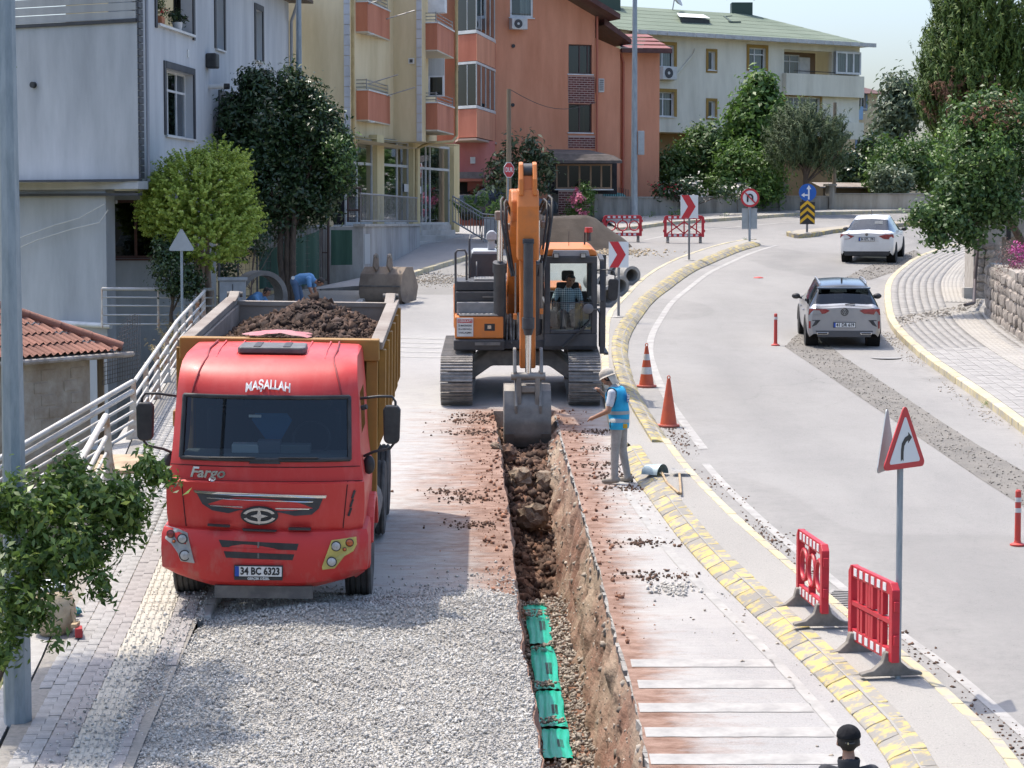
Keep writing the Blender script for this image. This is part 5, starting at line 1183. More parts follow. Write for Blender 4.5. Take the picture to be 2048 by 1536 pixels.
def rubble(F, u0, u1, z0f, z1f, dep, sz):
 q = MB(); n_ = 12
 vs = []
 for i in range(n_ + 1):
  u = u0 + (u1 - u0) * i / n_; vs += [F.P(u, z0f(u),-.05), F.P(u, z1f(u),-.05), F.P(u, z1f(u),-dep), F.P(u, z0f(u),-dep)]
 fs = [(4 * i + a, 4 * i + 4 + a, 4 * i + 4 + (a + 1) % 4,4 * i + (a + 1) % 4) for i in range(n_) for a in range(3)] + [(0,1,2,3),(4 * n_, 4 * n_ + 1,4 * n_ + 2,4 * n_ + 3)]
 q.add(vs, fs); q.build('core', M_RMORT, rwll, world=True)
 var = []
 for k in range(6):
  b_ = MB(); b_.ball((0,0,0),1,9,6, fn=lambda v: Vector([math.copysign(abs(c) ** .7, c) for c in v]) * (1 + .22 * noise.noise(v * 1.7 + Vector((k * 7,0,0))))); var.append(b_.mesh('stone', M_RUB, smooth=35))
 z, j = 0,0; cnt = 0
 while z < 4:
  h = sz * random.uniform(.7,1.1); u = u0 + random.uniform(0,.1)
  while u < u1:
   w_ = sz * random.uniform(.9,1.7)
   if z0f(u) + z + h < z1f(u) + .05 and u + w_ < u1 + .08:
    p = F.P(u + w_ / 2, z0f(u) + z + h / 2,-.05 + random.uniform(-.02,.03)); o = link('stone', random.choice(var), rwll, p - rwll.location, (random.uniform(-.1,.1), random.uniform(-.15,.15), math.atan2(F.t.y, F.t.x) + random.uniform(-.1,.1)),(w_ * .54,.11, h * .56))
   u += w_
  z += h
FSW = Fac(STW[0], STW[1] - STW[0]); LSW = (STW[1] - STW[0]).length
rubble(FSW, -.1, LSW, lambda u: gz(0, FSW.P(u, 0).y) + .05, lambda u: gz(0, FSW.P(u, 0).y) + 1.45 + .25 * u / LSW, 1.2,.30)
FPR = Fac(G(1946,608).to_2d(),(1,-.12)); rubble(FPR, 0,.75, lambda u: gz(0,60) + .2, lambda u: Z(FPR, 1970,474),3.0,.24)
FPS = Fac(FPR.P(.75,0).to_2d(),(.25,-1)); 
q = MB(); FPR.box(q, -.05,1.6, Z(FPR, 1970,474), Z(FPR, 1970,425),-3,-.05); q.build('parapet', M_GW, rwll, world=True)
q = MB(); FPR.box(q, .75,2.5, gz(0,60), Z(FPR, 1970,474),-3,-.4); q.build('backfill', M_RMORT, rwll, world=True)
dp = MB(); dp.tube([G(1930,610,.35), G(1948,606,.36), D(1950,560,61), D(1957,478,61), D(1968,472,61)], .045,8); pd = empty('downpipe', G(1938,612), label='brown drain pipe bent beside the stone pier on the right', cat='pipe'); dp.build('pipe', mat('brown_pipe', (.075,.055,.05), rough=.5), pd, world=True, smooth=60)
q = MB(); c = G(1935,608); q.b2(c.x - .12, c.x + .14, c.y - .1, c.y + .2, c.z, c.z + .45); q.build('block', M_CONC, pd, world=True, bevel=.01)
gp_ = empty('gate_post', G(1990,560), label='dark steel post standing on the rubble wall', cat='post'); a = D(2016,560,60); MB().b2(a.x - .06, a.x + .06, a.y, a.y + .12, D(2016,480,60).z, D(2016,408,60).z).build('shaft', MATS['black_metal'], gp_, world=True)
# DUMP TRUCK
M_RED = mat('truck_red', (.52,.028,.024),(.56,.095,.08), scale=2.2, rough=.5, coat=.12, detail=10, lo=.45, hi=.85, stretch=(1.6,1,.5), bump=.04, bscale=3)
M_RUBBER = mat('tyre_rubber', (.045,.044,.042),(.10,.095,.088), scale=3, rough=.9)
M_BPL = mat('black_plastic', (.018,.018,.02),(.035,.035,.036), scale=5, rough=.55)
M_CHROME = mat('chrome', (.62,.62,.62), rough=.22, metal=1.0)
M_STEEL = mat('chassis_steel', (.10,.095,.09),(.17,.155,.14), scale=4, rough=.75)
M_OCHRE = mat('ochre_paint', (.33,.175,.035),(.25,.13,.03), scale=2.2, rough=.6, bump=.1, bscale=20, lo=.4, hi=.7, detail=8)
M_WORN = mat('worn_steel', (.27,.235,.20),(.17,.135,.11), scale=1.6, rough=.8, bump=.2, bscale=15, detail=9, lo=.38, hi=.66)
def wheel(par, loc, r, wd, side, name='wheel', rimcol=None, n=28, treads=4, axis_r=.55):
 wl = empty(name, loc); wl.parent = par
 t = MB(); h = wd / 2; prof = [(r * axis_r, -h * .8),(r * .80,-h),(r * .95,-h * .97),(r, -h * .82)]
 for k in range(treads):
  a = -h * .82 + (2 * h * .82) * (k + .35) / treads; b_ = -h * .82 + (2 * h * .82) * (k + .65) / treads
  if k < treads: prof += [(r, a - .004),(r - .014, a),(r - .014, b_),(r, b_ + .004)]
 prof += [(r, h * .82),(r * .95, h * .97),(r * .80, h),(r * axis_r, h * .8),(r * axis_r, -h * .8)]
 t.lathe(prof, n, axis='x'); t.build('tyre', M_RUBBER, wl, smooth=35)
 q = MB(); q.lathe([(.001, side * h * .55),(r * .16, side * h * .55),(r * .18, side * h * .35),(r * .42, side * h * .2),(r * (axis_r - .04), side * h * .62),(r * (axis_r + .005), side * h * .8),(r * (axis_r + .005),-side * h * .8)], n, axis='x')
 q.build('rim', rimcol or M_STEEL, wl, smooth=35); return wl
Lf = G(527,1254)
TK = empty('dump_truck', Lf + Vector((0,0,.045)),(math.atan(SLOPE), R(.8), R(.8)), 'red cabbed dump truck with ochre tipper body facing the camera', 'truck')
LEV = [(.92,1.07,.14),(1.06,1.10,.05),(1.20,1.115,.035),(1.40,1.12,.03),(1.585,1.115,.02),(1.61,1.10,.085),(1.72,1.085,.095),(1.83,1.07,.11),(2.06,1.055,.175),(2.30,1.045,.245),(2.53,1.03,.31),(2.63,1.02,.35),(2.76,1.01,.46),(2.86,1.0,.64),(2.915,.985,.90),(2.94,.95,1.20)]
BULGE = .16
def bul(z): return float(np.interp(z, [2.5,2.85], [.16,.07]))
def cabfront(x, z):
 zs = [l[0] for l in LEV]; w_ = np.interp(z, zs, [l[1] for l in LEV]); f = np.interp(z, zs, [l[2] for l in LEV])
 return float(f + bul(z) * min(1, abs(x) / w_) ** 2.6)
YB = 1.95
def ring(z, w_, f):
 pts = []
 for y in (YB, 1.45,1.2,.95,.70,.5): pts.append((-w_, max(y, f + BULGE + .12), z))
 for k in range(17):
  x = -1 + 2 * k / 16; xx = math.copysign(abs(x) ** .9, x); px = xx * (w_ - .005); pts.append((px, f + bul(z) * abs(xx) ** 2.6 + (.05 if k in (0,16) else 0), z))
 for y in (.5,.70,.95,1.2,1.45, YB): pts.append((w_, max(y, f + BULGE + .12), z))
 return pts
cabB, cabG, cabF = MB(), MB(), MB(); rings = [ring(*l) for l in LEV]; NP = len(rings[0])
sideG = [MB(), MB()]
for i in range(len(LEV) - 1):
 za = LEV[i][0]
 for k in range(NP - 1):
  q = (rings[i][k], rings[i][k + 1], rings[i + 1][k + 1], rings[i + 1][k]); zin = 1.82 < za < 2.5
  if zin and 7 <= k <= 20: cabG.quad(*q)
  elif 1.9 < za < 2.5 and k in (1,2,3): sideG[0].quad(*q)
  elif 1.9 < za < 2.5 and NP - 2 - k in (1,2,3): sideG[1].quad(*q)
  else: cabB.quad(*q)
top = rings[-1]; cabB.add([(x, min(y, YB), z) for x, y, z in top] + [(0,1.35,2.965),(0, YB, 2.965)], [(k, k + 1, NP) for k in range(5, NP - 6)] + [tuple(range(0,6)) + (NP, NP + 1),(NP + 1, NP) + tuple(range(NP - 6, NP))])
cabB.add([(-1.05, YB, .92),(1.05, YB, .92),(.88, YB, 2.94),(-.88, YB, 2.94)], [(0,1,2,3)])
def weld(o):
 bm = bmesh.new(); bm.from_mesh(o.data); bmesh.ops.remove_doubles(bm, verts=bm.verts, dist=.0005); bmesh.ops.recalc_face_normals(bm, faces=bm.faces); bm.to_mesh(o.data); bm.free(); o.data.shade_smooth(); o.data.set_sharp_from_angle(angle=R(32)); return o
CAB = weld(cabB.build('cab', M_RED, TK)); tag(CAB, 'sun bleached red cab with chrome lettering')
WS = weld(cabG.build('windscreen', glassmat('truck_glass', tint=(.42,.48,.50), refl=.0), CAB))
for g in sideG: weld(g.build('side_window', MATS['truck_glass'], CAB))
fr = MB(); ws = [(x, z) for x, z in [(-.945,1.84),(.945,1.84),(.925,2.52),(-.925,2.52)]]
def on(x, z, d=.0): return (x, cabfront(x, z) - d, z)
def line_on(a, b_, n_=12, d=.012): return [on(a[0] + (b_[0] - a[0]) * t / n_, a[1] + (b_[1] - a[1]) * t / n_, d) for t in range(n_ + 1)]
loop = line_on(ws[0], ws[1]) + line_on(ws[1], ws[2]) + line_on(ws[2], ws[3]) + line_on(ws[3], ws[0])
fr.tube(loop, .026,6); fr.build('windscreen_seal', M_BPL, CAB, smooth=60)
def patch(poly, m, par, name, surf=cabfront, proud=.012, back=.03, step=.09, label=None, bev=0):
 pts = []
 for (a, b_) in zip(poly, poly[1:] + poly[:1]):
  a, b_ = Vector(a), Vector(b_); n_ = max(1, int((b_ - a).length / step)); pts += [a.lerp(b_, t / n_) for t in range(n_)]
 n_ = len(pts); q = MB(); q.add([(p.x, surf(p.x, p.y) - proud, p.y) for p in pts] + [(p.x, surf(p.x, p.y) + back, p.y) for p in pts], [tuple(range(n_))] + [(i, (i + 1) % n_, n_ + (i + 1) % n_, n_ + i) for i in range(n_)])
 return q.build(name, m, par, bevel=bev)
def tz(X, Y): return ((310 + .2343 * X - 530) / 178,(1254 - (900 + .2343 * Y)) / 177)
def tzs(pts, dx=0.0): return [tz(*p) for p in pts]
BL = [(.40,1.00,.06),(.47,1.10,-.02),(.60,1.155,-.055),(.80,1.165,-.06),(.98,1.16,-.045),(1.045,1.14,.0),(1.06,1.08,.07)]
def bumpfront(x, z):
 zs = [l[0] for l in BL]; w_ = np.interp(z, zs, [l[1] for l in BL]); f = np.interp(z, zs, [l[2] for l in BL]); return float(f + .22 * min(1, abs(x) / w_) ** 3)
bb = MB(); rr = []
for z, w_, f in BL:
 pts = [(-w_, .95, z),(-w_, .6, z)]
 for k in range(21):
  x = -1 + k / 10; pts.append((x * w_, f + .22 * abs(x) ** 3, z + (.0 if z > .5 else .09 * max(0, abs(x) - .55) / .45)))
 pts += [(w_, .6, z),(w_, .95, z)]; rr.append(pts)
for a, b_ in zip(rr[:-1], rr[1:]):
 for k in range(len(a) - 1): bb.quad(a[k], a[k + 1], b_[k + 1], b_[k])
bb.add(rr[-1] + [(0,.5,1.06)], [(k, k + 1, len(rr[-1])) for k in range(len(rr[-1]) - 1)])
BM = weld(bb.build('bumper', mat('bumper_red', (.50,.027,.024),(.37,.17,.13), scale=2.6, rough=.55, detail=11, lo=.52, hi=.80, stretch=(1.3,1,.6)), TK)); tag(BM, 'scratched red front bumper')
patch(tzs([(365,405),(1440,435),(1405,525),(1345,578),(1200,588),(1080,560),(740,540),(640,572),(500,552),(415,500)]), mat('grille_black', (.03,.032,.036),(.05,.05,.055), scale=6, rough=.5), CAB, 'grille', proud=.008)
patch(tzs([(340,383),(1472,413),(1462,436),(352,406)]), M_CHROME, CAB, 'grille_trim', proud=.02)
patch(tzs([(450,440),(1360,464),(1350,472),(455,449)]), M_CHROME, CAB, 'grille_bar', proud=.016); patch(tzs([(480,505),(760,512),(760,520),(488,514)]), M_CHROME, CAB, 'grille_bar', proud=.016); patch(tzs([(1040,520),(1330,525),(1320,534),(1040,529)]), M_CHROME, CAB, 'grille_bar', proud=.016)
ex, ez = tz(903,587)
def ell(rx, rz, n_=28, a0=0, a1=2 * math.pi): return [(ex + rx * math.cos(a0 + (a1 - a0) * k / n_), ez + rz * math.sin(a0 + (a1 - a0) * k / n_)) for k in range(n_)]
bd = patch(ell(.21,.108), M_BPL, CAB, 'badge', proud=.03, step=1)
def ringpatch(r0, r1, a0, a1, m, proud):
 n_ = 16; o_ = [(ex + r0[0] * math.cos(a0 + (a1 - a0) * k / n_), ez + r0[1] * math.sin(a0 + (a1 - a0) * k / n_)) for k in range(n_ + 1)]; i_ = [(ex + r1[0] * math.cos(a0 + (a1 - a0) * k / n_), ez + r1[1] * math.sin(a0 + (a1 - a0) * k / n_)) for k in range(n_ + 1)]
 return patch(o_ + i_[::-1], m, bd, 'badge_ring', proud=proud, step=1)
ringpatch((.185,.09),(.15,.062), R(20), R(165), M_CHROME, .04); ringpatch((.185,.09),(.15,.062), R(200), R(345), M_CHROME, .04)
patch([(ex, ez + .105),(ex + .022, ez + .022),(ex + .10, ez),(ex + .022, ez - .022),(ex, ez - .105),(ex - .022, ez - .022),(ex - .10, ez),(ex - .022, ez + .022)], M_CHROME, bd, 'badge_star', proud=.046, step=1)
for sl_p in ([(562,790),(1240,815),(1225,870),(590,850)], [(605,885),(1205,905),(1190,955),(625,940)]):
 s_ = patch(tzs(sl_p), M_BPL, BM, 'air_slot', bumpfront, proud=.004)
 a, c = tz(900, sl_p[0][1] + 12), tz(900, sl_p[3][1]); 
 patch([(a[0] - .01, a[1]),(a[0] + .01, a[1]),(c[0] + .01, c[1]),(c[0] - .01, c[1])], M_STEEL, s_, 'slot_bar', bumpfront, proud=.012)
for p_ in ([(465,662),(655,668),(655,684),(465,678)], [(1152,682),(1340,686),(1340,704),(1152,700)], [(760,696),(1055,706),(1040,718),(775,710)]): patch(tzs(p_), M_BPL, BM, 'gap_slot', lambda x, z: bumpfront(x, 1.0) + .02, proud=.03)
M_LAMPS = mat('lamp_bezel_silver', (.36,.36,.34),(.25,.25,.24), scale=6, rough=.4); M_LAMPY = mat('lamp_bezel_yellow', (.50,.42,.11),(.38,.33,.10), scale=5, rough=.5)
M_LENS = mat('lamp_lens', (.45,.45,.43),(.30,.30,.29), scale=14, rough=.12, coat=.6); M_AMB = mat('amber_lens', (.42,.09,.015), rough=.25, coat=.4); M_REDL = mat('red_lens', (.22,.03,.025), rough=.25, coat=.4)
def lampunit(poly, m, lamps, lab):
 h = patch(tzs(poly), m, BM, 'headlight', bumpfront, proud=.022, bev=.006); tag(h, lab)
 for X, Y, r, mm in lamps:
  x, z = tz(X, Y); r *= .2343 / 178; y = bumpfront(x, z) - .022; k = MB(); k.cyl((x, y, z),(x, y - .012, z), r, n=18); rg = k.build('lamp_ring', M_BPL, h, smooth=40)
  k = MB(); k.lathe([(.001,-.026),(r * .5,-.022),(r * .8,-.012)], 18,(x, y, z), axis='y'); k.build('lens', mm, h, smooth=50)
lampunit([(85,715),(200,722),(290,748),(355,1000),(232,990),(205,920),(150,850),(92,812)], M_LAMPS, [(143,765,36, M_REDL),(248,795,44, M_LENS),(270,935,48, M_LENS),(173,822,16, M_AMB)], 'headlight unit with silver bezel')
lampunit([(1515,790),(1722,770),(1728,835),(1700,890),(1625,930),(1545,1030),(1440,1040),(1437,1012)], M_LAMPY, [(1555,838,44, M_LENS),(1668,815,36, M_AMB),(1520,970,44, M_LENS),(1627,868,17, M_AMB)], 'headlight unit with yellow painted bezel')
M_PLW = mat('plate_white', (.66,.66,.64), rough=.5); M_PLB = mat('plate_blue', (.01,.06,.32), rough=.5); M_INK = mat('plate_ink', (.012,.012,.014), rough=.6)
def plate(par, txt, c, wd, ht, rot, fr=True):
 e = MB(); e.b2(-wd / 2 - .012, wd / 2 + .012,0,.02,-ht / 2 - .012, ht / 2 + .012); p = e.build('number_plate', M_BPL, par, loc=c, rot=rot)
 k = MB(); k.b2(-wd / 2, wd / 2,-.004,-.001,-ht / 2, ht / 2); k.build('plate_face', M_PLW, p); k = MB(); k.b2(-wd / 2,-wd / 2 + .045 * wd / .52,-.007,-.0045,-ht / 2, ht / 2); k.build('plate_band', M_PLB, p)
 text(txt, ht * 1.02, M_INK, p, (.02 * wd / .52,-.0065,0), width=wd * .84, bold=.004); return p
px_, pz_ = tz(902,1050); npl = plate(BM, '34 BC 6323', (px_, bumpfront(px_, pz_) - .03, pz_),.52,.112,(0,0,0))
sub = MB(); sub.b2(-.27,.27,0,.015,-.10,-.062); so_ = sub.build('dealer_strip', M_BPL, npl); text('GERÇEK DİZEL', .036, M_PLW, npl, (0,-.003,-.083), bold=.001)
def text_on(body, size, m, par, cx, cz, surf, d=.006, arch=0.0, wd=None, shear=0.0, bold=0.0, name='lettering', tall=1.0):
 me = textmesh(body, size, .003, bold=bold, shear=shear); xs = [v.co.x for v in me.vertices]; k = wd / (max(xs) - min(xs)) if wd else 1
 for v in me.vertices:
  x, y, e = v.co.x * k, v.co.y * tall, v.co.z; z = cz + y - arch * x * x; v.co = (cx + x, surf(cx + x, z) - d - e, z)
 me.materials.clear(); me.materials.append(m); return link(name, me, par)
text_on('MAŞALLAH', .115, M_PLW, CAB, .02,2.655, cabfront, .04, arch=.6, wd=.50, bold=.003, tall=1.15)
fx_, fz_ = tz(452,240); text_on('Fargo', .16, M_CHROME, CAB, fx_, fz_, cabfront, .012, wd=.40, shear=.25, bold=.004)
M_SEAM = mat('panel_gap', (.05,.008,.008), rough=.8)
for pts in ([(-1.09,1.603),(1.09,1.603)], [(-1.06,1.76),(1.06,1.76)], [(-.93,1.60),(-.88,1.07)], [(.93,1.60),(.88,1.07)]): MB().tube(line_on(pts[0], pts[1], 14,.001),.006,5).build('panel_gap', M_SEAM, CAB)
for x in (-.62,-.40,-.1,.14,.40,.62): MB().tube([(x, y, float(np.interp(y, [.36 + BULGE * abs(x) ** 2.6,.5,.7,.95,1.2,1.95], [2.63,2.76,2.86,2.915,2.945,2.965])) + .0) for y in (.85,1.0,1.2,1.5,1.9)], .012,6).build('roof_rib', M_RED, CAB, smooth=60)
for sx in (-1,1): MB().tube([on(sx * (.84 - .02 * k), z, .004) for k, z in enumerate((2.55,2.63,2.70,2.76,2.82,2.86,2.90))] + [(sx * .74,1.2,2.955),(sx * .72,1.9,2.965)], .012,6).build('roof_seam', mat('seam_red', (.25,.02,.022), rough=.6), CAB, smooth=60)
h = MB(); h.prism([(-.36,.95),(.36,.95),(.39,1.0),(.38,1.42),(.34,1.46),(-.34,1.46),(-.38,1.42),(-.39,1.0)], 'z', 2.93,3.005); rh = h.build('roof_hatch', mat('hatch_grey', (.075,.075,.078),(.12,.12,.12), scale=4, rough=.6), CAB, bevel=.02)
for x in (-.17,.17): MB().b2(x - .04, x + .04,.99,1.42,3.003,3.012).build('hatch_strap', M_BPL, rh)
for sx, a, c in ((-1,(-.10,1.87),(-.62,1.86)),(1,(.16,1.87),(.60,1.87))):
 w_ = MB(); w_.tube(line_on(a, c, 8,.045),.010,6); w_.build('wiper', M_BPL, CAB)
patch([(-.17,1.80),(.18,1.80),(.16,1.835),(-.15,1.835)], M_BPL, CAB, 'wiper_cover', proud=.03)
for k in range(3):
 z0 = 1.50 - k * .10; MB().tube([on(.98 - .02 * k + .03 * t, z0 - .09 * (1 - t),.004) for t in (0,.5,1)], .014,6).build('side_gill', M_BPL, CAB)
q = MB(); q.b2(-.95,.95,.35,.75,1.55,1.86); q.build('dashboard', mat('dash_grey', (.13,.14,.14), rough=.8), CAB, bevel=.03)
for x, wd, dz_, m in ((-.24,.32,.10, M_PLW),(.02,.26,.14, mat('dash_box', (.16,.17,.2), rough=.7)),(.32,.34,.1, mat('dash_grey2', (.18,.20,.20), rough=.7))): MB().b2(x - wd / 2, x + wd / 2,.42,.6,1.86,1.86 + dz_).build('dashboard_item', m, CAB, bevel=.01)
q = MB(); q.b2(-.98,.98,1.86,1.9,1.0,2.9); q.build('cab_back_wall', mat('cab_lining', (.10,.12,.13),(.06,.07,.08), scale=1, rough=.9), CAB)
for x in (-.5,.5): q = MB(); q.b2(x - .28, x + .28,1.25,1.4,1.45,2.25); q.b2(x - .17, x + .17,1.27,1.38,2.25,2.48); q.build('driver_seat' if x > 0 else 'seat', mat('seat_dark', (.03,.032,.036), rough=.9), CAB, bevel=.05)
q = MB(); q.prism([(-.02,1.95),(.12,1.95),(.26,2.2),(.2,2.28),(-.16,2.28),(-.2,2.2)], 'y', .70,.71); q.build('pennant', mat('pennant_blue', (.02,.14,.30), rough=.8), CAB)
q = MB(); [q.add(*(lambda p: (p.v, p.f))(MB().tube([(.48 + .21 * math.cos(a),.72 + .1 * math.sin(a),1.98 + .19 * math.sin(a)) for a in np.linspace(0,2 * math.pi, 20)], .016,6)))]; q.build('steering_wheel', M_BPL, CAB)
q = MB(); q.b2(-.2,-.06,.36,.37,2.28,2.31); q.build('toll_tag', M_PLW, CAB)
for sx in (-1,1):
 mr_ = MB(); x1 = 1.40 * sx; e0 = cabfront(sx * 1.0,2.45) + .25
 mr_.tube([(sx * 1.0, e0,2.46),(sx * 1.25, e0 - .06,2.50),(x1, e0 - .06,2.50),(x1 + .04 * sx, e0 - .06,2.44),(x1 + .04 * sx, e0 - .06,1.98),(x1 - .02 * sx, e0 - .06,1.90),(sx * 1.2, e0 - .04,1.86),(sx * 1.08, e0,1.80)], .016,8)
 arm = mr_.build('mirror_arm', M_BPL, TK, smooth=60)
 q = MB(); q.prism([(x1 - .09,2.0),(x1 - .10,2.35),(x1 - .07,2.40),(x1 + .07,2.40),(x1 + .10,2.35),(x1 + .09,2.0),(x1 + .05,1.96),(x1 - .05,1.96)], 'y', e0 - .12, e0 - .02); q.build('mirror_housing', M_BPL, arm, bevel=.02)
 q = MB(); q.ball((sx * 1.14, e0,1.70),(.07,.05,.11),10,8); q.build('mirror_foot', M_BPL, arm, smooth=60)
q = MB(); q.cyl((1.06,.52,2.38),(1.12,.50,2.40),.03, n=8); q.build('side_lamp', M_BPL, CAB)
for sx in (-1,1):
 f_ = MB(); arc = [(1.45 + .66 * math.cos(a),.62 + .62 * math.sin(a)) for a in np.linspace(R(165), R(15),12)]; inn = [(1.45 + .60 * math.cos(a),.60 + .57 * math.sin(a)) for a in np.linspace(R(15), R(165),12)]
 f_.prism(arc + inn, 'x', sx * .80, sx * 1.19); f_.build('wheel_arch', M_RED, TK, bevel=.015)
 st_ = MB(); st_.b2(sx * .95, sx * 1.16,.70,.92,.48,.95); st_.build('step', M_RED, TK, bevel=.03)
 MB().b2(sx * 1.075, sx * 1.095,.62,.66,1.0,2.5).build('door_seam', MATS['seam_red'], CAB) if False else None
 hd = MB(); hd.b2(sx * 1.10, sx * 1.125,1.1,1.3,1.62,1.66); hd.build('door_handle', M_BPL, CAB)
for y, dual in ((1.45,0),(5.05,1),(6.40,1)):
 for sx in (-1,1):
  wheel(TK, (sx * 1.0, y, .50),.50,.31, sx)
  if dual: wheel(TK, (sx * .66, y, .50),.50,.31, sx)
q = MB(); q.b2(-.42,-.30,.6,7.2,.75,1.0); q.b2(.30,.42,.6,7.2,.75,1.0); q.b2(-.9,.9,.5,.8,.42,.55); q.b2(-.3,.3,.9,1.9,.6,1.0); q.build('chassis', M_STEEL, TK, bevel=.01)
for y in (1.45,5.05,6.40): MB().cyl((-.9, y, .5),(.9, y, .5),.09, n=10).build('axle', M_STEEL, TK)
MB().b2(-.55,.55,.02,.06,.28,.42).build('underrun_plate', M_STEEL, TK)
q = MB(); q.cyl((.88,2.5,.75),(.88,3.6,.75),.30, n=18); q.build('fuel_tank', M_STEEL, TK, smooth=40, bevel=.02)
W_, Y0, Y1, ZB, ZT = 1.17,2.12,7.35,1.35,2.86
body = empty('tipper_body', (0,0,0)); body.parent = TK
def panel(name, fn, m=M_OCHRE, **k): q = MB(); fn(q); return q.build(name, m, body, **k)
panel('floor', lambda q: q.b2(-1.0,1.0, Y0 + .1, Y1, ZB - .12, ZB), M_WORN)
for sx in (-1,1):
 q = MB(); q.prism([(sx * 1.0, ZB),(sx * W_, ZB + .55),(sx * W_, ZT),(sx * (W_ - .06), ZT),(sx * (W_ - .06), ZB + .58),(sx * .94, ZB)], 'y', Y0 + .06, Y1); sw = q.build('side_wall', M_OCHRE, body)
 q = MB(); q.b2(sx * (W_ - .10), sx * (W_ + .06), Y0 - .05, Y1 + .02, ZT, ZT + .09); q.build('top_rail', M_WORN, sw, bevel=.01)
 for k in range(6):
  y = Y0 + .15 + k * (Y1 - Y0 - .3) / 5; q = MB(); q.prism([(sx * 1.02, ZB - .1),(sx * (W_ + .09), ZB + .5),(sx * (W_ + .09), ZT - .02),(sx * (W_ + .002), ZT - .02),(sx * (W_ + .002), ZB + .55),(sx * 1.0, ZB)], 'y', y - .07, y + .07); q.build('side_rib', M_OCHRE, sw, bevel=.008)
 q = MB(); q.b2(sx * (W_ - .13), sx * (W_ - .062), Y0 + .1, Y1, ZB + .6, ZT - .01); q.build('side_liner', M_WORN, sw)
fw_ = panel('front_wall', lambda q: q.b2(-W_ + .002, W_ - .002, Y0, Y0 + .06, ZB - .3, ZT + .1))
q = MB(); q.b2(-W_ - .02, W_ + .02, Y0 - .16, Y0 - .002, ZT - .13, ZT + .13); q.build('front_beam', M_OCHRE, fw_, bevel=.015)
for x in (-1.1,-.55,0,.55,1.1): q = MB(); q.b2(x - .07, x + .07, Y0 - .10, Y0 - .003, ZB - .3, ZT - .135); q.build('front_rib', M_OCHRE, fw_, bevel=.01)
tg = panel('tailgate', lambda q: q.b2(-W_ + .1, W_ - .1, Y1 - .08, Y1 - .01, ZB, ZT - .02), M_WORN)
q = MB(); q.b2(-W_ + .05, W_ - .05, Y1 - .1, Y1 + .03, ZT - .02, ZT + .04); q.build('tailgate_rail', M_WORN, tg)
for sx in (-1,1):
 q = MB(); q.prism([(Y1 - .6, ZT + .09),(Y1 + .05, ZT + .09),(Y1 + .05, ZT + .17),(Y1 - .08, ZT + .18),(Y1 - .2, ZT + .14)], 'x', sx * (W_ - .13), sx * (W_ + .01)); q.build('hinge_arm', M_WORN, tg, bevel=.01)
 MB().cyl((sx * (W_ - .17), Y1 - .03, ZT + .13),(sx * (W_ + .05), Y1 - .03, ZT + .13),.04, n=10).build('hinge_pin', M_STEEL, tg)
q = MB(); q.b2(-1.28,-1.05,2.0,2.5,1.9,2.1); q.build('side_box', M_OCHRE, TK, bevel=.02)
TKM = Matrix.Translation(TK.location) @ TK.rotation_euler.to_matrix().to_4x4()
def loadz(x, y): 
 t = (y - Y0) / (Y1 - Y0); return ZB + 1.22 + .50 * math.exp(-((x - .12) / .62) ** 2 - ((t - .62) / .30) ** 2) + .10 * noise.fractal((x * 2.2, y * 2.2,3),1,2,4) + .18 * math.exp(-((x - .75) / .3) ** 2 - ((t - .45) / .25) ** 2)
q = MB(); q.grid(lambda a, b_: TKM @ Vector((-1.06 + 2.12 * a, Y0 + .1 + (Y1 - Y0 - .2) * b_, loadz(-1.06 + 2.12 * a, Y0 + .1 + (Y1 - Y0 - .2) * b_))),40,70)
P = []
for _ in range(8000):
 x, y = random.uniform(-1.02,1.02), random.uniform(Y0 + .15, Y1 - .15); p = TKM @ Vector((x, y, loadz(x, y) + .01)); P.append(p[:])
V, F = stones(P, rng.choice([.010,.015,.021,.03,.044,.065], len(P), p=[.25,.25,.2,.15,.1,.05]), False, .38)
gv = np.array([v[:] for v in q.v]); gf = np.array(q.f); gf = np.concatenate([gf[:, [0,1,2]], gf[:, [0,2,3]]])
o = stuff_mesh('soil_load', np.concatenate([V, gv]), np.concatenate([F, gf + len(V)]), mat('dark_dug_soil', (.085,.05,.034),(.045,.028,.021), scale=3, rough=1, island=.45)); tag(o, 'heap of dark dug soil filling the truck body', 'soil', kind='stuff')
q = MB(); q.grid(lambda a, b_: TKM @ Vector((-.42 + .75 * a + .06 * math.sin(b_ * 7), Y0 - .13 + .4 * b_, ZT + .145 + .05 * math.sin(a * 3.1) + .02 * noise.noise((a * 6, b_ * 4,0)) - .03 * (b_ - .5) ** 2)),14,6); rag = q.build('pink_rag', mat('pink_cloth', (.45,.16,.18),(.36,.2,.2), scale=6, rough=.95), world=True, smooth=60); tag(rag, 'crumpled pink rag draped on the truck headboard', 'rag')
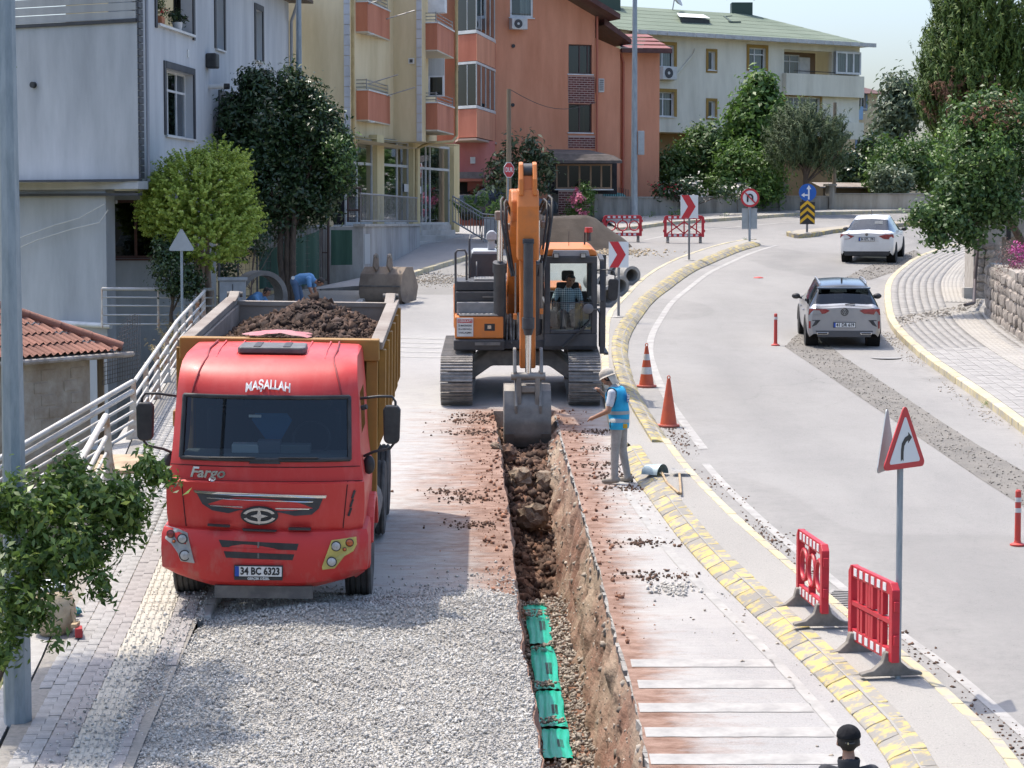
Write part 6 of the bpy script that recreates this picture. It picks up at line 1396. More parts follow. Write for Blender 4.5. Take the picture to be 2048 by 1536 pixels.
# EXCAVATOR
M_OR = mat('excavator_orange', (.57,.17,.03),(.33,.13,.05), scale=1.9, rough=.48, coat=.1, lo=.50, hi=.80, detail=8)
M_DG = mat('excavator_dark_grey', (.035,.037,.042),(.06,.06,.062), scale=2.5, rough=.55)
M_TRK = mat('track_steel', (.17,.16,.15),(.30,.28,.255), scale=3, rough=.55, metal=.35, rnd=.12)
M_BKT = mat('bucket_steel', (.16,.15,.138),(.25,.232,.208), scale=2.2, rough=.55, metal=.45, detail=9, bump=.1, bscale=12)
M_ROD = mat('hydraulic_rod', (.7,.7,.7), rough=.18, metal=1.0)
EX = empty('excavator', gp(.16,44.0),(math.atan(SLOPE),0,0), 'orange crawler excavator digging the trench with its bucket down', 'excavator')
TR_, TL_, GA = .44,1.62,1.20
shoe = MB(); shoe.b2(-.30,.30,-.09,.09,-.012,.012)
for y in (-.07,0,.07): shoe.b2(-.30,.30, y - .012, y + .012,.012,.032)
for x in (-.09,.09): shoe.b2(x - .035, x + .035,-.03,-.015,.012,.018)
shm = shoe.mesh('track_shoe', M_TRK)
for sx in (-1,1):
 tk = empty('track', (sx * GA, 0,0)); tk.parent = EX
 per = 4 * TL_ + 2 * math.pi * TR_; n_ = int(per / .19)
 for k in range(n_):
  s_ = per * k / n_
  if s_ < 2 * TL_: p = (-TL_ + s_, 2 * TR_); a = 0
  elif s_ < 2 * TL_ + math.pi * TR_: t = (s_ - 2 * TL_) / TR_; p = (TL_ + TR_ * math.sin(t), TR_ + TR_ * math.cos(t)); a = -t
  elif s_ < 4 * TL_ + math.pi * TR_: p = (TL_ - (s_ - 2 * TL_ - math.pi * TR_),0); a = -math.pi
  else: t = (s_ - 4 * TL_ - math.pi * TR_) / TR_; p = (-TL_ - TR_ * math.sin(t), TR_ - TR_ * math.cos(t)); a = -math.pi - t
  link('track_shoe', shm, tk, (0, p[0], p[1] + .02),(a, 0,0))
 q = MB(); q.b2(-.14,.14,-TL_, TL_, .20,.70); q.build('track_frame', M_STEEL, tk, bevel=.03)
 for y in (-TL_, TL_): MB().cyl((-.16, y, TR_),(.16, y, TR_), TR_ - .05, n=24).build('idler', M_STEEL, tk, smooth=40)
cx = MB(); cx.prism([(-1.0,.30),(-.55,.62),(.55,.62),(1.0,.30),(1.0,.62),(.6,.92),(-.6,.92),(-1.0,.62)], 'y', -.75,.75); cx.build('cross_frame', mat('dusty_frame', (.13,.125,.12),(.26,.245,.225), scale=2, rough=.85), EX, bevel=.04)
MB().cyl((0,0,.9),(0,0,1.08),.62, n=28).build('slew_ring', M_STEEL, EX, smooth=40)
UP = empty('upper_structure', (0,0,0),(0,0, R(1.5))); UP.parent = EX; UP.scale = (1,1,.955)
def part(name, fn, m, bevel=.015, **k): q = MB(); fn(q); return q.build(name, m, UP, bevel=bevel, **k)
part('deck', lambda q: q.b2(-1.24,1.30,-1.2,2.3,1.05,1.22), M_DG)
part('counterweight', lambda q: q.prism([(-1.3,1.7),(-1.3,2.3),(-.9,2.75),(.9,2.75),(1.3,2.3),(1.3,1.7)], 'z', 1.1,2.05), M_OR, .06)
part('engine_hood', lambda q: q.b2(-1.0,1.1,.75,2.2,1.22,2.10), M_OR, .05)
tb_ = part('tool_box', lambda q: q.prism([(-1.42,1.30),(-1.45,1.75),(-1.30,1.75),(-.1,1.75),(-.1,1.30)][:0] or [(-1.42,1.28),(-1.42,1.72),(-.8,1.72),(-.8,1.28)], 'x', -1.28,-.36), M_OR, .03)
part('lower_bumper', lambda q: q.prism([(-1.46,1.05),(-1.50,1.27),(-.7,1.27),(-.7,1.05)], 'x', -1.30,-.34), M_DG, .03)
q = MB(); q.b2(-.90,-.42,-1.515,-1.49,1.16,1.22); q.build('grab_rail', M_STEEL, UP)
q = MB(); q.b2(-.72,-.52,-1.425,-1.418,1.44,1.58); lk_ = q.build('lock_recess', M_BPL, tb_); MB().b2(-.66,-.59,-1.44,-1.426,1.48,1.55).build('lock', M_CHROME, lk_)
def treadplate(name, x0, x1, y0, y1, z):
 q = MB(); q.b2(x0, x1, y0, y1, z, z + .03); o = q.build(name, mat('tread_plate', (.42,.42,.41),(.30,.30,.29), scale=30, rough=.4, metal=.5), UP)
 for i in range(9):
  for j in range(3): q = MB(); xx = x0 + (x1 - x0) * (i + .5) / 9; yy = y0 + (y1 - y0) * (j + .5) / 3; q.b2(xx - .025, xx + .025, yy - .012, yy + .012, z + .03, z + .038); q.build('tread_stud', M_CHROME, o)
treadplate('step_plate', -1.20,-.42,-1.40,-1.18,1.735)
part('access_panel', lambda q: q.b2(-1.24,-.36,-1.16,-.9,1.72,1.98), mat('panel_grey', (.17,.175,.18),(.24,.24,.24), scale=3, rough=.45),.02)
part('battery_cover', lambda q: q.b2(-1.26,-.34,-1.05,-.1,1.98,2.18), M_DG, .02); part('battery_cover', lambda q: q.b2(-1.26,-.34,-.98,-.1,2.19,2.38), M_DG, .02)
q = MB(); q.b2(-.75,-.42,-1.08,-1.05,2.06,2.09); q.build('grab_rail', M_STEEL, UP)
treadplate('walkway', -.9,-.36,-.85,-.3,2.385)
mh_ = part('muffler_hood', lambda q: q.prism([(-1.0,2.2),(-1.0,2.62),(-.94,2.82),(-.42,2.82),(-.36,2.62),(-.36,2.2)], 'y', .35,1.25), M_DG, .02)
MB().prism([(-.94,2.823),(-.90,2.87),(-.46,2.87),(-.42,2.823)], 'y', .36,1.24).build('hood_top', mat('hood_light', (.34,.36,.37), rough=.5), mh_)
q = MB(); q.b2(-.62,-.48,.75,.90,2.87,3.08); q.prism([(-.66,3.08),(-.64,3.2),(-.58,3.26),(-.50,3.26),(-.44,3.2),(-.44,3.08)], 'y', .70,.95); q.build('exhaust', mat('exhaust_grey', (.38,.40,.41),(.3,.3,.3), scale=4, rough=.5), mh_, bevel=.015)
part('hydraulic_tank', lambda q: q.b2(-.34,.28,.1,1.3,1.22,2.30), mat('tank_grey', (.13,.14,.15), rough=.5),.06)
hr_ = MB(); hr_.tube([(-1.26,-.95,1.75),(-1.26,-.95,2.95),(-1.22,-.95,3.0),(-1.08,-.95,3.0),(-1.05,-.95,2.93),(-1.05,-.95,2.4)], .022,8); hr_.tube([(-.99,-.3,2.38),(-.99,-.3,3.18),(-.97,-.2,3.22),(-.97,.3,3.22)], .022,8); hr_.tube([(-.85,-.4,2.38),(-.85,-.4,2.62),(-.85,-.2,2.70)], .016,8); hr_.build('handrail', M_DG, UP, smooth=60)
vb = MB()
for k in range(16): x = random.uniform(-.32,-.06); vb.cyl((x, -1.0 + random.uniform(-.2,.1),1.15),(x + random.uniform(-.04,.04),-.95, random.uniform(1.4,1.75)), random.uniform(.015,.035), n=7)
vb.b2(-.33,-.08,-.9,-.6,1.15,1.6); vo = vb.build('valve_block', mat('greasy_steel', (.08,.075,.07),(.28,.26,.23), scale=6, rough=.5, metal=.3), UP); vo['kind'] = 'stuff'
wbm = mat('board_white', (.62,.62,.60),(.5,.5,.48), scale=5, rough=.6)
q = MB(); q.b2(-1.24,-.93,-1.445,-1.43,1.33,1.70); wbd = q.build('warning_board', wbm, tb_); q = MB(); q.b2(-1.225,-.945,-1.449,-1.446,1.60,1.67); q.build('board_header', mat('board_red', (.42,.02,.02), rough=.6), wbd)
text('DİKKAT!', .062, wbm, wbd, (-1.085,-1.451,1.635), ext=.0005, bold=.002)
for t_, z in (('İŞ MAKİNESİNE', 1.545),('25 m DEN FAZLA', 1.475),('YAKLAŞMA', 1.405)): text(t_, .05, M_INK, wbd, (-1.085,-1.447, z), ext=.0005, width=.25, bold=.001)
CB = empty('cab', (0,0,0)); CB.parent = UP
X0, X1, YF, YR_, Z0, Z1 = .42,1.42,-1.32,.42,1.06,3.0
def cp(name, fn, m=M_DG, bevel=.02, **k): q = MB(); fn(q); return q.build(name, m, CB, bevel=bevel, **k)
cp('floor', lambda q: q.b2(X0, X1, YF + .06, YR_, 1.08,1.30))
cp('front_skirt', lambda q: q.prism([(YF + .04,1.04),(YF, 1.12),(YF, 1.36),(YF + .06,1.36),(YF + .06,1.04)], 'x', X0, X1), bevel=.01)
for x in (X0, X1 - .11): cp('front_pillar', lambda q: q.prism([(YF, 1.36),(YF - .01,2.0),(YF + .04,2.84),(YF + .14,2.84),(YF + .10,2.0),(YF + .1,1.36)], 'x', x, x + .11))
cp('front_header', lambda q: q.b2(X0, X1, YF + .03, YF + .14,2.76,2.9)); cp('front_sill', lambda q: q.b2(X0 + .11, X1 - .11, YF, YF + .08,1.361,1.44))
for x in (X0, X1 - .1): cp('rear_pillar', lambda q: q.b2(x, x + .1, YR_ - .14, YR_, 1.3,2.9))
for x in (X0, X1 - .07): cp('side_panel', lambda q: q.b2(x + .004, x + .066, YF + .11, YR_ - .14,1.30,1.95)); cp('side_header', lambda q: q.b2(x, x + .07, YF + .14, YR_, 2.80,2.9))
cp('rear_panel', lambda q: q.b2(X0 + .1, X1 - .1, YR_ - .06, YR_, 1.3,2.05))
rf = cp('roof', lambda q: q.prism([(X0 - .01,2.9),(X0 + .02,3.0),(X0 + .10,3.05),(X1 - .10,3.05),(X1 - .02,3.0),(X1 + .01,2.9)], 'y', YF + .08, YR_ + .02), M_OR, .03)
MB().prism([(X0 + .14,2.9),(X0 + .17,3.02),(X1 - .17,3.02),(X1 - .14,2.9)], 'y', YF + .055, YF + .079).build('roof_visor', mat('visor_grey', (.30,.30,.31), rough=.5), rf, bevel=.01)
gl = glassmat('cab_glass', tint=(.84,.90,.90), refl=.0)
MB().quad((X0 + .1, YF + .05,1.44),(X1 - .1, YF + .05,1.44),(X1 - .1, YF + .04,1.98),(X0 + .1, YF + .04,1.98)).build('lower_windscreen', glassmat('cab_glass_low', tint=(.66,.74,.73), refl=.03), CB)
MB().quad((X0 + .1, YF + .035,1.98),(X1 - .1, YF + .035,1.98),(X1 - .1, YF + .075,2.77),(X0 + .1, YF + .075,2.77)).build('windscreen', gl, CB)
MB().b2(X0 + .1, X1 - .1, YF + .02, YF + .05,1.97,1.985).build('windscreen_joint', M_DG, CB)
for x in (X0 + .03, X1 - .03): MB().quad((x, YF + .15,1.95),(x, YR_ - .14,1.95),(x, YR_ - .14,2.8),(x, YF + .17,2.8)).build('side_window', gl, CB)
MB().quad((X0 + .1, YR_ - .03,2.05),(X1 - .1, YR_ - .03,2.05),(X1 - .1, YR_ - .03,2.85),(X0 + .1, YR_ - .03,2.85)).build('rear_window', gl, CB)
for x in (X0 + .22, X1 - .27): q = MB(); q.b2(x - .055, x + .055, YF - .04, YF + .03,2.87,2.97); wl_ = q.build('work_light', M_BPL, CB, bevel=.01); MB().b2(x - .04, x + .04, YF - .045, YF - .041,2.885,2.955).build('lens', M_LENS, wl_)
q = MB(); q.tube([(X1 - .30, YF - .03,1.18),(X1 - .62, YF - .03,1.06),(X1 - .30, YF - .03,1.45),(X1 - .14, YF - .02,1.62),(X1 - .12, YF - .01,1.95)][2:], .016,6); q.bar((X1 - .30, YF - .03,1.45),(X1 - .66, YF - .03,1.10),.03,.03); q.bar((X1 - .22, YF - .025,1.50),(X1 - .60, YF - .035,1.12),.02,.02); q.build('wiper', M_BPL, CB)
dr = empty('open_door', (0,0,0)); dr.parent = CB
q = MB(); q.prism([(YF + .25,1.12),(YF + .15,2.0),(YF + .3,2.86),(YF + 1.0,2.9),(YF + 1.15,2.6),(YF + 1.15,1.12)], 'x', X1 + .035, X1 + .055)
q = MB()
for a, b_ in (((YF + .1,.95),(YF + .05,2.0)),((YF + .05,2.0),(YF + .22,2.8)),((YF + .22,2.8),(YF + .9,2.86)),((YF + .9,2.86),(YF + 1.0,.95)),((YF + .1,.95),(YF + 1.0,.95)),((YF + .07,1.75),(YF + .95,1.75))): q.bar((X1 + .10 + .08 * (b_[1] < 1.2), a[0], a[1]),(X1 + .10 + .08 * (b_[1] < 1.2), b_[0], b_[1]),.05,.09, up=(1,0,0))
q.b2(X1 + .09, X1 + .13, YF + .12, YF + .95,1.0,1.75); q.build('door_frame', M_DG, dr, bevel=.01)
MB().quad((X1 + .11, YF + .1,1.75),(X1 + .11, YF + .95,1.75),(X1 + .11, YF + .88,2.82),(X1 + .11, YF + .24,2.78)).build('door_glass', gl, dr)
q = MB(); q.tube([(X1 - .02, YF + .1,2.62),(X1 + .18, YF - .02,2.64),(X1 + .30, YF - .04,2.62),(X1 + .33, YF - .04,2.52),(X1 + .33, YF - .04,2.2)], .014,8); ma = q.build('mirror_arm', M_DG, CB, smooth=60)
q = MB(); q.prism([(X1 + .20,2.08),(X1 + .20,2.42),(X1 + .23,2.46),(X1 + .37,2.46),(X1 + .40,2.42),(X1 + .38,2.08),(X1 + .34,2.03),(X1 + .24,2.03)], 'y', YF - .09, YF - .05); q.build('mirror', M_BPL, ma, bevel=.015)
q = MB(); q.tube([(X1 + .04, YF + .05,1.86),(X1 - .14, YF - .16,1.86)], .012,6); m2 = q.build('mirror_arm', M_STEEL, CB); q = MB(); q.lathe([(.001,-.03),(.08,-.02),(.10,0),(.10,.02),(.001,.03)], 18,(X1 - .18, YF - .17,1.88), axis='y'); q.build('round_mirror', mat('mirror_back', (.12,.12,.125), rough=.5), m2, smooth=40)
q = MB(); q.tube([(X1 - .18,-.2,3.04),(X1 - .18,-.2,3.30),(X1 - .10,-.2,3.32)], .018,6); q.cyl((X1 - .1,-.2,3.12),(X1 - .1,-.2,3.30),.04, n=10); bk = q.build('beacon_stem', M_DG, CB); q = MB(); q.cyl((X1 - .1,-.2,3.30),(X1 - .1,-.2,3.40),.085,.075, n=16); q.build('beacon', mat('beacon_red', (.42,.03,.02), rough=.3, coat=.3), bk, smooth=40)
MB().cyl((.92,-.5,3.05),(.92,-.5,3.35),.006, n=5).build('aerial', M_DG, CB)
q = MB(); q.b2(.68,1.16,-.62,-.12,1.52,1.66); q.b2(.70,1.14,-.18,-.06,1.66,2.28); q.b2(.80,1.04,-.18,-.08,2.30,2.52); q.build('seat', mat('seat_black', (.02,.02,.022), rough=.9), CB, bevel=.04)
for sx in (-1,1):
 q = MB(); x = .92 + sx * .33; q.b2(x - .09, x + .09,-.85,-.15,1.45,1.78); q.build('console', M_BPL, CB, bevel=.03)
 MB().tube([(x, -.78,1.75),(x, -.82,1.95),(x + .02,-.84,2.02)], [.014,.016,.026], 8).build('lever', M_BPL, CB, smooth=60)
for x in (.84,1.0): MB().tube([(x, -1.0,1.3),(x, -1.05,1.62),(x, -1.05,1.72)], .012,6).build('travel_lever', M_STEEL, CB)
def pr(name, poly, x0, x1, m, par, bevel=.02): q = MB(); q.prism(poly, 'x', x0, x1); return q.build(name, m, par, bevel=bevel)
BMm = pr('boom', [(.35,1.55),(.30,1.95),(-.6,3.0),(-1.5,3.95),(-2.2,4.28),(-3.45,4.32),(-3.62,4.12),(-3.62,3.92),(-3.4,3.75),(-2.2,3.55),(-1.6,3.15),(-.7,2.1),(.05,1.50)], -.27,.09, M_OR, UP, .03)
STK = pr('stick', [(-3.42,4.62),(-3.62,4.72),(-3.86,4.60),(-4.02,3.95),(-3.98,3.2),(-3.92,2.2),(-3.88,1.02),(-3.66,1.0),(-3.50,2.6),(-3.30,3.5),(-3.22,3.95)], -.12,.16, M_OR, UP, .025)
pr('stick_root_plate', [(-3.45,3.05),(-4.045,3.05),(-4.07,3.6),(-4.06,4.05),(-3.95,4.35),(-3.35,4.35),(-3.2,3.9)], -.17,.21, M_OR, STK, .03)
for x0, x1 in ((-.14,-.06),(.10,.18)): pr('stick_lug', [(-3.40,4.3),(-4.02,4.25),(-4.0,4.55),(-3.86,4.82),(-3.70,4.86),(-3.5,4.7)], x0, x1, M_OR, STK, .02)
MB().cyl((-.058,-3.75,4.70),(.098,-3.75,4.70),.13, n=18).build('rod_end', M_DG, STK, smooth=40)
q = MB(); q.cyl((.02,-3.70,4.70),(.02,-2.0,4.62),.06, n=14); q.build('stick_cylinder_rod', M_ROD, BMm, smooth=40); MB().cyl((.02,-2.3,4.63),(.02,-.9,4.1),.11, n=14).build('stick_cylinder', M_DG, BMm, smooth=40)
bc = MB(); bc.cyl((.02,-4.12,3.38),(.02,-4.12,1.88),.088, n=18); bc.cyl((.02,-4.12,2.0),(.02,-4.12,1.80),.112, n=18); bc.cyl((.02,-4.12,1.80),(.02,-4.11,1.68),.10,.07, n=18); bco = bc.build('bucket_cylinder', M_DG, STK, smooth=40)
MB().cyl((.02,-4.11,1.72),(.02,-4.08,.92),.055, n=14).build('cylinder_rod', M_ROD, bco, smooth=40)
MB().b2(-.08,.12,-4.15,-3.95,3.36,3.46).build('cylinder_lug', M_DG, bco, bevel=.02)
for sx in (-1,1):
 bx = -.09 + sx * .34; lc = MB(); lc.cyl((bx, -1.15,1.35),(bx, -1.62,2.72),.115, n=16); lc.cyl((bx, -1.60,2.62),(bx, -1.66,2.82),.135, n=16); l_ = lc.build('lift_cylinder', M_DG, UP, smooth=40)
 MB().cyl((bx, -1.64,2.8),(bx, -1.95,3.72),.06, n=14).build('cylinder_rod', M_ROD, l_, smooth=40); MB().b2(bx - .1, bx + .1,-2.05,-1.85,3.66,3.84).build('rod_eye', M_WORN, l_, bevel=.03)
M_HOSE = mat('hydraulic_hose', (.018,.018,.018),(.04,.04,.04), scale=8, rough=.6)
for k, (x, dz_) in enumerate(((-.30,0),(-.36,.05),(-.27,-.12),(.28,.02),(.33,-.05),(.37,.08))):
 sg = -1 if x < 0 else 1
 MB().tube([(x * .9,-2.9,3.9 + dz_),(x + sg * .05,-3.25,4.12 + dz_),(x + sg * .09,-3.55,4.08 + dz_),(x + sg * .08,-3.72,3.75 + dz_),(x + sg * .02,-3.82,3.3 + dz_),(x * .85,-3.86,2.9 + dz_),(x * .72,-3.92,2.75)], .024,8).build('hose', M_HOSE, STK, smooth=60)
for x in (-.20,.235,.262): MB().tube([(x, -3.95,3.0),(x, -3.9,2.2),(x, -3.88,1.95)], .016,6).build('steel_pipe', mat('grey_pipe_steel', (.22,.21,.2), rough=.4, metal=.6), STK)
for x, z in ((-.34,3.62),(.34,3.66)): q = MB(); q.b2(x - .06, x + .06,-3.3,-3.0, z - .06, z + .06); q.build('hose_clamp', M_WORN, BMm, bevel=.02)
for x, z in ((-.21,2.0),(.26,2.1),(.26,3.2)): MB().b2(x - .03, x + .03,-3.98,-3.90, z - .05, z + .05).build('pipe_bracket', M_OR, STK)
for x0, x1 in ((-.245,-.185),(.225,.285)): pr('tipping_link', [(-3.86,1.42),(-3.98,1.40),(-4.16,.98),(-4.12,.84),(-4.0,.84),(-3.84,1.25)], x0, x1, M_BKT, STK, .015)
MB().cyl((-.28,-4.09,.90),(.32,-4.09,.90),.075, n=14).build('link_pin', M_BKT, STK, smooth=40)
hl = MB()
for x0, x1 in ((-.19,-.10),(.14,.23)): hl.prism([(-4.04,.92),(-4.16,.92),(-4.15,.30),(-4.03,.30)], 'x', x0, x1)
hl.prism([(-4.045,.72),(-4.155,.72),(-4.15,.60),(-4.04,.60)], 'x', -.1,.14); hl.prism([(-4.045,.36),(-4.15,.36),(-4.145,.20),(-4.04,.20)], 'x', -.14,.18); hl.build('push_link', M_BKT, STK, bevel=.015)
BK = empty('bucket', (0,0,0)); BK.parent = UP
prof = [(-3.60,.70),(-3.90,.72),(-4.05,.62),(-4.16,.35),(-4.21,.05),(-4.18,-.22),(-4.05,-.44),(-3.86,-.54)]; inn = [(y + .035, z - .01) for y, z in prof]
bw0, bw1 = -.39,.41
q = MB(); n_ = len(prof); sm_ = []
for i in range(n_ - 1):
 for t in range(4): a = Vector(prof[i]).lerp(Vector(prof[i + 1]), t / 4); sm_.append(tuple(a))
sm_.append(prof[-1])
sm2 = [(y + .04, z) for y, z in sm_]; q.prism(sm_ + sm2[::-1], 'x', bw0, bw1); q.build('shell', M_BKT, BK, smooth=30)
for x in (bw0 - .018, bw1): pr('side_plate', prof + [(-3.45,-.40),(-3.28,.1),(-3.45,.62)], x, x + .018, M_BKT, BK, .004)
for x0 in (bw0 + .0, bw1 - .16): pr('wear_plate', [(-4.20,-.16),(-4.225,-.16),(-4.10,-.44),(-4.07,-.43)], x0 + .005, x0 + .155, M_BKT, BK, .003)
for x0, x1 in ((-.22,-.17),(.21,.26)): pr('bucket_lug', [(-3.72,.70),(-3.86,.98),(-4.02,.92),(-4.22,.36),(-4.19,.2),(-4.13,.42),(-4.0,.66)], x0, x1, M_BKT, BK, .012)
for sx, z in ((-.255,.90),(.295,.90),(-.26,.34),(.30,.34)): MB().cyl((sx - .03,-4.09, z),(sx + .03,-4.09, z),.07, n=12).build('pin_boss', M_BKT, BK, smooth=40)
for k in range(5): x = bw0 + .08 + k * .16; pr('tooth', [(-3.98,-.48),(-3.80,-.72),(-3.78,-.70),(-3.86,-.46)], x - .035, x + .035, M_BKT, BK, .005)

# SPARE BUCKET, PIPES, SAND
sb = empty('spare_bucket', G(768,606),(math.atan(SLOPE),0, R(-24)), 'wide dusty digging bucket lying on the road behind the truck', 'bucket')
M_SB = mat('dusty_bucket', (.26,.205,.155),(.17,.13,.10), scale=1.8, rough=.85, detail=9, bump=.15, bscale=12)
prf = [(.55,.95),(.15,.98),(-.10,.80),(-.22,.52),(-.24,.28),(-.16,.08),(.05,0)]; q = MB(); q.prism(prf + [(y + .05, z - .03) for y, z in prf[::-1]], 'x', -.62,.62); q.build('shell', M_SB, sb, smooth=30)
for x in (-.64,.62): pr('side_plate', prf + [(.7,.02),(.85,.4)], x, x + .02, M_SB, sb, .004)
for k in range(5): pr('tooth', [(.02,.0),(-.10,-.0),(-.02,.10)], -.55 + k * .26,-.47 + k * .26, M_SB, sb, .004)
for x in (-.2,.22): pr('lug', [(-.02,.86),(-.18,1.02),(-.10,1.28),(.02,1.36),(.10,1.28),(.12,.98)], x - .03, x + .03, M_SB, sb, .01); MB().cyl((x - .05,-.0,1.28),(x + .05,-.0,1.28),.06, n=12).build('lug_eye', M_BKT, sb)
q = MB(); q.b2(-.62,.62,-.252,-.235,.46,.50); q.build('weld_seam', M_STEEL, sb)
pm2 = MB(); M_PIPE = mat('concrete_pipe', (.30,.295,.28),(.22,.215,.205), scale=3, rough=.9, bump=.3, bscale=25, rnd=.08)
pm2.lathe([(.19,0),(.28,0),(.285,.10),(.25,.14),(.25,.95),(.19,.95),(.19,0)], 28, axis='y'); pme = pm2.mesh('concrete_pipe', M_PIPE, smooth=40)
for k, (u, v, lab) in enumerate(((1218,614, 'nearest grey concrete pipe lying beside the excavator cab'),(1241,592, 'middle concrete pipe of the row behind the signpost'),(1264,570, 'farthest concrete pipe of the front row at the kerb'),(1232,566, 'concrete pipe half hidden behind the cab mirror'),(1209,588, 'concrete pipe tucked behind the excavator door'))):
 p = G(u, v); o = link('concrete_pipe', pme, None, p + Vector((0,0,.285)),(math.atan(SLOPE),0, R(22))); tag(o, lab, 'pipe', 'concrete pipes stacked along the median')
sc_ = G(1122,492).to_2d()
def sandz(x, y): 
 r_ = math.hypot((x - sc_.x) / 2.6,(y - sc_.y) / 2.4); return min(1.08 + .12 * noise.noise((x, y, 5)),1.75 * max(0,1 - r_) ** .85) + .05 * noise.fractal((x * 1.2, y * 1.2,0),1,2,4) * (1 if r_ < 1 else 0)
q = MB(); q.grid(lambda a, b_: (sc_.x - 3 + 6 * a, sc_.y - 3 + 6 * b_, gz(0, sc_.y - 3 + 6 * b_) + sandz(sc_.x - 3 + 6 * a, sc_.y - 3 + 6 * b_) - .01),60,60)
tag(q.build('sand_pile', mat('dark_sand', (.05,.039,.03),(.072,.057,.045), scale=1.5, rough=1, bump=.6, bscale=25, detail=9), smooth=70, world=True), 'pile of dark grey sand behind the excavator', 'sand', kind='stuff')
pile('spilled_sand', 1230,505,.8,500,.01, 'thin spill of tan sand beside the pile', mat('tan_sand', (.36,.29,.2), rough=1, island=.2),(.012,.02,.03,.05))
pile('grit_patch', 870,560,.9,900,.01, 'patch of grey grit on the side road', M_STONE2,(.01,.015,.02,.03))
# CARS
def crom(P, n_):
 P = np.asarray(P, float); Q = []
 for i in range(len(P) - 1):
  p0, p1, p2, p3 = P[max(i - 1,0)], P[i], P[i + 1], P[min(i + 2, len(P) - 1)]
  for k in range(n_):
   t = k / n_; Q.append(.5 * ((2 * p1) + (p2 - p0) * t + (2 * p0 - 5 * p1 + 4 * p2 - p3) * t * t + (3 * p1 - p0 - 3 * p2 + p3) * t ** 3))
 Q.append(P[-1]); return np.array(Q)
def car_body(par, st, mbody, mglass, mroof, sideI, rearI, frontI, roofI, sub=3):
 S = np.array([[(x, y, z) for x, z in pts] for y, pts in st])          # nst,8,3
 ns = len(st); fine = np.stack([crom(S[:, k], sub) for k in range(S.shape[1])], 1)   # (ns-1)*sub+1,8,3
 B, Gs, Rr, Rf = MB(), {}, None, MB()
 prof = np.stack([crom(fine[i], 2) for i in range(len(fine))])          # dense across the profile
 nr = prof.shape[1]
 for i in range(len(prof) - 1):
  iv = i // sub
  for j in range(nr - 1):
   jj = j // 2
   for sx in (1,-1):
    q = [prof[i, j] * (sx, 1,1), prof[i + 1, j] * (sx, 1,1), prof[i + 1, j + 1] * (sx, 1,1), prof[i, j + 1] * (sx, 1,1)]
    key = None
    if jj == 4 and iv in sideI: key = ('side_window', sx, sideI.index(iv) if False else 0)
    elif jj >= 5 and iv in rearI: key = ('rear_window', 0,0)
    elif jj >= 5 and iv in frontI: key = ('windscreen', 0,0)
    if key: Gs.setdefault(key, MB()).quad(*q)
    elif jj >= 5 and iv in roofI: Rf.quad(*q)
    else: B.quad(*q)
 for i, fl in ((0,1),(-1,0)):
  c = [tuple(p) for p in prof[i]] + [tuple(p * (-1,1,1)) for p in prof[i][::-1]]; B.add(c, [tuple(range(len(c)))])
 bo = weld(B.build('body', mbody, par)); weld(Rf.build('roof', mroof, par)) if Rf.v else None
 for k, g in Gs.items(): weld(g.build(k[0], mglass, par))
 inn = MB(); ys = [p[0] for p in st]; inn.b2(-.62,.62, ys[rearI[0]] + .25, ys[frontI[-1] + 1] - .5,.45,.98); inn.build('interior', mat('car_interior', (.02,.02,.022), rough=.95), par)
 for x in (-.33,.33): q = MB(); q.b2(x - .22, x + .22,1.9,2.02,.8,1.2); q.b2(x - .12, x + .12,1.92,2.0,1.2,1.36); q.build('seat', MATS['car_interior'], par, bevel=.03)
 q = MB(); q.b2(-.58,.58,.95 if ys[rearI[0]] < .3 else 1.25,1.08 if ys[rearI[0]] < .3 else 1.38,.8,1.12); q.build('rear_seat', MATS['car_interior'], par, bevel=.04)
 return bo
def rearsurf(w0, w1, y1): return lambda x, z: float(np.interp(abs(x), [w0, w1], [0, y1]))
def onpoly(par, pts3, m, name, th=.012, bevel=0):
 n_ = len(pts3); q = MB(); q.add([Vector(p) + Vector((0,-th, 0)) for p in pts3] + [Vector(p) + Vector((0,.05,0)) for p in pts3], [tuple(range(n_))] + [(i, (i + 1) % n_, n_ + (i + 1) % n_, n_ + i) for i in range(n_)]); return q.build(name, m, par, bevel=bevel)
M_SILV = mat('silver_paint', (.28,.29,.31),(.31,.32,.335), scale=2, rough=.3, metal=.55, coat=.5); M_WPAINT = mat('white_paint', (.66,.66,.65),(.60,.60,.59), scale=2, rough=.3, coat=.4)
M_CGL = glassmat('car_glass', tint=(.18,.21,.22), refl=.02); M_ROOFD = mat('dark_roof', (.025,.035,.045), rough=.2, coat=.6)
M_TAIL = mat('tail_light', (.26,.012,.018),(.16,.008,.012), scale=10, rough=.15, coat=.7); M_ALLOY = mat('alloy_rim', (.45,.45,.46), rough=.3, metal=.7)
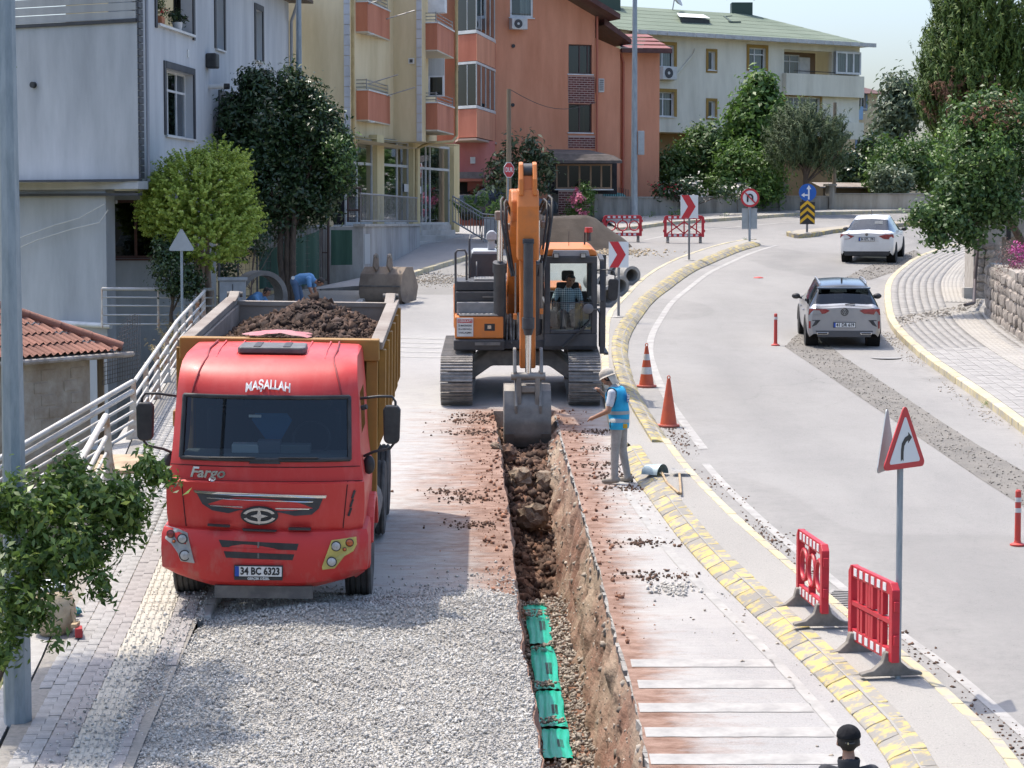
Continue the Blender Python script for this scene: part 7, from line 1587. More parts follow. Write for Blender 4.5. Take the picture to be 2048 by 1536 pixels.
# ---- silver crossover
c_ = G(1688,697); S1 = empty('car', c_, (math.atan(SLOPE),0, R(-3.7)), 'silver crossover car with dark roof driving away up the lane', 'car'); S1.scale = (.93,) * 3
def sec(w_, zb, zmid, zsh, zbelt, ztop, wtop, zroof):
 return [(w_ * .93, zb),(w_ * .985, zb + .12),(w_, zmid),(w_ * .985, zsh),(w_ * .93, zbelt),(wtop, ztop),(wtop * .82, zroof - .03),(0.0, zroof)]
st = [(0.0, sec(.80,.36,.58,.80,.97,1.0,.66,1.01)),(.07, sec(.87,.30,.60,.84,.99,1.03,.70,1.045)),(.16, sec(.895,.27,.62,.86,1.0,1.08,.69,1.10)),
      (.44, sec(.905,.25,.64,.88,1.03,1.38,.64,1.44)),(.60, sec(.91,.25,.64,.88,1.03,1.45,.62,1.525)),(1.3, sec(.91,.25,.64,.86,1.0,1.48,.625,1.56)),(2.3, sec(.91,.25,.64,.85,.98,1.46,.62,1.545)),
      (2.7, sec(.91,.25,.64,.85,.98,1.38,.60,1.47)),(3.25, sec(.905,.25,.64,.85,.97,1.06,.64,1.09)),(3.5, sec(.90,.25,.62,.82,.95,.99,.62,1.03)),(4.0, sec(.84,.28,.58,.76,.86,.88,.55,.92)),(4.2, sec(.70,.35,.52,.66,.72,.74,.45,.76))]
car_body(S1, st, M_SILV, M_CGL, M_ROOFD, [2,3,4,5,6,7], [2], [7], [3,4,5,6])
for sx in (-1,1):
 wheel(S1,(sx * .79,.72,.335),.335,.225, sx, rimcol=M_ALLOY, treads=3, axis_r=.66); wheel(S1,(sx * .79,3.31,.335),.335,.225, sx, rimcol=M_ALLOY, treads=3, axis_r=.66)
 patch([(sx * .86,.975),(sx * .44,.965),(sx * .36,.93),(sx * .47,.86),(sx * .87,.82)], M_TAIL, S1, 'tail_light', rearsurf(.79,.89,.10),.016)
 patch([(sx * .86,.70),(sx * .58,.70),(sx * .68,.58),(sx * .86,.50)], M_BPL, S1, 'bumper_vent', rearsurf(.79,.89,.10),.012); patch([(sx * .865,.67),(sx * .82,.67),(sx * .82,.49),(sx * .865,.49)], M_TAIL, S1, 'reflector', rearsurf(.79,.89,.10),.02)
 onpoly(S1, [(sx * .68,.0,.40),(sx * .38,-.01,.40),(sx * .40,-.01,.345),(sx * .66,.0,.345)], M_CHROME, 'exhaust_trim', .03,.006); onpoly(S1, [(sx * .655,.0,.388),(sx * .405,-.01,.388),(sx * .42,-.01,.357),(sx * .64,.0,.357)], M_BPL, 'exhaust_outlet', .034)
 q = MB(); q.ball((sx * 1.03,2.52,1.05),(.11,.08,.075),12,8); q.cyl((sx * .88,2.52,1.0),(sx * 1.0,2.52,1.03),.03, n=8); q.build('door_mirror', M_BPL, S1, smooth=50)
 MB().tube([(sx * .56,.62,1.53),(sx * .575,.75,1.57),(sx * .58,1.4,1.585),(sx * .57,2.2,1.57),(sx * .56,2.35,1.53)], .018,8).build('roof_rail', M_ALLOY, S1, smooth=60)
 ar = MB()
 for yc in (.72,3.31): ar.prism([(yc + .43 * math.cos(a),.335 + .43 * math.sin(a)) for a in np.linspace(R(0), R(180),14)] + [(yc + .36 * math.cos(a),.335 + .36 * math.sin(a)) for a in np.linspace(R(180), R(0),14)], 'x', sx * .80, sx * .922)
 ar.build('wheel_arch', M_BPL, S1)['kind'] = 'stuff'
 for y in (1.35,2.35): MB().b2(sx * .905, sx * .93, y, y + .2,.80,.825).build('door_handle', M_SILV, S1)
 for yc in (.72,3.31): MB().cyl((sx * .60, yc, .335),(sx * .912, yc, .335),.385, n=24).build('wheel_well', mat('well_black', (.008,.008,.008), rough=1), S1)
onpoly(S1, [(-.70,.0,.44),(.70,.0,.44),(.64,.0,.28),(-.64,.0,.28)], mat('diffuser_grey', (.07,.07,.073), rough=.6), 'diffuser', .016,.01)
onpoly(S1, [(-.64,.01,.765),(.64,.01,.765),(.60,.01,.755),(-.60,.01,.755)], M_BPL, 'tailgate_seam', .004)
onpoly(S1, [(-.66,.42,1.47),(.66,.42,1.47),(.64,.40,1.43),(-.64,.40,1.43)], M_ROOFD, 'spoiler', .10,.015)
plate(S1, '41 DR 619', (0,-.03,.58),.52,.112,(0,0,0)); MB().tube([(.02,.09,1.075),(.26,.13,1.09)], .014,6).build('wiper', M_BPL, S1)
emb = MB(); emb.tube([(.085 * math.cos(a),-.015,.90 + .085 * math.sin(a)) for a in np.linspace(0,2 * math.pi, 24)], .009,6)
for pts in ([(-.045,.96),(0,.905),(.045,.96)], [(-.06,.93),(-.025,.845),(0,.885),(.025,.845),(.06,.93)]): emb.tube([(x, -.02, z) for x, z in pts], .009,6)
emb.build('badge', M_BPL, S1)['kind'] = 'stuff'
MB().prism([(1.0,1.55),(1.12,1.56),(1.03,1.64),(1.0,1.64)], 'x', -.02,.02).build('shark_fin', M_ROOFD, S1)
# ---- white saloon
c_ = G(1733,528); S2 = empty('car', c_, (math.atan(SLOPE),0, R(-15)), 'white saloon car driving off round the bend near the island', 'car')
st = [(0.0, sec(.76,.42,.62,.84,.98,1.02,.60,1.03)),(.08, sec(.86,.34,.62,.86,1.02,1.055,.66,1.07)),(.22, sec(.885,.28,.62,.86,1.02,1.06,.68,1.085)),(.62, sec(.89,.25,.62,.86,1.0,1.07,.66,1.10)),
      (1.28, sec(.895,.24,.62,.86,.98,1.36,.58,1.42)),(1.5, sec(.895,.24,.62,.86,.98,1.40,.57,1.47)),(2.1, sec(.895,.24,.62,.85,.96,1.42,.575,1.50)),(2.6, sec(.895,.24,.62,.84,.95,1.37,.57,1.45)),
      (3.35, sec(.89,.24,.60,.82,.93,1.0,.62,1.03)),(3.6, sec(.88,.25,.60,.80,.91,.94,.58,.97)),(4.25, sec(.80,.28,.54,.72,.80,.82,.5,.85)),(4.5, sec(.64,.35,.5,.62,.68,.70,.4,.71))]
car_body(S2, st, M_WPAINT, M_CGL, M_WPAINT, [3,4,5,6,7], [3], [7], [4,5,6])
for sx in (-1,1):
 for yc in (.88,3.52):
  wheel(S2,(sx * .775, yc, .315),.315,.205, sx, rimcol=M_STEEL, treads=3, axis_r=.64); MB().cyl((sx * .60, yc, .315),(sx * .897, yc, .315),.36, n=24).build('wheel_well', MATS['well_black'], S2)
 patch([(sx * .865,.985),(sx * .62,.98),(sx * .40,.925),(sx * .56,.83),(sx * .72,.82),(sx * .885,.87)], M_TAIL, S2, 'tail_light', rearsurf(.74,.89,.13),.016)
 q = MB(); q.ball((sx * .99,2.65,.99),(.10,.08,.07),12,8); q.cyl((sx * .86,2.65,.95),(sx * .96,2.65,.98),.03, n=8); q.build('door_mirror', M_BPL, S2, smooth=50)
 for y in (1.55,2.55): MB().b2(sx * .893, sx * .915, y, y + .18,.80,.825).build('door_handle', M_WPAINT, S2)
onpoly(S2, [(-.78,.02,.43),(.78,.02,.43),(.72,.02,.27),(-.72,.02,.27)], M_BPL, 'lower_bumper', .02,.02); onpoly(S2, [(-.34,.0,.93),(.34,.0,.93),(.40,.0,.74),(-.40,.0,.74)], mat('white_paint_recess', (.56,.56,.55), rough=.4), 'plate_recess', .006,.01)
plate(S2, '34 GTL 178', (0,-.025,.82),.50,.105,(0,0,0)); MB().tube([(0,1.6,1.48),(0,1.55,1.72)], .006,5).build('aerial', M_BPL, S2); q = MB(); q.lathe([(.001,-.02),(.045,-.016),(.05,0)], 16,(0,-.005,.975), axis='y'); q.build('badge', M_STEEL, S2)
MB().quad((.16,1.0,1.25),(.42,1.0,1.25),(.42,1.05,1.36),(.16,1.05,1.36)).build('rear_sticker', M_LAMPS, S2)
# ---- dark car parked behind the railing
c_ = D(1000,440,93); S3 = empty('parked_car', gp(c_.x, 93.5,0),(0,0, R(-70)), 'dark blue grey parked car behind the stair railing', 'car')
st3 = [(y, [(x, z) for x, z in p]) for y, p in st]
car_body(S3, st3, mat('dark_car_paint', (.045,.055,.07), rough=.25, coat=.6), M_CGL, MATS['dark_car_paint'], [3,4,5,6,7], [3], [7], [4,5,6]); S3.location.x -= 2.0; S3.location.z += .25
for sx in (-1,1):
 for yc in (.88,3.52): wheel(S3,(sx * .775, yc, .315),.315,.205, sx, treads=3, axis_r=.64)
# PEOPLE
M_SKIN = mat('skin', (.33,.17,.105),(.28,.14,.085), scale=8, rough=.6); M_HAIR = mat('dark_hair', (.018,.014,.012), rough=.7); M_SHOE = mat('dusty_shoe', (.20,.17,.14),(.28,.25,.21), scale=9, rough=.9)
def person(name, label, J, mats, loc, rz, parent_things=(), hands=True, headrot=None, tilt_=0):
 """J: joints in a frame x forward, y left, z up. One continuous remeshed body, coloured by region."""
 j = {k: Vector(v) for k, v in J.items()}; B = []
 def bone(a, b_, r0, r1, m): B.append((Vector(a), Vector(b_), r0, r1, m))
 bone(j['pel'], j['spi'], .135,.135, 'top' if mats.get('long') else 'leg'); bone(j['pel'] + (j['spi'] - j['pel']) * .35, j['spi'], .14,.145, 'top'); bone(j['spi'], j['che'], .145,.15, 'top'); bone(j['che'], j['nec'], .13,.065, 'top'); bone(j['nec'], j['hd'], .055,.052, 'skin')
 side = (j['shL'] - j['shR']).normalized()
 for s in 'LR':
  sg = 1 if s == 'L' else -1
  bone(j['pel'] + side * sg * .03, j['hip' + s], .125,.105, 'leg'); bone(j['che'], j['sh' + s], .10,.072, 'top')
  k = j['sh' + s].lerp(j['el' + s], .62) if mats.get('short') else j['el' + s]
  bone(j['sh' + s], k, .068,.060, 'top'); bone(k if mats.get('short') else j['el' + s], j['el' + s] + Vector((0,0,.001)),.046,.043, 'arm'); bone(j['el' + s], j['wr' + s], .043,.030, 'arm')
  d = (j['wr' + s] - j['el' + s]).normalized(); pm = j['wr' + s] + d * .07; bone(j['wr' + s], pm, .028,.034, 'skin')
  if hands:
   cr = d.cross(side); cr = cr.normalized() if cr.length > .1 else Vector((0,0,1)); lat = d.cross(cr).normalized(); curl = Vector(mats.get('curl', (0,0,-1)))
   for q in range(4):
    b0 = pm + lat * (.026 - q * .0175); l0 = (.040,.046,.042,.034)[q]; b1 = b0 + d * l0; bone(b0 - d * .02, b1,.0115,.010, 'skin'); bone(b1, b1 + (d * .6 + curl * .5).normalized() * l0 * .85,.010,.009, 'skin')
   tb0 = j['wr' + s] + d * .02 + lat * .026; bone(tb0, tb0 + (d * .7 + lat * .7).normalized() * .055,.014,.011, 'skin')
  bone(j['hip' + s], j['kn' + s], .095,.065, 'leg'); bone(j['kn' + s], j['an' + s], .068,.052, 'leg')
  f = (j['to' + s] - j['an' + s]); bone(j['an' + s] + Vector((0,0,-.03)) - f * .25, j['an' + s] + f * .3 + Vector((0,0,-.02)),.048,.046, 'shoe'); bone(j['an' + s] + f * .3 + Vector((0,0,-.02)), j['to' + s], .046,.034, 'shoe')
 hq = Euler(headrot or (0,0,0)).to_matrix(); hc = j['hd'] + hq @ Vector((.015,0,.10))
 def H(v): return hc + hq @ Vector(v)
 bone(H((0,0,.03)), H((-.015,0,.02)),.092,.094, 'hair'); bone(H((.018,0,-.01)), H((.03,0,-.065)),.078,.052, 'skin'); bone(H((.088,0,.01)), H((.105,0,-.025)),.012,.016, 'skin'); bone(H((.075,.02,-.07)), H((.075,-.02,-.07)),.022,.022, 'skin')
 for sg in (-1,1): bone(H((0, sg * .082,.01)), H((-.01, sg * .09,-.03)),.016,.012, 'skin')
 mb = MB()
 for a, b_, r0, r1, m in B: mb.ball(a, r0,14,10); mb.ball(b_, r1,14,10); mb.cyl(a, b_, r0, r1,14) if (b_ - a).length > .002 else None
 me = mb.mesh(name, M_SKIN); o = link(name, me); rm = o.modifiers.new('r', 'REMESH'); rm.mode = 'VOXEL'; rm.voxel_size = .0125; sm = o.modifiers.new('s', 'SMOOTH'); sm.iterations = 3; sm.factor = .5
 me2 = bpy.data.meshes.new_from_object(o.evaluated_get(bpy.context.evaluated_depsgraph_get())); bpy.data.objects.remove(o)
 names = ['skin', 'top', 'leg', 'shoe', 'hair', 'arm']; me2.materials.clear()
 for n_ in names: me2.materials.append(mats.get(n_, {'skin': M_SKIN, 'arm': M_SKIN, 'hair': M_HAIR, 'shoe': M_SHOE}.get(n_)))
 nf = len(me2.polygons); C = np.zeros(nf * 3, np.float32); me2.polygons.foreach_get('center', C); C = C.reshape(-1,3); best = np.full(nf, 1e9); idx = np.zeros(nf, np.int32)
 for a, b_, r0, r1, m in B:
  a, b_ = np.array(a), np.array(b_); ab = b_ - a; t = (((C - a) @ ab) / max(ab @ ab, 1e-9)).clip(0,1); d = np.linalg.norm(C - a - t[:, None] * ab, axis=1) - (r0 + (r1 - r0) * t); k = d < best; best[k] = d[k]; idx[k] = names.index(m)
 hl = (C - np.array(hc)) @ np.array(hq); face = (idx == 4) & (hl[:, 0] > .035) & (hl[:, 2] < .075); idx[face] = 0
 me2.polygons.foreach_set('material_index', idx); me2.shade_smooth(); me2.name = name
 body = link(name, me2, None, loc, (0,0, rz)); tag(body, label, 'person')
 ey = MB()
 for sg in (-1,1): ey.ball(H((.083, sg * .032,.022)),.011,8,6)
 ey.build('eyes', mat('eye_dark', (.02,.015,.012), rough=.2), body)['kind'] = 'stuff'
 return body, me2, idx, names, H, j
def garment(body, me, sel, grow, m, name, fn=None):
 vs = np.zeros(len(me.vertices) * 3, np.float32); me.vertices.foreach_get('co', vs); vs = vs.reshape(-1,3); ns = np.zeros_like(vs).ravel(); me.vertices.foreach_get('normal', ns); ns = ns.reshape(-1,3); W = vs + ns * grow
 used, F = {}, []
 for i in np.nonzero(sel)[0]:
  F.append([used.setdefault(v, len(used)) for v in me.polygons[i].vertices])
 q = MB(); q.add([tuple(W[v]) for v in used], F); return q.build(name, m, body, smooth=80, fix=False)
def centers(me): C = np.zeros(len(me.polygons) * 3, np.float32); me.polygons.foreach_get('center', C); return C.reshape(-1,3)
STAND = dict(pel=(0,0,.95), spi=(.01,0,1.10), che=(.01,0,1.32), nec=(.0,0,1.47), hd=(.03,0,1.55), shL=(0,.19,1.40), shR=(0,-.19,1.40), hipL=(0,.10,.90), hipR=(0,-.10,.90), knL=(.03,.11,.49), knR=(.02,-.11,.49), anL=(0,.12,.08), anR=(0,-.12,.08), toL=(.17,.14,.035), toR=(.17,-.14,.035), elL=(-.03,.26,1.12), elR=(-.03,-.26,1.12), wrL=(.05,.27,.88), wrR=(.05,-.27,.88))
M_KHAKI = mat('grey_trousers', (.33,.31,.285),(.26,.245,.225), scale=6, rough=.95, bump=.3, bscale=20); M_LSHIRT = mat('pale_shirt', (.48,.50,.53),(.40,.42,.46), scale=5, rough=.9)
J = dict(STAND); J.update(che=(.05,0,1.32), nec=(.09,0,1.46), hd=(.135,0,1.525), shL=(.05,.19,1.38), shR=(.05,-.19,1.38), elL=(.08,.27,1.12), wrL=(.30,.25,1.02), elR=(.18,-.24,1.18), wrR=(.32,-.10,1.36), anL=(.03,.12,.08), toL=(.20,.14,.035), anR=(-.10,-.12,.08), toR=(.06,-.14,.035), knR=(-.02,-.11,.49))
fw = R(180 - 22); p = G(1238,966)
wk_, wm, wi, wn, WH, wj = person('person', 'worker in bright blue vest and cloth sun hat standing beside the trench', J, dict(top=M_LSHIRT, leg=M_KHAKI, short=1), p, fw, headrot=(0, R(24),0))
C = centers(wm); tors = (C[:, 2] > .83) & (C[:, 2] < 1.455) & (np.abs(C[:, 1]) < .205) & (C[:, 0] < .21) & np.isin(wi, [1,2]); tors &= ~((np.abs(C[:, 1]) > .165) & (C[:, 2] < 1.33) & (C[:, 0] > .06))
M_VEST = mat('blue_vest', (.01,.27,.47),(.015,.34,.56), scale=5, rough=.75, bump=.3, bscale=16); M_TAPE = mat('grey_reflective_tape', (.28,.30,.30), rough=.5)
vest = garment(wk_, wm, tors, .020, M_VEST, 'vest')
for z0 in (.955,1.085): garment(wk_, wm, tors & (np.abs(C[:, 2] - z0) < .026),.024, M_TAPE, 'reflective_band').parent = vest
q = MB(); q.b2(-.075,.075,-.004,.0,-.06,.06); lg = q.build('logo_patch', mat('logo_blue', (.015,.05,.22), rough=.7), vest, loc=(-.155,.05,1.30), rot=(0,0, R(-85))); text('İSU', .085, M_PLW, lg, (0,-.007,.018), bold=.002)
MB().tube([(x, -.006,-.035 + .008 * math.sin(x * 80)) for x in np.linspace(-.06,.06,16)], .006,5).build('wave_mark', M_PLW, lg)
M_HAT = mat('beige_cloth', (.47,.42,.35),(.38,.335,.275), scale=9, rough=.95, bump=.4, bscale=30)
q = MB(); hq = Euler((0, R(24),0)).to_matrix(); hc = WH((0,0,.045)); q.ball((0,0,0),(.118,.112,.105),20,12, fn=lambda v: Vector((v.x, v.y, max(v.z, -.25))) * (1 + .04 * noise.noise(v * 5))); 
q.lathe([(.11,-.02),(.125,-.03),(.135,-.045),(.125,-.04),(.10,-.03)], 20); q.grid(lambda a, b_: (-.115 * math.cos((a - .5) * 2.4) - .015 * math.sin(a * 14) * b_ - .02 * b_, .12 * math.sin((a - .5) * 2.4) * (1 + .15 * b_),-.02 - .17 * b_),16,5)
ht = q.build('sun_hat', M_HAT, wk_, smooth=70, loc=hc, rot=(0, R(24),0))
q = MB(); q.b2(-.035,.035,-.015,.015,-.02,.05); q.build('gloves', mat('yellow_glove', (.55,.33,.03), rough=.9), wk_, loc=(-.14,.13,.87), bevel=.01)
fq = wj['wrR'] + Vector((.07,.03,.03)); ph = MB(); ph.b2(-.036,.036,-.005,.005,-.075,.075); pho = ph.build('phone', M_BPL, None, bevel=.004); M4 = Matrix.Translation(p) @ Matrix.Rotation(fw, 4, 'Z'); pho.location = M4 @ fq; pho.rotation_euler = (R(60),0, fw + R(90)); tag(pho, 'dark phone held up by the worker in the blue vest', 'phone')
oc = (EX.matrix_world if False else None); L0 = EX.location + Vector((.92,-.40,1.66 * .955 - .10 + SLOPE * -.4))
J = dict(pel=(0,0,.10), spi=(-.02,0,.24), che=(.02,0,.46), nec=(.06,.0,.60), hd=(.10,.02,.665), shL=(.02,.19,.53), shR=(.02,-.19,.53), hipL=(.05,.10,.09), hipR=(.05,-.10,.09), knL=(.46,.15,.14), knR=(.46,-.13,.14), anL=(.54,.15,-.27), anR=(.54,-.13,-.27), toL=(.68,.16,-.31), toR=(.68,-.14,-.31), elL=(.06,.27,.29), wrL=(.28,.30,.20), elR=(.08,-.30,.30), wrR=(.28,-.34,.14))
M_CHECK = mat('check_shirt', (.40,.50,.53), rough=.9); n_, l_ = M_CHECK.node_tree.nodes, M_CHECK.node_tree.links
tc = n_.new('ShaderNodeTexCoord'); mp = n_.new('ShaderNodeMapping'); mp.inputs['Scale'].default_value = (0,24,24); l_.new(tc.outputs['Object'], mp.inputs[0]); sp = n_.new('ShaderNodeSeparateXYZ'); l_.new(mp.outputs[0], sp.inputs[0]); hs_ = []
for ax in (1,2):
 f1 = n_.new('ShaderNodeMath'); f1.operation = 'FRACT'; l_.new(sp.outputs[ax], f1.inputs[0]); f2 = n_.new('ShaderNodeMath'); f2.operation = 'GREATER_THAN'; f2.inputs[1].default_value = .55; l_.new(f1.outputs[0], f2.inputs[0]); hs_.append(f2)
ad = n_.new('ShaderNodeMath'); l_.new(hs_[0].outputs[0], ad.inputs[0]); l_.new(hs_[1].outputs[0], ad.inputs[1]); dv = n_.new('ShaderNodeMath'); dv.operation = 'MULTIPLY'; dv.inputs[1].default_value = .5; l_.new(ad.outputs[0], dv.inputs[0])
rp_ = n_.new('ShaderNodeValToRGB'); rp_.color_ramp.elements[0].color = (.50,.60,.62,1); rp_.color_ramp.elements[1].color = (.03,.09,.13,1); l_.new(dv.outputs[0], rp_.inputs[0]); l_.new(rp_.outputs[0], n_['Principled BSDF'].inputs['Base Color'])
M_JEAN = mat('dark_jeans', (.035,.04,.055),(.055,.06,.075), scale=8, rough=.95)
person('person', 'operator in a teal check shirt seated in the excavator cab', J, dict(top=M_CHECK, leg=M_JEAN, short=1), L0, R(-88), headrot=(R(-8), R(22), R(12)))
M_BLUES = mat('blue_tshirt', (.10,.24,.46),(.14,.30,.52), scale=5, rough=.9, bump=.2, bscale=18)
J = dict(pel=(-.10,0,.90), spi=(.06,0,.97), che=(.28,0,.98), nec=(.42,0,.93), hd=(.48,0,.89), shL=(.32,.19,.96), shR=(.32,-.19,.96), hipL=(-.08,.10,.86), hipR=(-.08,-.10,.86), knL=(.04,.12,.47), knR=(.0,-.12,.47), anL=(-.06,.14,.08), anR=(-.08,-.14,.08), toL=(.10,.16,.035), toR=(.08,-.16,.035), elL=(.36,.24,.70), wrL=(.44,.20,.48), elR=(.38,-.24,.70), wrR=(.48,-.18,.48))
p1 = G(598,633); bo_, bm_, bi_, *_r = person('person', 'worker in a blue t-shirt bending down behind the truck body', J, dict(top=M_BLUES, leg=mat('blue_workpants', (.10,.16,.26), rough=.95), short=1), p1, R(-12), headrot=(0, R(75),0))
q = MB(); q.cyl((0,0,0),(0,0,.006),.05, n=14); q.build('white_badge', M_PLW, bo_, loc=(-.10,-.165,1.0), rot=(R(70),0,0))
J2 = {k: v for k, v in J.items()}; J2.update(pel=(-.1,0,.42), spi=(.03,0,.52), che=(.2,0,.62), nec=(.32,0,.68), hd=(.37,0,.70), shL=(.23,.19,.64), shR=(.23,-.19,.64), hipL=(-.08,.1,.40), hipR=(-.08,-.1,.40), knL=(.28,.15,.48), knR=(.26,-.15,.46), anL=(.05,.14,.08), anR=(.03,-.14,.08), toL=(.2,.16,.035), toR=(.18,-.16,.035), elL=(.38,.25,.42), elR=(.38,-.25,.42), wrL=(.5,.2,.25), wrR=(.5,-.18,.25))
person('person', 'second blue shirted worker crouching inside the big concrete ring', J2, dict(top=MATS['blue_tshirt'], leg=M_JEAN, short=1), G(502,644), R(-20), headrot=(0, R(40),0))
J = dict(STAND); p3 = gp(2.40,15.8); M_BLK = mat('black_jacket', (.016,.018,.024),(.03,.033,.04), scale=6, rough=.8)
pc, *_r = person('person', 'man in black cap and dark jacket seen from behind', J, dict(top=M_BLK, leg=M_JEAN, arm=M_BLK, hair=mat('short_hair', (.03,.025,.022), rough=.8)), p3, R(88)); pc.scale = (.865,) * 3
q = MB(); q.ball((0,0,0),(.108,.102,.095),20,12, fn=lambda v: Vector((v.x, v.y, max(v.z, -.12)))); q.prism([(.08,-.075),(.16,-.06),(.19,0),(.16,.06),(.08,.075)], 'z', -.02,-.008); cpo = q.build('cap', mat('black_cap', (.016,.016,.018),(.026,.026,.028), scale=9, rough=1, spec=.1, bump=.4, bscale=30), pc, smooth=50, loc=(.03,0,1.70))
q = MB(); q.tube([(-.102, y, -.035 - .01 * math.cos(y * 30)) for y in np.linspace(-.04,.04,9)], .008,6); q.build('cap_strap', M_BPL, cpo); MB().b2(-.115,-.105,.012,.022,-.05,-.03).build('cap_buckle', M_CHROME, cpo)
q = MB(); q.lathe([(.085,1.42),(.095,1.50),(.088,1.52),(.078,1.50)], 20); q.build('collar', M_BLK, pc, smooth=50)
# STREET FURNITURE
M_GALV = mat('galvanised_steel', (.30,.34,.37),(.22,.26,.285), scale=4, rough=.5, metal=.35, stretch=(3,3,.6), detail=8); M_SIGNR = mat('sign_red', (.47,.02,.028), rough=.45); M_SIGNW = mat('sign_white', (.64,.65,.65), rough=.45); M_SIGNB = mat('sign_blue', (.01,.09,.36), rough=.45); M_SIGNK = mat('sign_black', (.015,.015,.017), rough=.5); M_SIGNY = mat('sign_yellow', (.62,.35,.01), rough=.45); M_SBACK = mat('sign_back', (.34,.37,.38),(.28,.31,.32), scale=3, rough=.5, metal=.3)
def lamp_pole(u, v, hgt, r0, r1, label, n_=8, band=False):
 p = G(u, v); e = empty('light_pole', p, label=label, cat='pole'); q = MB(); q.cyl((0,0,0),(0,0, hgt), r0, r1, n=n_); q.build('shaft', M_GALV, e); q = MB(); q.cyl((0,0,0),(0,0,1.1), r0 * 1.06, r0 * 1.05, n=n_); q.build('base_sleeve', M_GALV, e)
 if band: q = MB(); q.b2(-r0 * .9, r0 * .9,-r0 - .01,-r0 + .02,2.0,2.5); q.build('yellow_band', M_SIGNY, e)
 return e
lp = lamp_pole(36,1466,9.5,.125,.062, 'octagonal galvanised light pole close to the camera behind foliage'); lamp_pole(601,578,11,.105,.07, 'galvanised light pole rising beside the dark tree', band=True)
lp3 = lamp_pole(1268,448,14,.15,.07, 'tall tapering light pole in front of the orange house'); q = MB(); q.b2(.15,.42,-.1,.1,2.9,3.9); q.build('control_box', M_SBACK, lp3, bevel=.02)
def post(e, h, r=.032, m=M_GALV): q = MB(); q.cyl((0,0,0),(0,0, h), r, n=12); q.build('post', m, e, smooth=40); q = MB(); q.lathe([(.19,0),(.17,.015),(.05,.03)], 14); q.build('footing', M_CONC, e)
def board(e, poly, z, y, m, name='sign_panel', t=.012, mb=None): q = MB(); q.prism([(x, zz + z) for x, zz in poly], 'y', y - t, y); return q.build(name, m, e, bevel=0)
def tri(s): return [(-s / 2,-s * .29),(s / 2,-s * .29),(0, s * .577)]
def rtri(s, r_):
 P = []
 for k, (x, z) in enumerate(tri(s)):
  c = Vector((x, z)) * (1 - r_ * 3.4 / s)
  a0 = [R(210), R(330), R(90)][k]
  for t in range(-3,4): P.append((c.x + r_ * math.cos(a0 + t * R(20)), c.y + r_ * math.sin(a0 + t * R(20))))
 return P
e = empty('warning_sign', G(1795,1380),(0,0, R(46)), 'triangular right bend warning sign on a grey post beside the red barriers', 'sign'); post(e, 2.72)
b0 = board(e, rtri(.76,.045),2.47,-.04, M_SIGNR); board(b0, [(x, z) for x, z in rtri(.55,.02)], 2.465,-.053, M_SIGNW, 'sign_face', .003)
arr = [(-.075,-.13),(-.075,-.02),(-.06,.05),(-.01,.105),(.05,.125),(.05,.155),(.115,.10),(.05,.045),(.05,.075),(.015,.06),(-.02,.02),(-.03,-.04),(-.03,-.13),(-.052,-.11)]; board(b0, arr, 2.455,-.057, M_SIGNK, 'bend_arrow', .002)
b1 = board(e, rtri(.76,.045),2.46,0, M_SBACK, 'rear_sign', .01); b1.location = (-.033,.15,-.02); b1.rotation_euler = (0,0, R(20))
e = empty('warning_sign', G(365,690),(0,0, R(10)), 'triangular sign seen from its grey back in front of the round green tree', 'sign'); post(e, 2.2,.03); board(e, rtri(.62,.04),2.35,-.045, M_SBACK)
for (u, v, hp, lab) in ((1237,634,1.25, 'red and white chevron board beside the excavator mirror'),(1378,521,1.40, 'red and white chevron board in front of the far barrier')):
 p = G(u, v, .12); e = empty('chevron_sign', p, (0,0, R(-4)), lab, 'sign', 'chevron boards along the median'); sz = .50 if u < 1300 else .58; post(e, hp + sz * .6,.035, mat('dark_post', (.16,.16,.16), rough=.5)); b0 = board(e, [(-sz / 2,0),(sz / 2,0),(sz / 2, sz * 1.3),(-sz / 2, sz * 1.3)], hp, -.045, M_SIGNW)
 k = sz * 1.3; board(b0, [(-.46 * sz, .0),(-.02 * sz, .0),(.36 * sz, k * .5),(-.02 * sz, k),(-.46 * sz, k),(-.08 * sz, k * .5)], hp, -.059, M_SIGNR, 'chevron', .002)
def disc(r_, n_=28): return [(r_ * math.cos(2 * math.pi * k / n_), r_ * math.sin(2 * math.pi * k / n_)) for k in range(n_)]
e = empty('no_u_turn_sign', G(1499,484,.12), label='round red ringed no u-turn sign at the tip of the median', cat='sign'); post(e, 1.9,.045); b0 = board(e, disc(.345),1.62,-.06, M_SIGNR); board(b0, disc(.265),1.62,-.073, M_SIGNW, 'sign_face', .003)
q = MB(); q.tube([(-.09,-.08,1.47),(-.09,-.08,1.66),(-.06,-.08,1.72),(0,-.08,1.745),(.06,-.08,1.72),(.09,-.08,1.66),(.09,-.08,1.50)], .032,6); q.build('u_turn_arrow', M_SIGNK, b0); q = MB(); q.bar((-.20,-.085,1.82),(.20,-.085,1.42),.012,.05, up=(0,1,0)); q.build('red_bar', M_SIGNR, b0); MB().bar((-.18,-.112,1.80),(.18,-.112,1.44),.045,.006, up=(0,1,0)).build('slash', M_SIGNR, b0); board(e, [(-.28,.48),(.28,.48),(.28,1.24),(-.28,1.24)], 0,.06, M_SBACK, 'rear_panel')
e = empty('direction_sign', G(1614,466,.12), label='blue straight and left arrow sign above a black and yellow chevron board', cat='sign'); post(e, 1.7,.045, MATS['dark_post']); b0 = board(e, disc(.34),1.57,-.06, M_SIGNB)
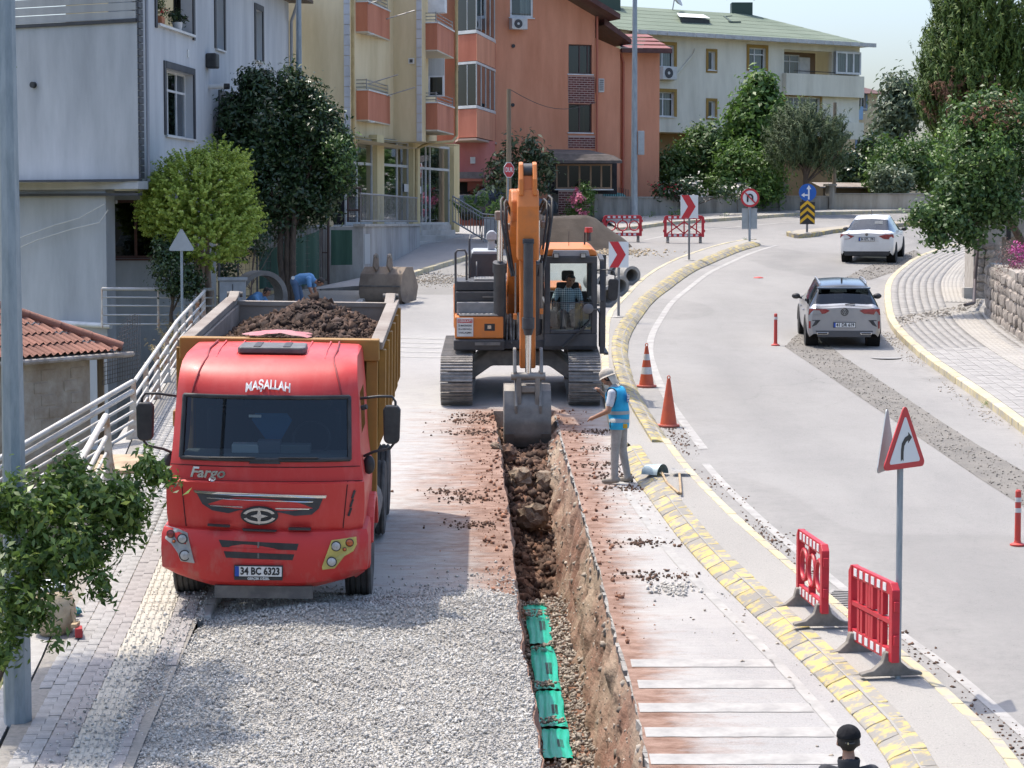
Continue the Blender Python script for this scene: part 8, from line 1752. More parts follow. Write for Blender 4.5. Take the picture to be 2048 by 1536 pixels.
q = MB(); q.b2(.015,.075,-.079,-.074,1.30,1.72); q.add([(-.05,-.078,1.70),(.14,-.078,1.70),(.045,-.078,1.86)], [(0,1,2)]); q.build('straight_arrow', M_SIGNW, b0); q = MB(); q.b2(-.12,.01,-.079,-.074,1.44,1.50); q.add([(-.12,-.078,1.38),(-.12,-.078,1.56),(-.25,-.078,1.47)], [(0,1,2)]); q.build('left_arrow', M_SIGNW, b0)
b1 = board(e, [(-.29,.34),(.29,.34),(.29,1.20),(-.29,1.20)], 0,-.06, M_SIGNK, 'chevron_panel')
for k in range(3): z = .36 + k * .27; board(b1, [(-.28, z),(0, z + .24),(.28, z),(.28, z + .13),(0, z + .37),(-.28, z + .13)], 0,-.073, M_SIGNY, 'yellow_chevron', .002)
tp = G(1018,452); e = empty('timber_pole', gp(tp.x, 90), label='weathered timber pole in front of the orange house', cat='pole'); q = MB(); zt_ = D(1018,178,90).z - gz(0,90); q.cyl((0,0,0),(0,0, zt_),.12,.085, n=10); q.build('shaft', mat('old_timber', (.23,.18,.12),(.15,.115,.08), scale=3, rough=.95, stretch=(6,6,.3)), e)
e = empty('stop_sign', gp(D(1016,400,88.5).x, 88.5),(0,0, R(48)), 'red octagonal DUR stop sign turned aside before the timber pole', 'sign'); zc = D(1016,340,88.5).z - gz(0,88.5); post(e, zc, .03); oct_ = [(.32 * math.cos(R(22.5 + 45 * k)),.32 * math.sin(R(22.5 + 45 * k))) for k in range(8)]; b0 = board(e, oct_, zc, -.04, M_SIGNW); board(b0, [(x * .92, z * .92) for x, z in oct_], zc, -.053, M_SIGNR, 'sign_face', .003); text('DUR', .26, M_SIGNW, b0,(0,-.058, zc), bold=.006, width=.42)
e = empty('timber_pole', gp(D(1669,300,104).x, 104), label='slim grey timber pole behind the garden wall', cat='pole'); q = MB(); q.cyl((0,0,-1),(0,0, D(1669,205,104).z - gz(0,104)),.10,.08, n=10); q.build('shaft', MATS['old_timber'], e)
w0, w1 = D(1022,180,90), FO.P(*FO.uz(1190,205),.1); MB().tube([w0.lerp(w1, t / 10) - Vector((0,0,.5 * math.sin(math.pi * t / 10))) for t in range(11)], .012,5).build('overhead_wire', M_BPL, None); tag(bpy.data.objects['overhead_wire'], 'thin overhead wire from the timber pole to the orange house', 'wire')
M_CONE = mat('cone_orange', (.50,.085,.03),(.42,.075,.035), scale=6, rough=.6); M_CONEW = mat('cone_white', (.60,.60,.58),(.46,.45,.43), scale=8, rough=.6)
for (u, v, bands, hh, lab) in ((1293,774, True, .82, 'orange traffic cone with two white bands'),(1337,853, False, .85, 'plain orange traffic cone without bands')):
 e = empty('traffic_cone', G(u, v), label=lab, cat='cone'); q = MB(); q.prism([(.21 * math.cos(R(22.5 + 45 * k)),.19 * math.sin(R(22.5 + 45 * k))) for k in range(8)], 'z', 0,.04); q.build('base', mat('cone_base', (.48,.13,.09), rough=.7), e, bevel=.01)
 def rad(z): return .150 - (.150 - .028) * (z - .04) / (hh - .04)
 zs = [.04,.26,.40,.54,.66, hh] if bands else [.04, hh]
 for k, (a, b_) in enumerate(zip(zs[:-1], zs[1:])): q = MB(); q.cyl((0,0, a),(0,0, b_), rad(a), rad(b_), n=24, caps=k == len(zs) - 2); q.build('band' if bands and k % 2 else 'cone_body', M_CONEW if bands and k % 2 else M_CONE, e, smooth=50)
 MB().tube([(.025 * math.cos(a),0, hh + .02 + .03 * math.sin(a)) for a in np.linspace(0,2 * math.pi, 12)], .01,5).build('top_loop', M_CONE, e)
M_DEL = mat('delineator_red', (.50,.045,.03),(.42,.05,.04), scale=6, rough=.55)
for (u, v, lab, hh) in ((1551,691, 'red flexible marker post beside the silver car', .72),(2035,1091, 'banded red marker post at the right picture edge', .72),(1859,468, 'distant red marker post below the overhanging branches', .8)):
 e = empty('marker_post', G(u, v), label=lab, cat='post'); q = MB(); q.lathe([(.10,0),(.10,.02),(.05,.04),(.043,.07)], 18); q.build('base', M_DEL, e, smooth=40); q = MB(); q.cyl((0,0,.05),(0,0, hh),.042,.038, n=16); q.cyl((0,0, hh),(0,0, hh + .02),.038,.025, n=16); q.build('shaft', M_DEL, e, smooth=40)
 for z in ((hh - .12,) if u == 1551 else (hh - .14, hh - .28)): MB().cyl((0,0, z),(0,0, z + .06),.0435, n=16, caps=False).build('band', M_CONEW, e, smooth=40)
c = G(1517,556); q = MB(); q.lathe([(.16,0),(.14,.02),(.05,.04)], 14); tag(q.build('broken_marker', M_DEL, None, loc=c), 'broken off red marker base lying on the lane', 'broken marker')
M_BAR = mat('barrier_red', (.45,.015,.028),(.39,.02,.03), scale=4, rough=.45, lo=.45, hi=.7); M_FOOT = mat('barrier_foot', (.13,.12,.105),(.22,.20,.175), scale=4, rough=.9)
def barrier(loc, rz, kind, label, L=1.2, H=.92, feet=True, tall=.18, foot_long=.32):
 e = empty('barrier', loc, (0,0, rz), label, 'barrier', 'red plastic roadwork barriers'); h = L / 2; t = .03
 def bx(name, x0, x1, z0, z1, m=M_BAR, tt=t, par=e): q = MB(); q.b2(x0, x1,-tt, tt, z0, z1); return q.build(name, m, par, bevel=.008)
 for sx in (-1,1):
  pst = MB(); pst.prism([(sx * h, tall),(sx * h, tall + H - .07),(sx * (h - .07), tall + H),(sx * (h - .10), tall + H),(sx * (h - .10), tall)], 'y', -t - .012, t + .012); p_ = pst.build('end_post', M_BAR, e, bevel=.008)
  for z in (.18,.52): q = MB(); q.b2(sx * h, sx * (h + .035),-.028,.028, tall + z, tall + z + .10); q.build('hook', M_BAR, p_, bevel=.006)
 for z0 in (0, H - .13): r_ = bx('rail', -h + .1, h - .1, tall + z0, tall + z0 + .13); [MB().b2(-h + .16 + k * (L - .28) / 6,-h + .16 + (k + .5) * (L - .28) / 6,-t - .006, t + .006, tall + z0 + .025, tall + z0 + .105).build('reflector', M_SIGNW, r_) for k in range(6)]
 zi0, zi1 = tall + .13, tall + H - .13; zm = (zi0 + zi1) / 2
 def bar(a, b_, w_=.045): q = MB(); q.bar((a[0], 0, a[1]),(b_[0], 0, b_[1]),.045, w_, up=(0,1,0)); q.build('lattice_bar', M_BAR, e)
 def rg(cx, r_): q = MB(); q.tube([(cx + r_ * math.cos(a),0, zm + r_ * math.sin(a)) for a in np.linspace(0,2 * math.pi, 22)], .026,6); q.build('ring', M_BAR, e, smooth=60)
 if kind == 'rings':
  rr_ = (zi1 - zi0) / 2 * .72
  for cx in (-L * .30,0, L * .30): rg(cx, rr_ * (1 if cx == 0 else .95))
  for z0, z1 in ((zi0 - .02, zm - rr_),(zm + rr_, zi1 + .02)): bar((0, z0),(0, z1),.08)
 elif kind == 'slats':
  bar((-h + .1, zm),(h - .1, zm),.07)
  for x in (-.40,-.30,-.13,-.05,.03,.24,.34):
   for z0, z1 in ((zi0, zm - .035),(zm + .035, zi1)): q = MB(); q.b2(x - .034, x + .034,-.028,.028, z0, z1); q.build('slat', M_BAR, e)
 elif kind == 'diamond':
  for sx in (-1,1):
   bar((0, zi0),(sx * h * .84, zi1 + .0),.05); bar((0, zi1 - .1),(sx * h * .84, zi0),.05); bar((sx * h * .62, zi0),(sx * h * .62, zi1),.04)
  bar((0, zi0),(0, zi1),.05)
 if feet:
  for sx in (-1,1):
   q = MB(); x = sx * (h - .14); P = [(-foot_long, 0),(foot_long, 0),(foot_long, .03),(foot_long * .6,.06),(foot_long * .3,.14),(.07,.24),(-.07,.24),(-foot_long * .3,.14),(-foot_long * .6,.06),(-foot_long, .03)]; q.prism(P, 'x', x - .05, x + .05); q.build('foot', M_FOOT, e, bevel=.01)
 return e
def bar_between(u0, v0, u1, v1, kind, label, h0=.12, **k):
 a, b_ = G(u0, v0, h0), G(u1, v1, h0); c = (a + b_) / 2; d = b_ - a; return barrier(c, math.atan2(d.y, d.x), kind, label, L=math.hypot(d.x, d.y) + .25, **k)
bar_between(1603,1210,1645,1258, 'rings', 'red barrier with ring openings on the median', H=.76, tall=.15); bar_between(1710,1302,1782,1358, 'slats', 'red barrier with upright slats next to the bend warning sign', H=.80, tall=.15)
a = G(1245,484); barrier(a, R(2), 'rings', 'red barrier with curved openings left of the far pair', L=1.45, H=.78, tall=.22, foot_long=.16); a = G(1368,486); barrier(a, R(1), 'diamond', 'red barrier with diagonal bars behind the chevron board', L=1.5, H=.80, tall=.22, foot_long=.16)
def shovel(u0, v0, u1, v1, lab, col):
 a, b_ = G(u0, v0,.15), G(u1, v1,.15); e = empty('shovel', a, label=lab, cat='shovel'); q = MB(); q.tube([Vector((0,0,.02)),(b_ - a) * .5 + Vector((0,0,.03)), b_ - a + Vector((0,0,.02))], .019,8); q.build('handle', mat('shovel_wood', (.40,.30,.18),(.30,.21,.12), scale=5, rough=.8), e, smooth=60)
 d = (a - b_).normalized(); s_ = d.cross(Vector((0,0,1))).normalized(); q = MB(); q.grid(lambda x, y: d * (.02 + .30 * y) + s_ * ((x - .5) * .26 * (1 - .35 * max(0, y - .6) / .4)) + Vector((0,0,.025 + .035 * (2 * x - 1) ** 2 + .05 * (1 - y) * .5)),10,8); q.build('blade', col, e, smooth=60)
shovel(1359,950,1362,990, 'dusty flat shovel lying on the median', mat('dusty_blade', (.34,.33,.31),(.26,.25,.23), scale=5, rough=.8))
e = empty('scoop', G(1312,948,.14), label='rounded galvanised scoop with wooden handle lying on the median', cat='scoop'); q = MB(); q.grid(lambda a, b_: (.17 * math.cos(a * 3.1 + .02) , -.12 + .28 * b_, .16 * math.sin(a * 3.1 + .02) * (1 - .15 * b_)),14,6); q.grid(lambda a, b_: (.17 * math.cos(a * 3.1) * b_, .16,.136 * math.sin(a * 3.1) * b_),14,3); q.build('pan', mat('scoop_metal', (.38,.46,.46),(.22,.30,.32), scale=4, rough=.5, metal=.3), e, smooth=50, rot=(0,0, R(55)))
dd = G(1358,986,.15) - e.location; MB().tube([(.08,-.05,.04), dd * .5, dd + Vector((0,0,.0))], .019,8).build('handle', MATS['shovel_wood'], e, smooth=60)
c = G(467,668); e = empty('electric_cabinet', c, (0,0, R(6)), 'grey roadside electric cabinet beside the concrete ring', 'cabinet'); M_CAB = mat('cabinet_grey', (.25,.27,.28),(.20,.215,.22), scale=3, rough=.6); MB().b2(-.33,.30,0,.35,0,1.28).build('body', M_CAB, e, bevel=.015); MB().b2(-.37,.34,-.04,.39,1.28,1.36).build('lid', M_CAB, e, bevel=.015); MB().b2(-.02,0,-.006,.0,.1,1.2).build('door_gap', M_BPL, e); MB().b2(-.22,-.12,-.008,0,.55,.70).build('warning_label', M_SIGNY, e)
c = G(520,642); e = empty('concrete_ring', c, (0,0, R(28)), 'large concrete manhole ring standing on edge behind the truck', 'ring'); q = MB(); q.lathe([(.52,-.3),(.64,-.3),(.64,.3),(.52,.3),(.52,-.3)], 40,(0,0,.64), axis='y'); q.build('ring_body', mat('ring_concrete', (.20,.195,.185),(.14,.135,.13), scale=3, rough=.9, bump=.3), e, smooth=40)
c = G(655,640); q = MB(); q.ball((0,0,0),(.32,.28,.16),16,8); tag(q.build('rubber_tub', mat('black_rubber', (.02,.021,.025), rough=.7), None, loc=c + Vector((0,0,.1)), smooth=50), 'dark upturned rubber tub behind the truck body', 'tub')
M_GSCR = mat('green_screen', (.018,.055,.036),(.028,.075,.05), scale=2, rough=.9, bump=.2, bscale=14, stretch=(3,3,.3)); M_WIRE = mat('rusty_wire', (.10,.09,.08), rough=.7)
fe = empty('mesh_fence', gp(-7,62), label='wire fence with dark green screening behind the bending worker', cat='fence'); FF = Fac(D(500,520,61).to_2d(), D(642,520,66).to_2d() - D(500,520,61).to_2d())
q = MB(); u0, u1 = FF.uz(518,520)[0], FF.uz(641,520)[0]; q.grid(lambda a, b_: FF.P(u0 + (u1 - u0) * a, (Z(FF, 560,575)) + (Z(FF, 520,505) + (Z(FF, 640,460) - Z(FF, 520,505)) * a - Z(FF, 560,575)) * b_, .04 * math.sin(a * 30)),40,4); q.build('screen_sheet', M_GSCR, fe, world=True, smooth=70)
for u in (440,478,516,552,605,643): x = FF.uz(u, 520)[0]; MB().cyl(FF.P(x, gz(0,62) - .1,-.03), FF.P(x, Z(FF, 560,425),-.03),.03, n=8).build('fence_post', M_STEEL, fe, world=True)
wq = MB()
for k in range(30): x = FF.uz(440,520)[0] + k * (u1 - FF.uz(440,520)[0]) / 29; wq.cyl(FF.P(x, gz(0,62),-.02), FF.P(x, Z(FF, 560,430),-.02),.006, n=4, caps=False)
for k in range(14): z = gz(0,62) + k * (Z(FF, 560,430) - gz(0,62)) / 13; wq.cyl(FF.P(FF.uz(440,520)[0], z, -.02), FF.P(u1, z, -.02),.006, n=4, caps=False)
wq.build('wire_mesh', M_WIRE, fe, world=True)['kind'] = 'stuff'
F2 = Fac(D(655,500,67).to_2d(),(1,.8)); q = MB(); q.grid(lambda a, b_: F2.P(F2.uz(662 + 42 * a, 490)[0], Z(F2,680,530) + (Z(F2,680,460) - Z(F2,680,530)) * b_, .03 * math.sin(a * 9)),12,3); g2 = q.build('screen_sheet', M_GSCR, None, world=True, smooth=70); tag(g2, 'square of dark green sheeting beside the terrace wall', 'sheet')
gt2 = empty('mesh_gate', D(650,575,66.5), label='rusty mesh gate standing open next to the green screens', cat='gate')
for u in (642,657): MB().cyl(D(u, 572,66.5), D(u, 436,66.5),.035, n=8).build('gate_post', mat('rusty_steel', (.07,.045,.04), rough=.8), gt2, world=True)
for v in (440,505,560): MB().cyl(D(642, v, 66.5), D(657, v, 66.5),.02, n=6).build('gate_rail', MATS['rusty_steel'], gt2, world=True)
for k in range(4): MB().cyl(D(645 + 3 * k, 560,66.5), D(645 + 3 * k, 440,66.5),.008, n=5).build('gate_bar', MATS['rusty_steel'], gt2, world=True)
fc = empty('mesh_cage', D(708,440,69), label='wire mesh cage fence above the terrace corner', cat='fence')
for a, b_ in (((696,376),(721,376)),((721,376),(721,444)),((696,376),(696,444)),((696,420),(721,420))): MB().cyl(D(*a, 69), D(*b_, 69),.035, n=6).build('frame_bar', MATS['rusty_steel'], fc, world=True)
for k in range(6): MB().cyl(D(697 + 4 * k, 378,69), D(697 + 4 * k, 444,69),.008, n=4).build('mesh_wire', M_WIRE, fc, world=True); MB().cyl(D(697,384 + 10 * k, 69), D(721,384 + 10 * k, 69),.008, n=4).build('mesh_wire', M_WIRE, fc, world=True)
M_RAIL = mat('white_rail', (.50,.485,.455),(.36,.31,.25), scale=2.2, rough=.6, lo=.5, hi=.78, detail=8); M_RUST = mat('rusty_white_post', (.52,.48,.42),(.30,.13,.05), scale=2.6, rough=.85, lo=.46, hi=.62, detail=8)
def railing(pts, n_, lab, hs=(.98,.74,.56,.38,.20), name='railing', posts=True, hp=1.0, rad=(.036,.026,.018,.018,.018)):
 e = empty(name, pts[0], label=lab, cat='railing'); P = [Vector(p) for p in pts]
 for h, r_ in zip(hs, rad): MB().tube([p + Vector((0,0, h)) for p in P], r_, 8).build('rail', M_RAIL, e, world=True, smooth=60)
 if posts:
  for k in range(n_):
   t = k / (n_ - 1) * (len(P) - 1); i = min(int(t), len(P) - 2); p = P[i].lerp(P[i + 1], t - i); d = (P[i + 1] - P[i]).normalized(); s_ = Vector((-d.y, d.x, 0)).normalized()
   q = MB(); q.add([p + s_ * a + d * b_ + Vector((0,0, z)) for z, w_ in ((0,.16),(.35,.10),(hp, .055)) for a, b_ in ((-w_ * .3,-.012),(w_, -.012),(w_, .012),(-w_ * .3,.012))], [(0,1,2,3),(8,11,10,9)] + [(4 * r_ + a, 4 * r_ + (a + 1) % 4,4 * r_ + 4 + (a + 1) % 4,4 * r_ + 4 + a) for r_ in range(2) for a in range(4)]); q.build('rail_post', M_RUST, e, world=True)
 return e
railing([gp(-6.32,37.6,.1), gp(-7.0,47,.1), gp(-7.32,53.6,.1)], 9, 'white pipe railing with rusty posts along the pavement behind the truck')
railing([gp(-6.32,37.4,.1), D(-40,1068,34.8)], 5, 'white stair railing running down to the left below the shed', hs=(1.0,.84,.66,.5,.34,.18), rad=(.045,.045,.025,.025,.025,.03), posts=False)
railing([G(213,962,.1), G(160,1075,.1)], 2, 'short white rail at the head of the steps by the pavement', hs=(.98,.66,.42,.2), rad=(.05,.035,.022,.022))
railing([D(205,655,53.5), D(428,655,54.5)], 3, 'white horizontal railing in front of the grey house ground floor', hs=(.92,.72,.52,.30,.08), rad=(.04,.02,.02,.02,.02), name='railing', hp=.92)
q = MB(); p_ = G(250,925,.15); q.b2(-.42,.35,-.9,.6,-.02,.03); tag(q.build('plywood_sheet', MATS['old_plywood'], None, loc=p_, rot=(math.atan(SLOPE),0, R(6))), 'sheet of plywood lying on the pavement at the railing gap', 'plywood')
cwf = empty('wire_netting', D(270,700,45), label='sagging rusty wire netting between the shed and the railing', cat='fence'); q = MB()
for k in range(16):
 t = k / 15; a, b_ = D(205 + 75 * t, 770 - 20 * t, 44.2), D(205 + 75 * t, 735 - 105 * min(1, t * 1.4),44.4); q.cyl(a, b_, .009, n=4, caps=False)
 a, b_ = D(205 + 40 * (t if t > .5 else 0),770 - t * 130,44.2), D(280 - 6 * t, 752 - t * 125,44.4); q.cyl(a, b_, .009, n=4, caps=False)
q.build('netting', mat('netting_wire', (.12,.11,.10), rough=.8), cwf, world=True)['kind'] = 'stuff'; MB().b2(-.06,.06,-.06,.06,-3,.3).build('post', MATS['old_timber'], cwf, loc=D(201,715,44.3) - cwf.location)
p_ = G(108,1262,.14); q = MB(); q.ball((0,0,.2),(.24,.2,.26),18,12, fn=lambda v: Vector([math.copysign(abs(c) ** .75, c) for c in v]) * (1 + .10 * noise.noise(v * 3))); e = empty('sack', p_, label='beige woven sack standing on the pavement by the light pole', cat='sack'); q.build('bag', mat('woven_sack', (.46,.37,.25),(.37,.29,.19), scale=9, rough=.9, bump=.4, bscale=30), e, smooth=60); q = MB(); q.ball((-.04,.05,.46),(.20,.16,.10),14,9, fn=lambda v: v * (1 + .3 * noise.noise(v * 3))); q.build('plastic_liner', M_SIGNW, e, smooth=50)
p_ = G(150,1272,.14); e = empty('broom', p_, label='red bristled broom leaning beside the sack', cat='broom'); q = MB(); q.b2(-.04,.04,-.12,.10,0,.10); q.build('bristles', mat('broom_red', (.34,.04,.04), rough=.9), e, bevel=.01, loc=(.04,0,0), rot=(0,0, R(12))); MB().b2(-.03,.03,-.1,.12,.10,.14).build('head', MATS['shovel_wood'], e, loc=(.0,.02,0)); MB().tube([(0,.02,.12),(-.22,.35,.62)], .014,6).build('handle', MATS['shovel_wood'], e)
q = MB(); q.ball((0,0,0),(.14,.10,.05),12,8, fn=lambda v: v * (1 + .3 * noise.noise(v * 3))); tag(q.build('blue_cloth', mat('blue_cloth', (.03,.15,.36),(.05,.2,.12), scale=8, rough=.9), None, loc=G(140,1222,.18), smooth=50), 'crumpled blue cloth on the pavement behind the sack', 'cloth')
# PLANTS
def leaf_cloud(lobes, n, size, clump=.16, up=.35, asp=2.2, shell=.55, seed=1, drop=0.0, spray=0.0, sizes=None):
 """lobes: (centre, radii, weight). Leaves gathered in clumps spread through uneven lobes."""
 r = np.random.default_rng(seed); w_ = np.array([l[2] for l in lobes], float); w_ /= w_.sum(); nc = max(8, n // 26)
 li = r.choice(len(lobes), nc, p=w_); d = r.normal(size=(nc, 3)); d /= np.linalg.norm(d, axis=1)[:, None]; rad = (shell + (1 - shell) * r.random(nc) ** .6) * (1 + r.normal(0,.09, nc))
 C = np.array([l[0] for l in lobes])[li]; S = np.array([l[1] for l in lobes])[li]; P = C + d * rad[:, None] * S
 k = r.integers(0, nc, n); off = r.normal(size=(n, 3)); cs = clump * r.uniform(.6,1.3, nc)[k]
 if spray: t = r.random(n); ax = d * np.array([1,1,.4]) + np.array([0,0, spray]); ax /= np.linalg.norm(ax, axis=1)[:, None]; Q = P[k] + ax[k] * (t * cs * 3.0)[:, None] + off * (cs * .28 * (1.1 - t))[:, None]
 else: Q = P[k] + off * cs[:, None] * .62
 Q[:, 2] -= drop * np.abs(off[:, 0]) * cs
 out = (Q - C[k]) / S[k]; nrm = out + r.normal(size=(n, 3)) * .75; nrm[:, 2] += up; nrm /= np.linalg.norm(nrm, axis=1)[:, None]
 tan = r.normal(size=(n, 3)) if not spray else ax[k] + r.normal(size=(n, 3)) * .35; tan -= nrm * (tan * nrm).sum(1)[:, None]; tan /= np.linalg.norm(tan, axis=1)[:, None]; bi = np.cross(nrm, tan)
 s = size * r.uniform(.4,1.35, n); L, W = (s * .5)[:, None], (s * .5 / asp)[:, None]; fold = nrm * (s * .10)[:, None]
 V = np.stack([Q - tan * L, Q + bi * W + fold, Q + tan * L - fold * .6, Q - bi * W + fold], 1).reshape(-1,3); F = np.arange(4 * n).reshape(-1,4); return V, F
def lobe(u, v, ru, rv, y, w_=1, dep=None): c = D(u, v, y); k = y / FOC; return (tuple(c),(ru * k, (dep if dep else (ru + rv) / 2) * k, rv * k), w_)
BARK = mat('bark', (.115,.085,.06),(.07,.05,.038), scale=6, rough=1, bump=.8, bscale=18, stretch=(3,3,.5)); PALEBARK = mat('pale_bark', (.26,.20,.15),(.17,.12,.09), scale=6, rough=1, bump=.5, bscale=18, stretch=(3,3,.5))
def tree(name, label, base, lobes, n, size, leaf, group=None, bark=BARK, tr=.12, trunks=1, limb=True, cat='tree', parts=('trunk', 'crown'), extra=(), **k):
 base = Vector(base); e = empty(name, base, label=label, cat=cat, group=group); V, F = leaf_cloud(lobes, n, size, **k); sets = [(V, F, 0)]
 mats_ = [leaf]; mi = np.zeros(len(F), int)
 for (lb, n2, s2, lf, kk) in extra:
  V2, F2 = leaf_cloud(lb, n2, s2, **kk); F = np.concatenate([F, F2 + len(V)]); V = np.concatenate([V, V2]); mi = np.concatenate([mi, np.full(len(F2), len(mats_))]); mats_.append(lf)
 o = stuff_mesh(parts[1], V - np.array(base), F, mats_, e, mi)
 if parts[0]:
  q = MB(); ctr = sum((Vector(l[0]) * l[2] for l in lobes), Vector()) / sum(l[2] for l in lobes)
  for t in range(trunks):
   off = Vector((random.uniform(-.12,.12), random.uniform(-.1,.1),0)) * (trunks > 1); top = base.lerp(ctr, .75) + off * 2; pts = [base + off, base.lerp(ctr, .3) + off * 1.6 + Vector((random.uniform(-.06,.06),0,0)), base.lerp(ctr, .55) + off * 1.8, top]; q.tube([p - base for p in pts], [tr * 1.15, tr * .9, tr * .7, tr * .4], 9)
  if limb:
   for l in lobes:
    a = base.lerp(ctr, random.uniform(.35,.65)); c = Vector(l[0])
    for _ in range(2): b_ = c + Vector([random.uniform(-.5,.5) * x for x in l[1]]); m_ = a.lerp(b_, .5) + Vector((0,0,.1)); q.tube([a - base, m_ - base, b_ - base], [tr * .45, tr * .3, tr * .1], 6)
  q.build(parts[0], bark, e, smooth=60)
 return e
L_LIME = leafmat('lime_leaf', (.24,.34,.05),(.52,.62,.13),(.64,.70,.2), trans=.45); L_DARK = leafmat('dark_glossy_leaf', (.018,.042,.016),(.05,.095,.03),(.12,.17,.055), rough=.35, trans=.15); L_MID = leafmat('mid_leaf', (0.035,0.082,0.021),(0.100,0.176,0.041),(0.164,0.234,0.058), trans=.3); L_WAL = leafmat('walnut_leaf', (0.053,0.117,0.023),(0.140,0.246,0.053),(0.222,0.316,0.082), trans=.35); L_PINE = leafmat('pine_needle', (0.041,0.070,0.030),(0.105,0.147,0.058),(0.152,0.187,0.082), rough=.7, trans=.15); L_CON = leafmat('cypress_spray', (0.041,0.087,0.014),(0.117,0.181,0.030),(0.199,0.246,0.041), rough=.65, trans=.2); L_BRN = leafmat('dead_spray', (0.105,0.053,0.030),(0.211,0.105,0.058), rough=.9, trans=.1); L_FG = leafmat('foreground_leaf', (.04,.09,.02),(.16,.25,.05),(.34,.40,.10), rough=.4, trans=.4); L_GREY = leafmat('grey_green_leaf', (0.070,0.105,0.058),(0.152,0.199,0.117),(0.257,0.292,0.199), trans=.25)
tree('privet_tree', 'rounded bright lime green tree in front of the grey house', G(408,662), [lobe(392,400,82,80,55,3), lobe(440,350,48,48,55.3,1.2), lobe(340,420,50,60,55,1.2), lobe(420,470,70,55,54.8,1.5), lobe(470,430,35,45,55.2,.6), lobe(495,440,16,20,55.4,.1)], 62000,.085, L_LIME, bark=PALEBARK, tr=.10, trunks=3, clump=.11, up=1.0, shell=.86, seed=3, spray=.3, asp=1.8, limb=False)
tree('laurel_tree', 'tall dark glossy evergreen tree behind the lime green tree', G(580,610), [lobe(530,260,68,90,62,2.5), lobe(610,300,60,110,62.5,2.5), lobe(515,175,35,35,62,.5), lobe(583,172,24,42,62.2,.5), lobe(620,200,22,40,62.2,.4), lobe(665,330,42,75,62,1.4), lobe(470,250,34,60,62,1), lobe(640,255,45,60,62,1), lobe(560,380,80,70,62,2.2), lobe(500,330,55,60,61.5,1.2), lobe(630,400,50,45,62,.8)], 44000,.16, L_DARK, tr=.10, trunks=3, clump=.22, up=.4, shell=.5, seed=4, asp=2.6, extra=[([lobe(675,320,32,60,61.4,1)], 2200,.13, L_MID, dict(clump=.2, seed=9))])
tree('shrub', 'dark leafy shrub under the lime tree at the railing end', G(345,668), [lobe(345,545,40,42,54,1), lobe(330,510,28,30,54,.6), lobe(375,570,30,25,54,.5)], 4200,.10, L_DARK, tr=.05, clump=.15, seed=5, cat='shrub', parts=('stem', 'foliage'))
tree('creeper', 'dark vines hanging on the wire fence beside the trunk', G(500,645), [lobe(500,470,40,50,60.5,1), lobe(560,455,50,22,61.5,.8), lobe(450,520,30,40,60,.6)], 3200,.11, L_DARK, tr=.03, clump=.2, seed=6, cat='vine', parts=('stem', 'foliage'))
fy = 20.3
fg = [lobe(60,1010,110,70, fy, 2), lobe(170,985,90,60, fy + .4,2), lobe(90,1110,110,70, fy, 2.2), lobe(40,1210,80,70, fy - .2,1.5), lobe(255,1000,50,45, fy + .6,.9), lobe(180,1080,60,45, fy + .3,.8), lobe(205,1165,22,28, fy, .25), lobe(290,930,28,30, fy + .7,.3), lobe(325,945,22,22, fy + .8,.2), lobe(20,1290,50,45, fy, .5), lobe(270,1055,30,25, fy + .6,.3), lobe(110,1270,14,25, fy, .1), lobe(150,925,45,18, fy + .5,.2)]
tree('maple_tree', 'leafy green tree reaching in from the lower left in front of the pole', gp(-6.2,20.3,-2.6), fg, 9600,.092, L_FG, tr=.05, clump=.105, limb=False, up=.5, shell=.12, seed=8, asp=2.4, drop=.5)
tree('roadside_tree', 'tall roadside tree outside the left edge that shades the pavement and gravel', gp(-8.2,22.5,-2.6), [((-6.5,23.2,9.0),(.7,1.1,.7),1.5),((-6.7,24.2,9.4),(.8,1.1,.7),1.5),((-6.4,22.3,8.4),(.6,.9,.6),1.2),((-6.7,24.6,11.2),(.7,1.2,.7),1.5),((-6.4,23.0,10.6),(.6,1.0,.6),1.2),((-6.3,22.6,7.2),(.6,1.0,.5),1)] + [((-6.2,22.4,6.6),(.5,.9,.4),1),((-6.4,23.6,7.8),(.6,.9,.5),1)], 16000,.15, L_FG, tr=.10, clump=.2, seed=12, asp=2.2)
ty = 103
tree('walnut_tree', 'tall pale green walnut tree in front of the cream block', gp(D(1515,380, ty + 2).x, ty + 2), [lobe(1515,230,48,55, ty + 2,2), lobe(1518,180,26,30, ty + 2,.8), lobe(1490,250,35,40, ty + 1.6,1), lobe(1545,255,30,40, ty + 1.6,1), lobe(1510,300,50,45, ty + 2,1.2)], 9000,.34, L_WAL, tr=.16, clump=.42, seed=21, group='trees behind the garden wall')
tree('pine_tree', 'rounded dark umbrella pine behind the garden wall', gp(D(1608,380,101).x, 101), [lobe(1612,290,68,50,101,2.5), lobe(1600,250,48,32,101,1.5), lobe(1640,275,48,42,101,1.5), lobe(1575,310,42,38,101,1), lobe(1650,320,38,32,101,.8)], 22000,.30, L_PINE, tr=.14, clump=.20, seed=22, spray=.9, asp=9, up=.1, group='trees behind the garden wall')
tree('bushy_tree', 'dark bushy tree at the left end of the garden wall trees', gp(D(1370,390, ty).x, ty), [lobe(1345,345,42,45, ty, 1.2), lobe(1400,310,50,55, ty + .5,2), lobe(1430,285,30,35, ty + .5,.8), lobe(1370,380,60,30, ty, 1)], 8500,.26, L_MID, tr=.1, clump=.38, seed=23, group='trees behind the garden wall')
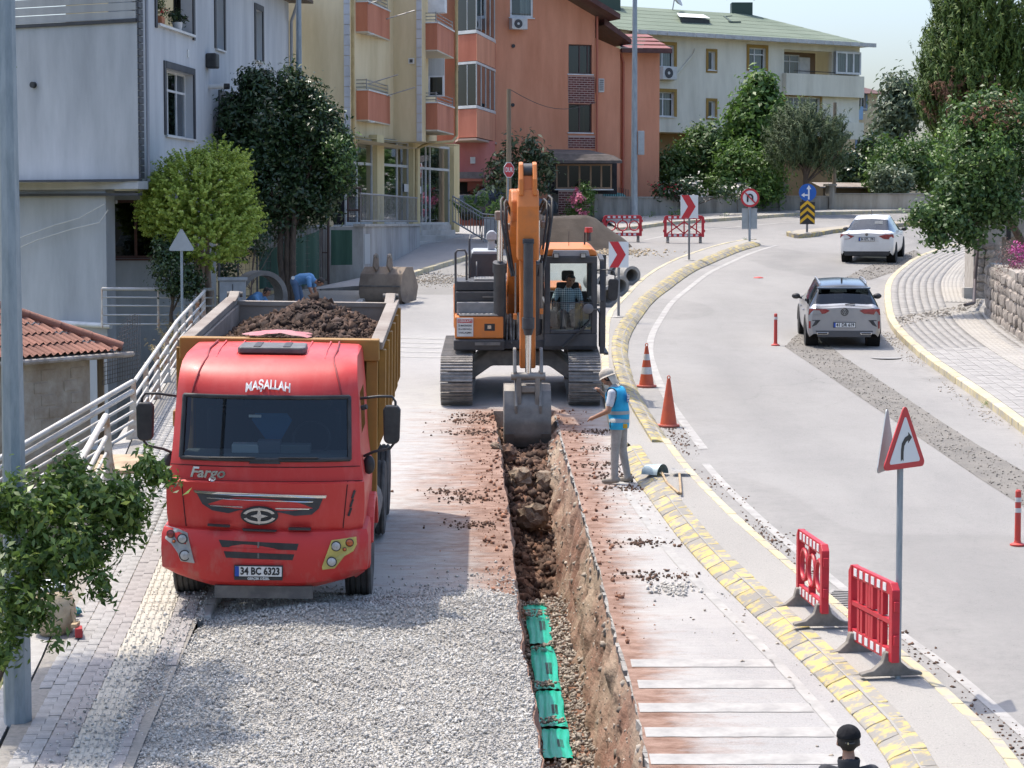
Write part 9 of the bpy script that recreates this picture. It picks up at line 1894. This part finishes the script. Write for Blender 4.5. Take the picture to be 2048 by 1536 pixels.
tree('bushy_tree', 'lighter green bush between the dark tree and the pine', gp(D(1480,390, ty).x, ty - .8), [lobe(1470,340,50,55, ty - .8,1.5), lobe(1530,350,45,50, ty - .8,1.3), lobe(1440,375,40,28, ty - 1,.8), lobe(1500,385,60,20, ty - 1,.8)], 8500,.22, L_WAL, tr=.09, clump=.34, seed=24, group='trees behind the garden wall')
tree('rose_bush', 'bush with white and red blooms above the garden wall', gp(D(1375,395,99.5).x, 99.3), [lobe(1375,378,35,18,99.3,1), lobe(1330,385,25,16,99.3,.6), lobe(1460,385,40,14,99.3,.6)], 2200,.16, L_DARK, tr=.05, clump=.25, seed=25, cat='shrub', parts=('stem', 'foliage'), extra=[([lobe(1380,376,35,18,99,1), lobe(1460,384,40,12,99,.7)], 160,.16, mat('white_bloom', (.62,.58,.52), rough=.8), dict(clump=.3, seed=2)),([lobe(1328,378,25,16,99,1)], 40,.16, mat('red_bloom', (.45,.03,.05), rough=.8), dict(clump=.3, seed=3))])
tree('poplar_tree', 'pale green tree rising behind the beige house', gp(D(1800,350,125).x, 125), [lobe(1795,225,34,55,125,2), lobe(1820,215,30,50,125,1.5), lobe(1790,180,22,28,125,.8), lobe(1815,180,18,22,125,.5), lobe(1770,260,25,40,125,.7)], 5200,.34, L_GREY, tr=.15, clump=.5, seed=26, group='trees behind the garden wall')
tree('bushy_tree', 'dark rounded bush left of the far trees by the lean-to', gp(D(1745,360,112).x, 112), [lobe(1740,330,38,50,112,1.5), lobe(1700,345,25,40,111,.8)], 4200,.28, L_DARK, tr=.1, clump=.4, seed=27, group='trees behind the garden wall')
tree('bushy_tree', 'broad green bush behind the pale end of the garden wall', gp(D(1810,360,108).x, 108), [lobe(1800,320,60,45,108,2), lobe(1850,330,50,50,108,1.5), lobe(1770,355,40,30,107,1)], 7000,.26, L_MID, tr=.1, clump=.4, seed=28, group='trees behind the garden wall')
tree('shrub', 'grey leaved shrub in the garden beyond the white car', gp(D(1785,375,105).x, 105), [lobe(1790,362,40,28,105,1)], 2400,.22, L_GREY, tr=.06, clump=.3, seed=29, cat='shrub', parts=('stem', 'foliage'))
tree('bushy_tree', 'far green tree filling the gap behind the conifer', gp(D(1900,360,112).x, 112), [lobe(1900,330,60,70,112,1), lobe(1960,330,60,80,112,1)], 5000,.3, L_MID, tr=.1, clump=.45, seed=30, group='trees behind the garden wall')
tree('loquat_tree', 'sparse loquat tree with upright branches before the orange house', gp(D(1035,430,92).x, 92), [lobe(1010,365,38,30,92,1.5), lobe(1060,360,40,35,92,1.3), lobe(1000,330,25,22,92,.6), lobe(1065,305,12,28,92,.5), lobe(1010,285,28,14,92,.4), lobe(1090,330,14,30,92,.4), lobe(1045,320,20,20,92,.4)], 2600,.26, leafmat('loquat_leaf', (.03,.055,.022),(.08,.115,.055),(.2,.23,.16), rough=.4, trans=.2), tr=.06, trunks=2, clump=.28, seed=31, asp=2.8)
tree('oleander', 'oleander with pink flowers beside the garden gate', gp(D(1165,430,94).x, 94), [lobe(1165,400,24,30,94,1), lobe(1155,425,25,15,94,.6), lobe(1172,382,12,14,94,.3)], 1500,.18, L_WAL, tr=.03, clump=.2, seed=32, asp=4, cat='shrub', parts=('stem', 'foliage'), extra=[([lobe(1160,395,20,22,93.6,1), lobe(1165,428,8,6,93.4,.3)], 220,.12, mat('pink_bloom', (.55,.16,.24), rough=.8), dict(clump=.16, seed=5, asp=1.2))])
tree('garden_plant', 'spiky green plant behind the stair handrail', gp(D(975,440,84).x - .2,84), [lobe(970,420,22,22,84,1), lobe(930,410,18,18,84,.6)], 900,.22, L_WAL, tr=.02, clump=.2, seed=33, asp=5, cat='plant', parts=('stem', 'foliage'), spray=1.0)
cy = 70
tree('conifer_tree', 'big columnar conifer with brown dead patches on the right', gp(D(1960,470, cy).x, cy), [lobe(1950,60,60,120, cy, 3), lobe(2010,40,70,140, cy, 3), lobe(1900,140,45,100, cy, 2), lobe(1885,210,40,70, cy, 1.5), lobe(1960,180,90,100, cy, 3), lobe(2040,150,60,120, cy, 2), lobe(1900,20,22,60, cy, .8)], 70000,.20, L_CON, tr=.22, clump=.24, seed=41, spray=1.6, asp=4, up=.1, shell=.72, extra=[([lobe(1905,235,38,30, cy - .7,1), lobe(1960,215,40,30, cy - .8,.8), lobe(1900,190,24,24, cy - .8,.6)], 3600,.18, L_BRN, dict(clump=.22, seed=42, spray=1.2, asp=5))])
ry = 58
tree('plum_tree', 'broadleaf tree overhanging the pavement from the stone wall', gp(D(2010,470, ry + 2).x + .6, ry + 2,1.5), [lobe(1960,330,70,70, ry, 2.2), lobe(2020,300,60,100, ry + .5,2.5), lobe(1920,390,55,40, ry - .4,1.5), lobe(1990,400,70,45, ry, 1.8), lobe(1900,440,42,22, ry - .8,.8), lobe(1850,428,28,16, ry - 1,.4), lobe(1875,470,24,12, ry - 1,.25), lobe(1930,250,40,50, ry + .6,.9), lobe(1990,230,50,50, ry + .8,1.2), lobe(1935,470,28,16, ry - .6,.35)], 20000,.135, L_MID, tr=.11, clump=.26, seed=43, asp=1.7, drop=.3, extra=[([lobe(1985,230,50,40, ry, 1), lobe(1940,260,30,40, ry, .5)], 500,.12, L_BRN, dict(clump=.2, seed=44)),([lobe(1950,320,80,80, ry - .3,1)], 1800,.12, L_WAL, dict(clump=.2, seed=45))])
tree('trailing_flowers', 'purple ice plant trailing over the rubble wall', gp(D(2030,560,55).x, 55,1.2), [lobe(2020,520,28,38,55.2,1), lobe(2045,555,30,38,54,1), lobe(2010,560,14,24,55,.3)], 4200,.055, leafmat('dry_trailing_stem', (.10,.055,.06),(.20,.12,.10), trans=.1), cat='plant', parts=(None, 'foliage'), clump=.12, seed=46, asp=3, extra=[([lobe(2040,510,20,26,54.6,1)], 700,.05, mat('magenta_bloom', (.42,.07,.24), rough=.8), dict(clump=.1, seed=47, asp=1.2))])
e = empty('pot_plant', POT1, label='red flowering plant in a terracotta trough on the sill', cat='pot plant'); q = MB(); q.prism([(-.22,0),(.22,0),(.27,.22),(-.27,.22)], 'x', -.10,.10); q.build('trough', mat('terracotta', (.42,.17,.08), rough=.9), e, rot=(0,0, R(0))); V, F = leaf_cloud([((0,0,.38),(.14,.26,.16),1),((0,.05,.55),(.1,.15,.12),.5)], 420,.07, clump=.08, seed=51); V2, F2 = leaf_cloud([((0,0,.42),(.15,.26,.12),1)], 60,.05, clump=.06, seed=52); stuff_mesh('foliage', np.concatenate([V, V2]), np.concatenate([F, F2 + len(V)]), [L_MID, MATS['red_bloom']], e, np.r_[np.zeros(len(F), int), np.ones(len(F2), int)])
e = empty('pot_plant', POT2, label='dark leafy plant in a white pot on the sill', cat='pot plant'); q = MB(); q.lathe([(.10,0),(.14,.24),(.12,.24)], 16); q.build('pot', M_PVC, e, smooth=40); V, F = leaf_cloud([((0,0,.36),(.2,.3,.14),1)], 300,.10, clump=.08, seed=53); stuff_mesh('foliage', V, F, L_DARK, e)
def weed(u, v, r_, lab, n_=120, h=0.0):
 p = G(u, v, h); tree('weed', lab, p, [((p.x, p.y, p.z + r_ * .5),(r_, r_, r_ * .6),1)], n_, r_ * .35, L_WAL, cat='weed', parts=(None, 'foliage'), clump=r_ * .4, seed=int(u), asp=4)
for u, v, r_, lab in ((1345,440,.5, 'green weed clump at the foot of the garden wall'),(1300,440,.3, 'small weed near the light pole foot'),(1487,482,.12, 'tuft beside the no u-turn sign'),(1975,815,.10, 'tuft of grass in the joints of the right pavement'),(1720,1195,.12, 'thin weed growing by the drain grate'),(1450,438,.25, 'low weeds halfway along the garden wall')): weed(u, v, r_, lab, 90)
V, F = leaf_cloud([((-7.3 - .1 * k, 47 + 1.0 * k, gz(0,47 + k) + .05),(.25,.5,.14),1) for k in range(8)], 1500,.14, clump=.15, seed=61, spray=1.5, asp=8); tag(stuff_mesh('dry_grass', V, F, leafmat('straw', (.25,.20,.08),(.40,.31,.13), trans=.2)), 'dry grass along the foot of the pavement railing', 'grass', kind='stuff')
V, F = leaf_cloud([((-7.5 - .3 * k, 36 + 1.6 * k, gz(0,36 + 1.6 * k) - 2.4),(.8,1.0,.5),1) for k in range(7)] + [((-6.2,30,-.2),(.8,2,.6),1),((-5.6,24,-.8),(.7,2,.6),1)], 5000,.16, clump=.3, seed=62, spray=1, asp=5); tag(stuff_mesh('undergrowth', V, F, L_MID), 'rough undergrowth on the lower ground behind the railing', 'undergrowth', kind='stuff')
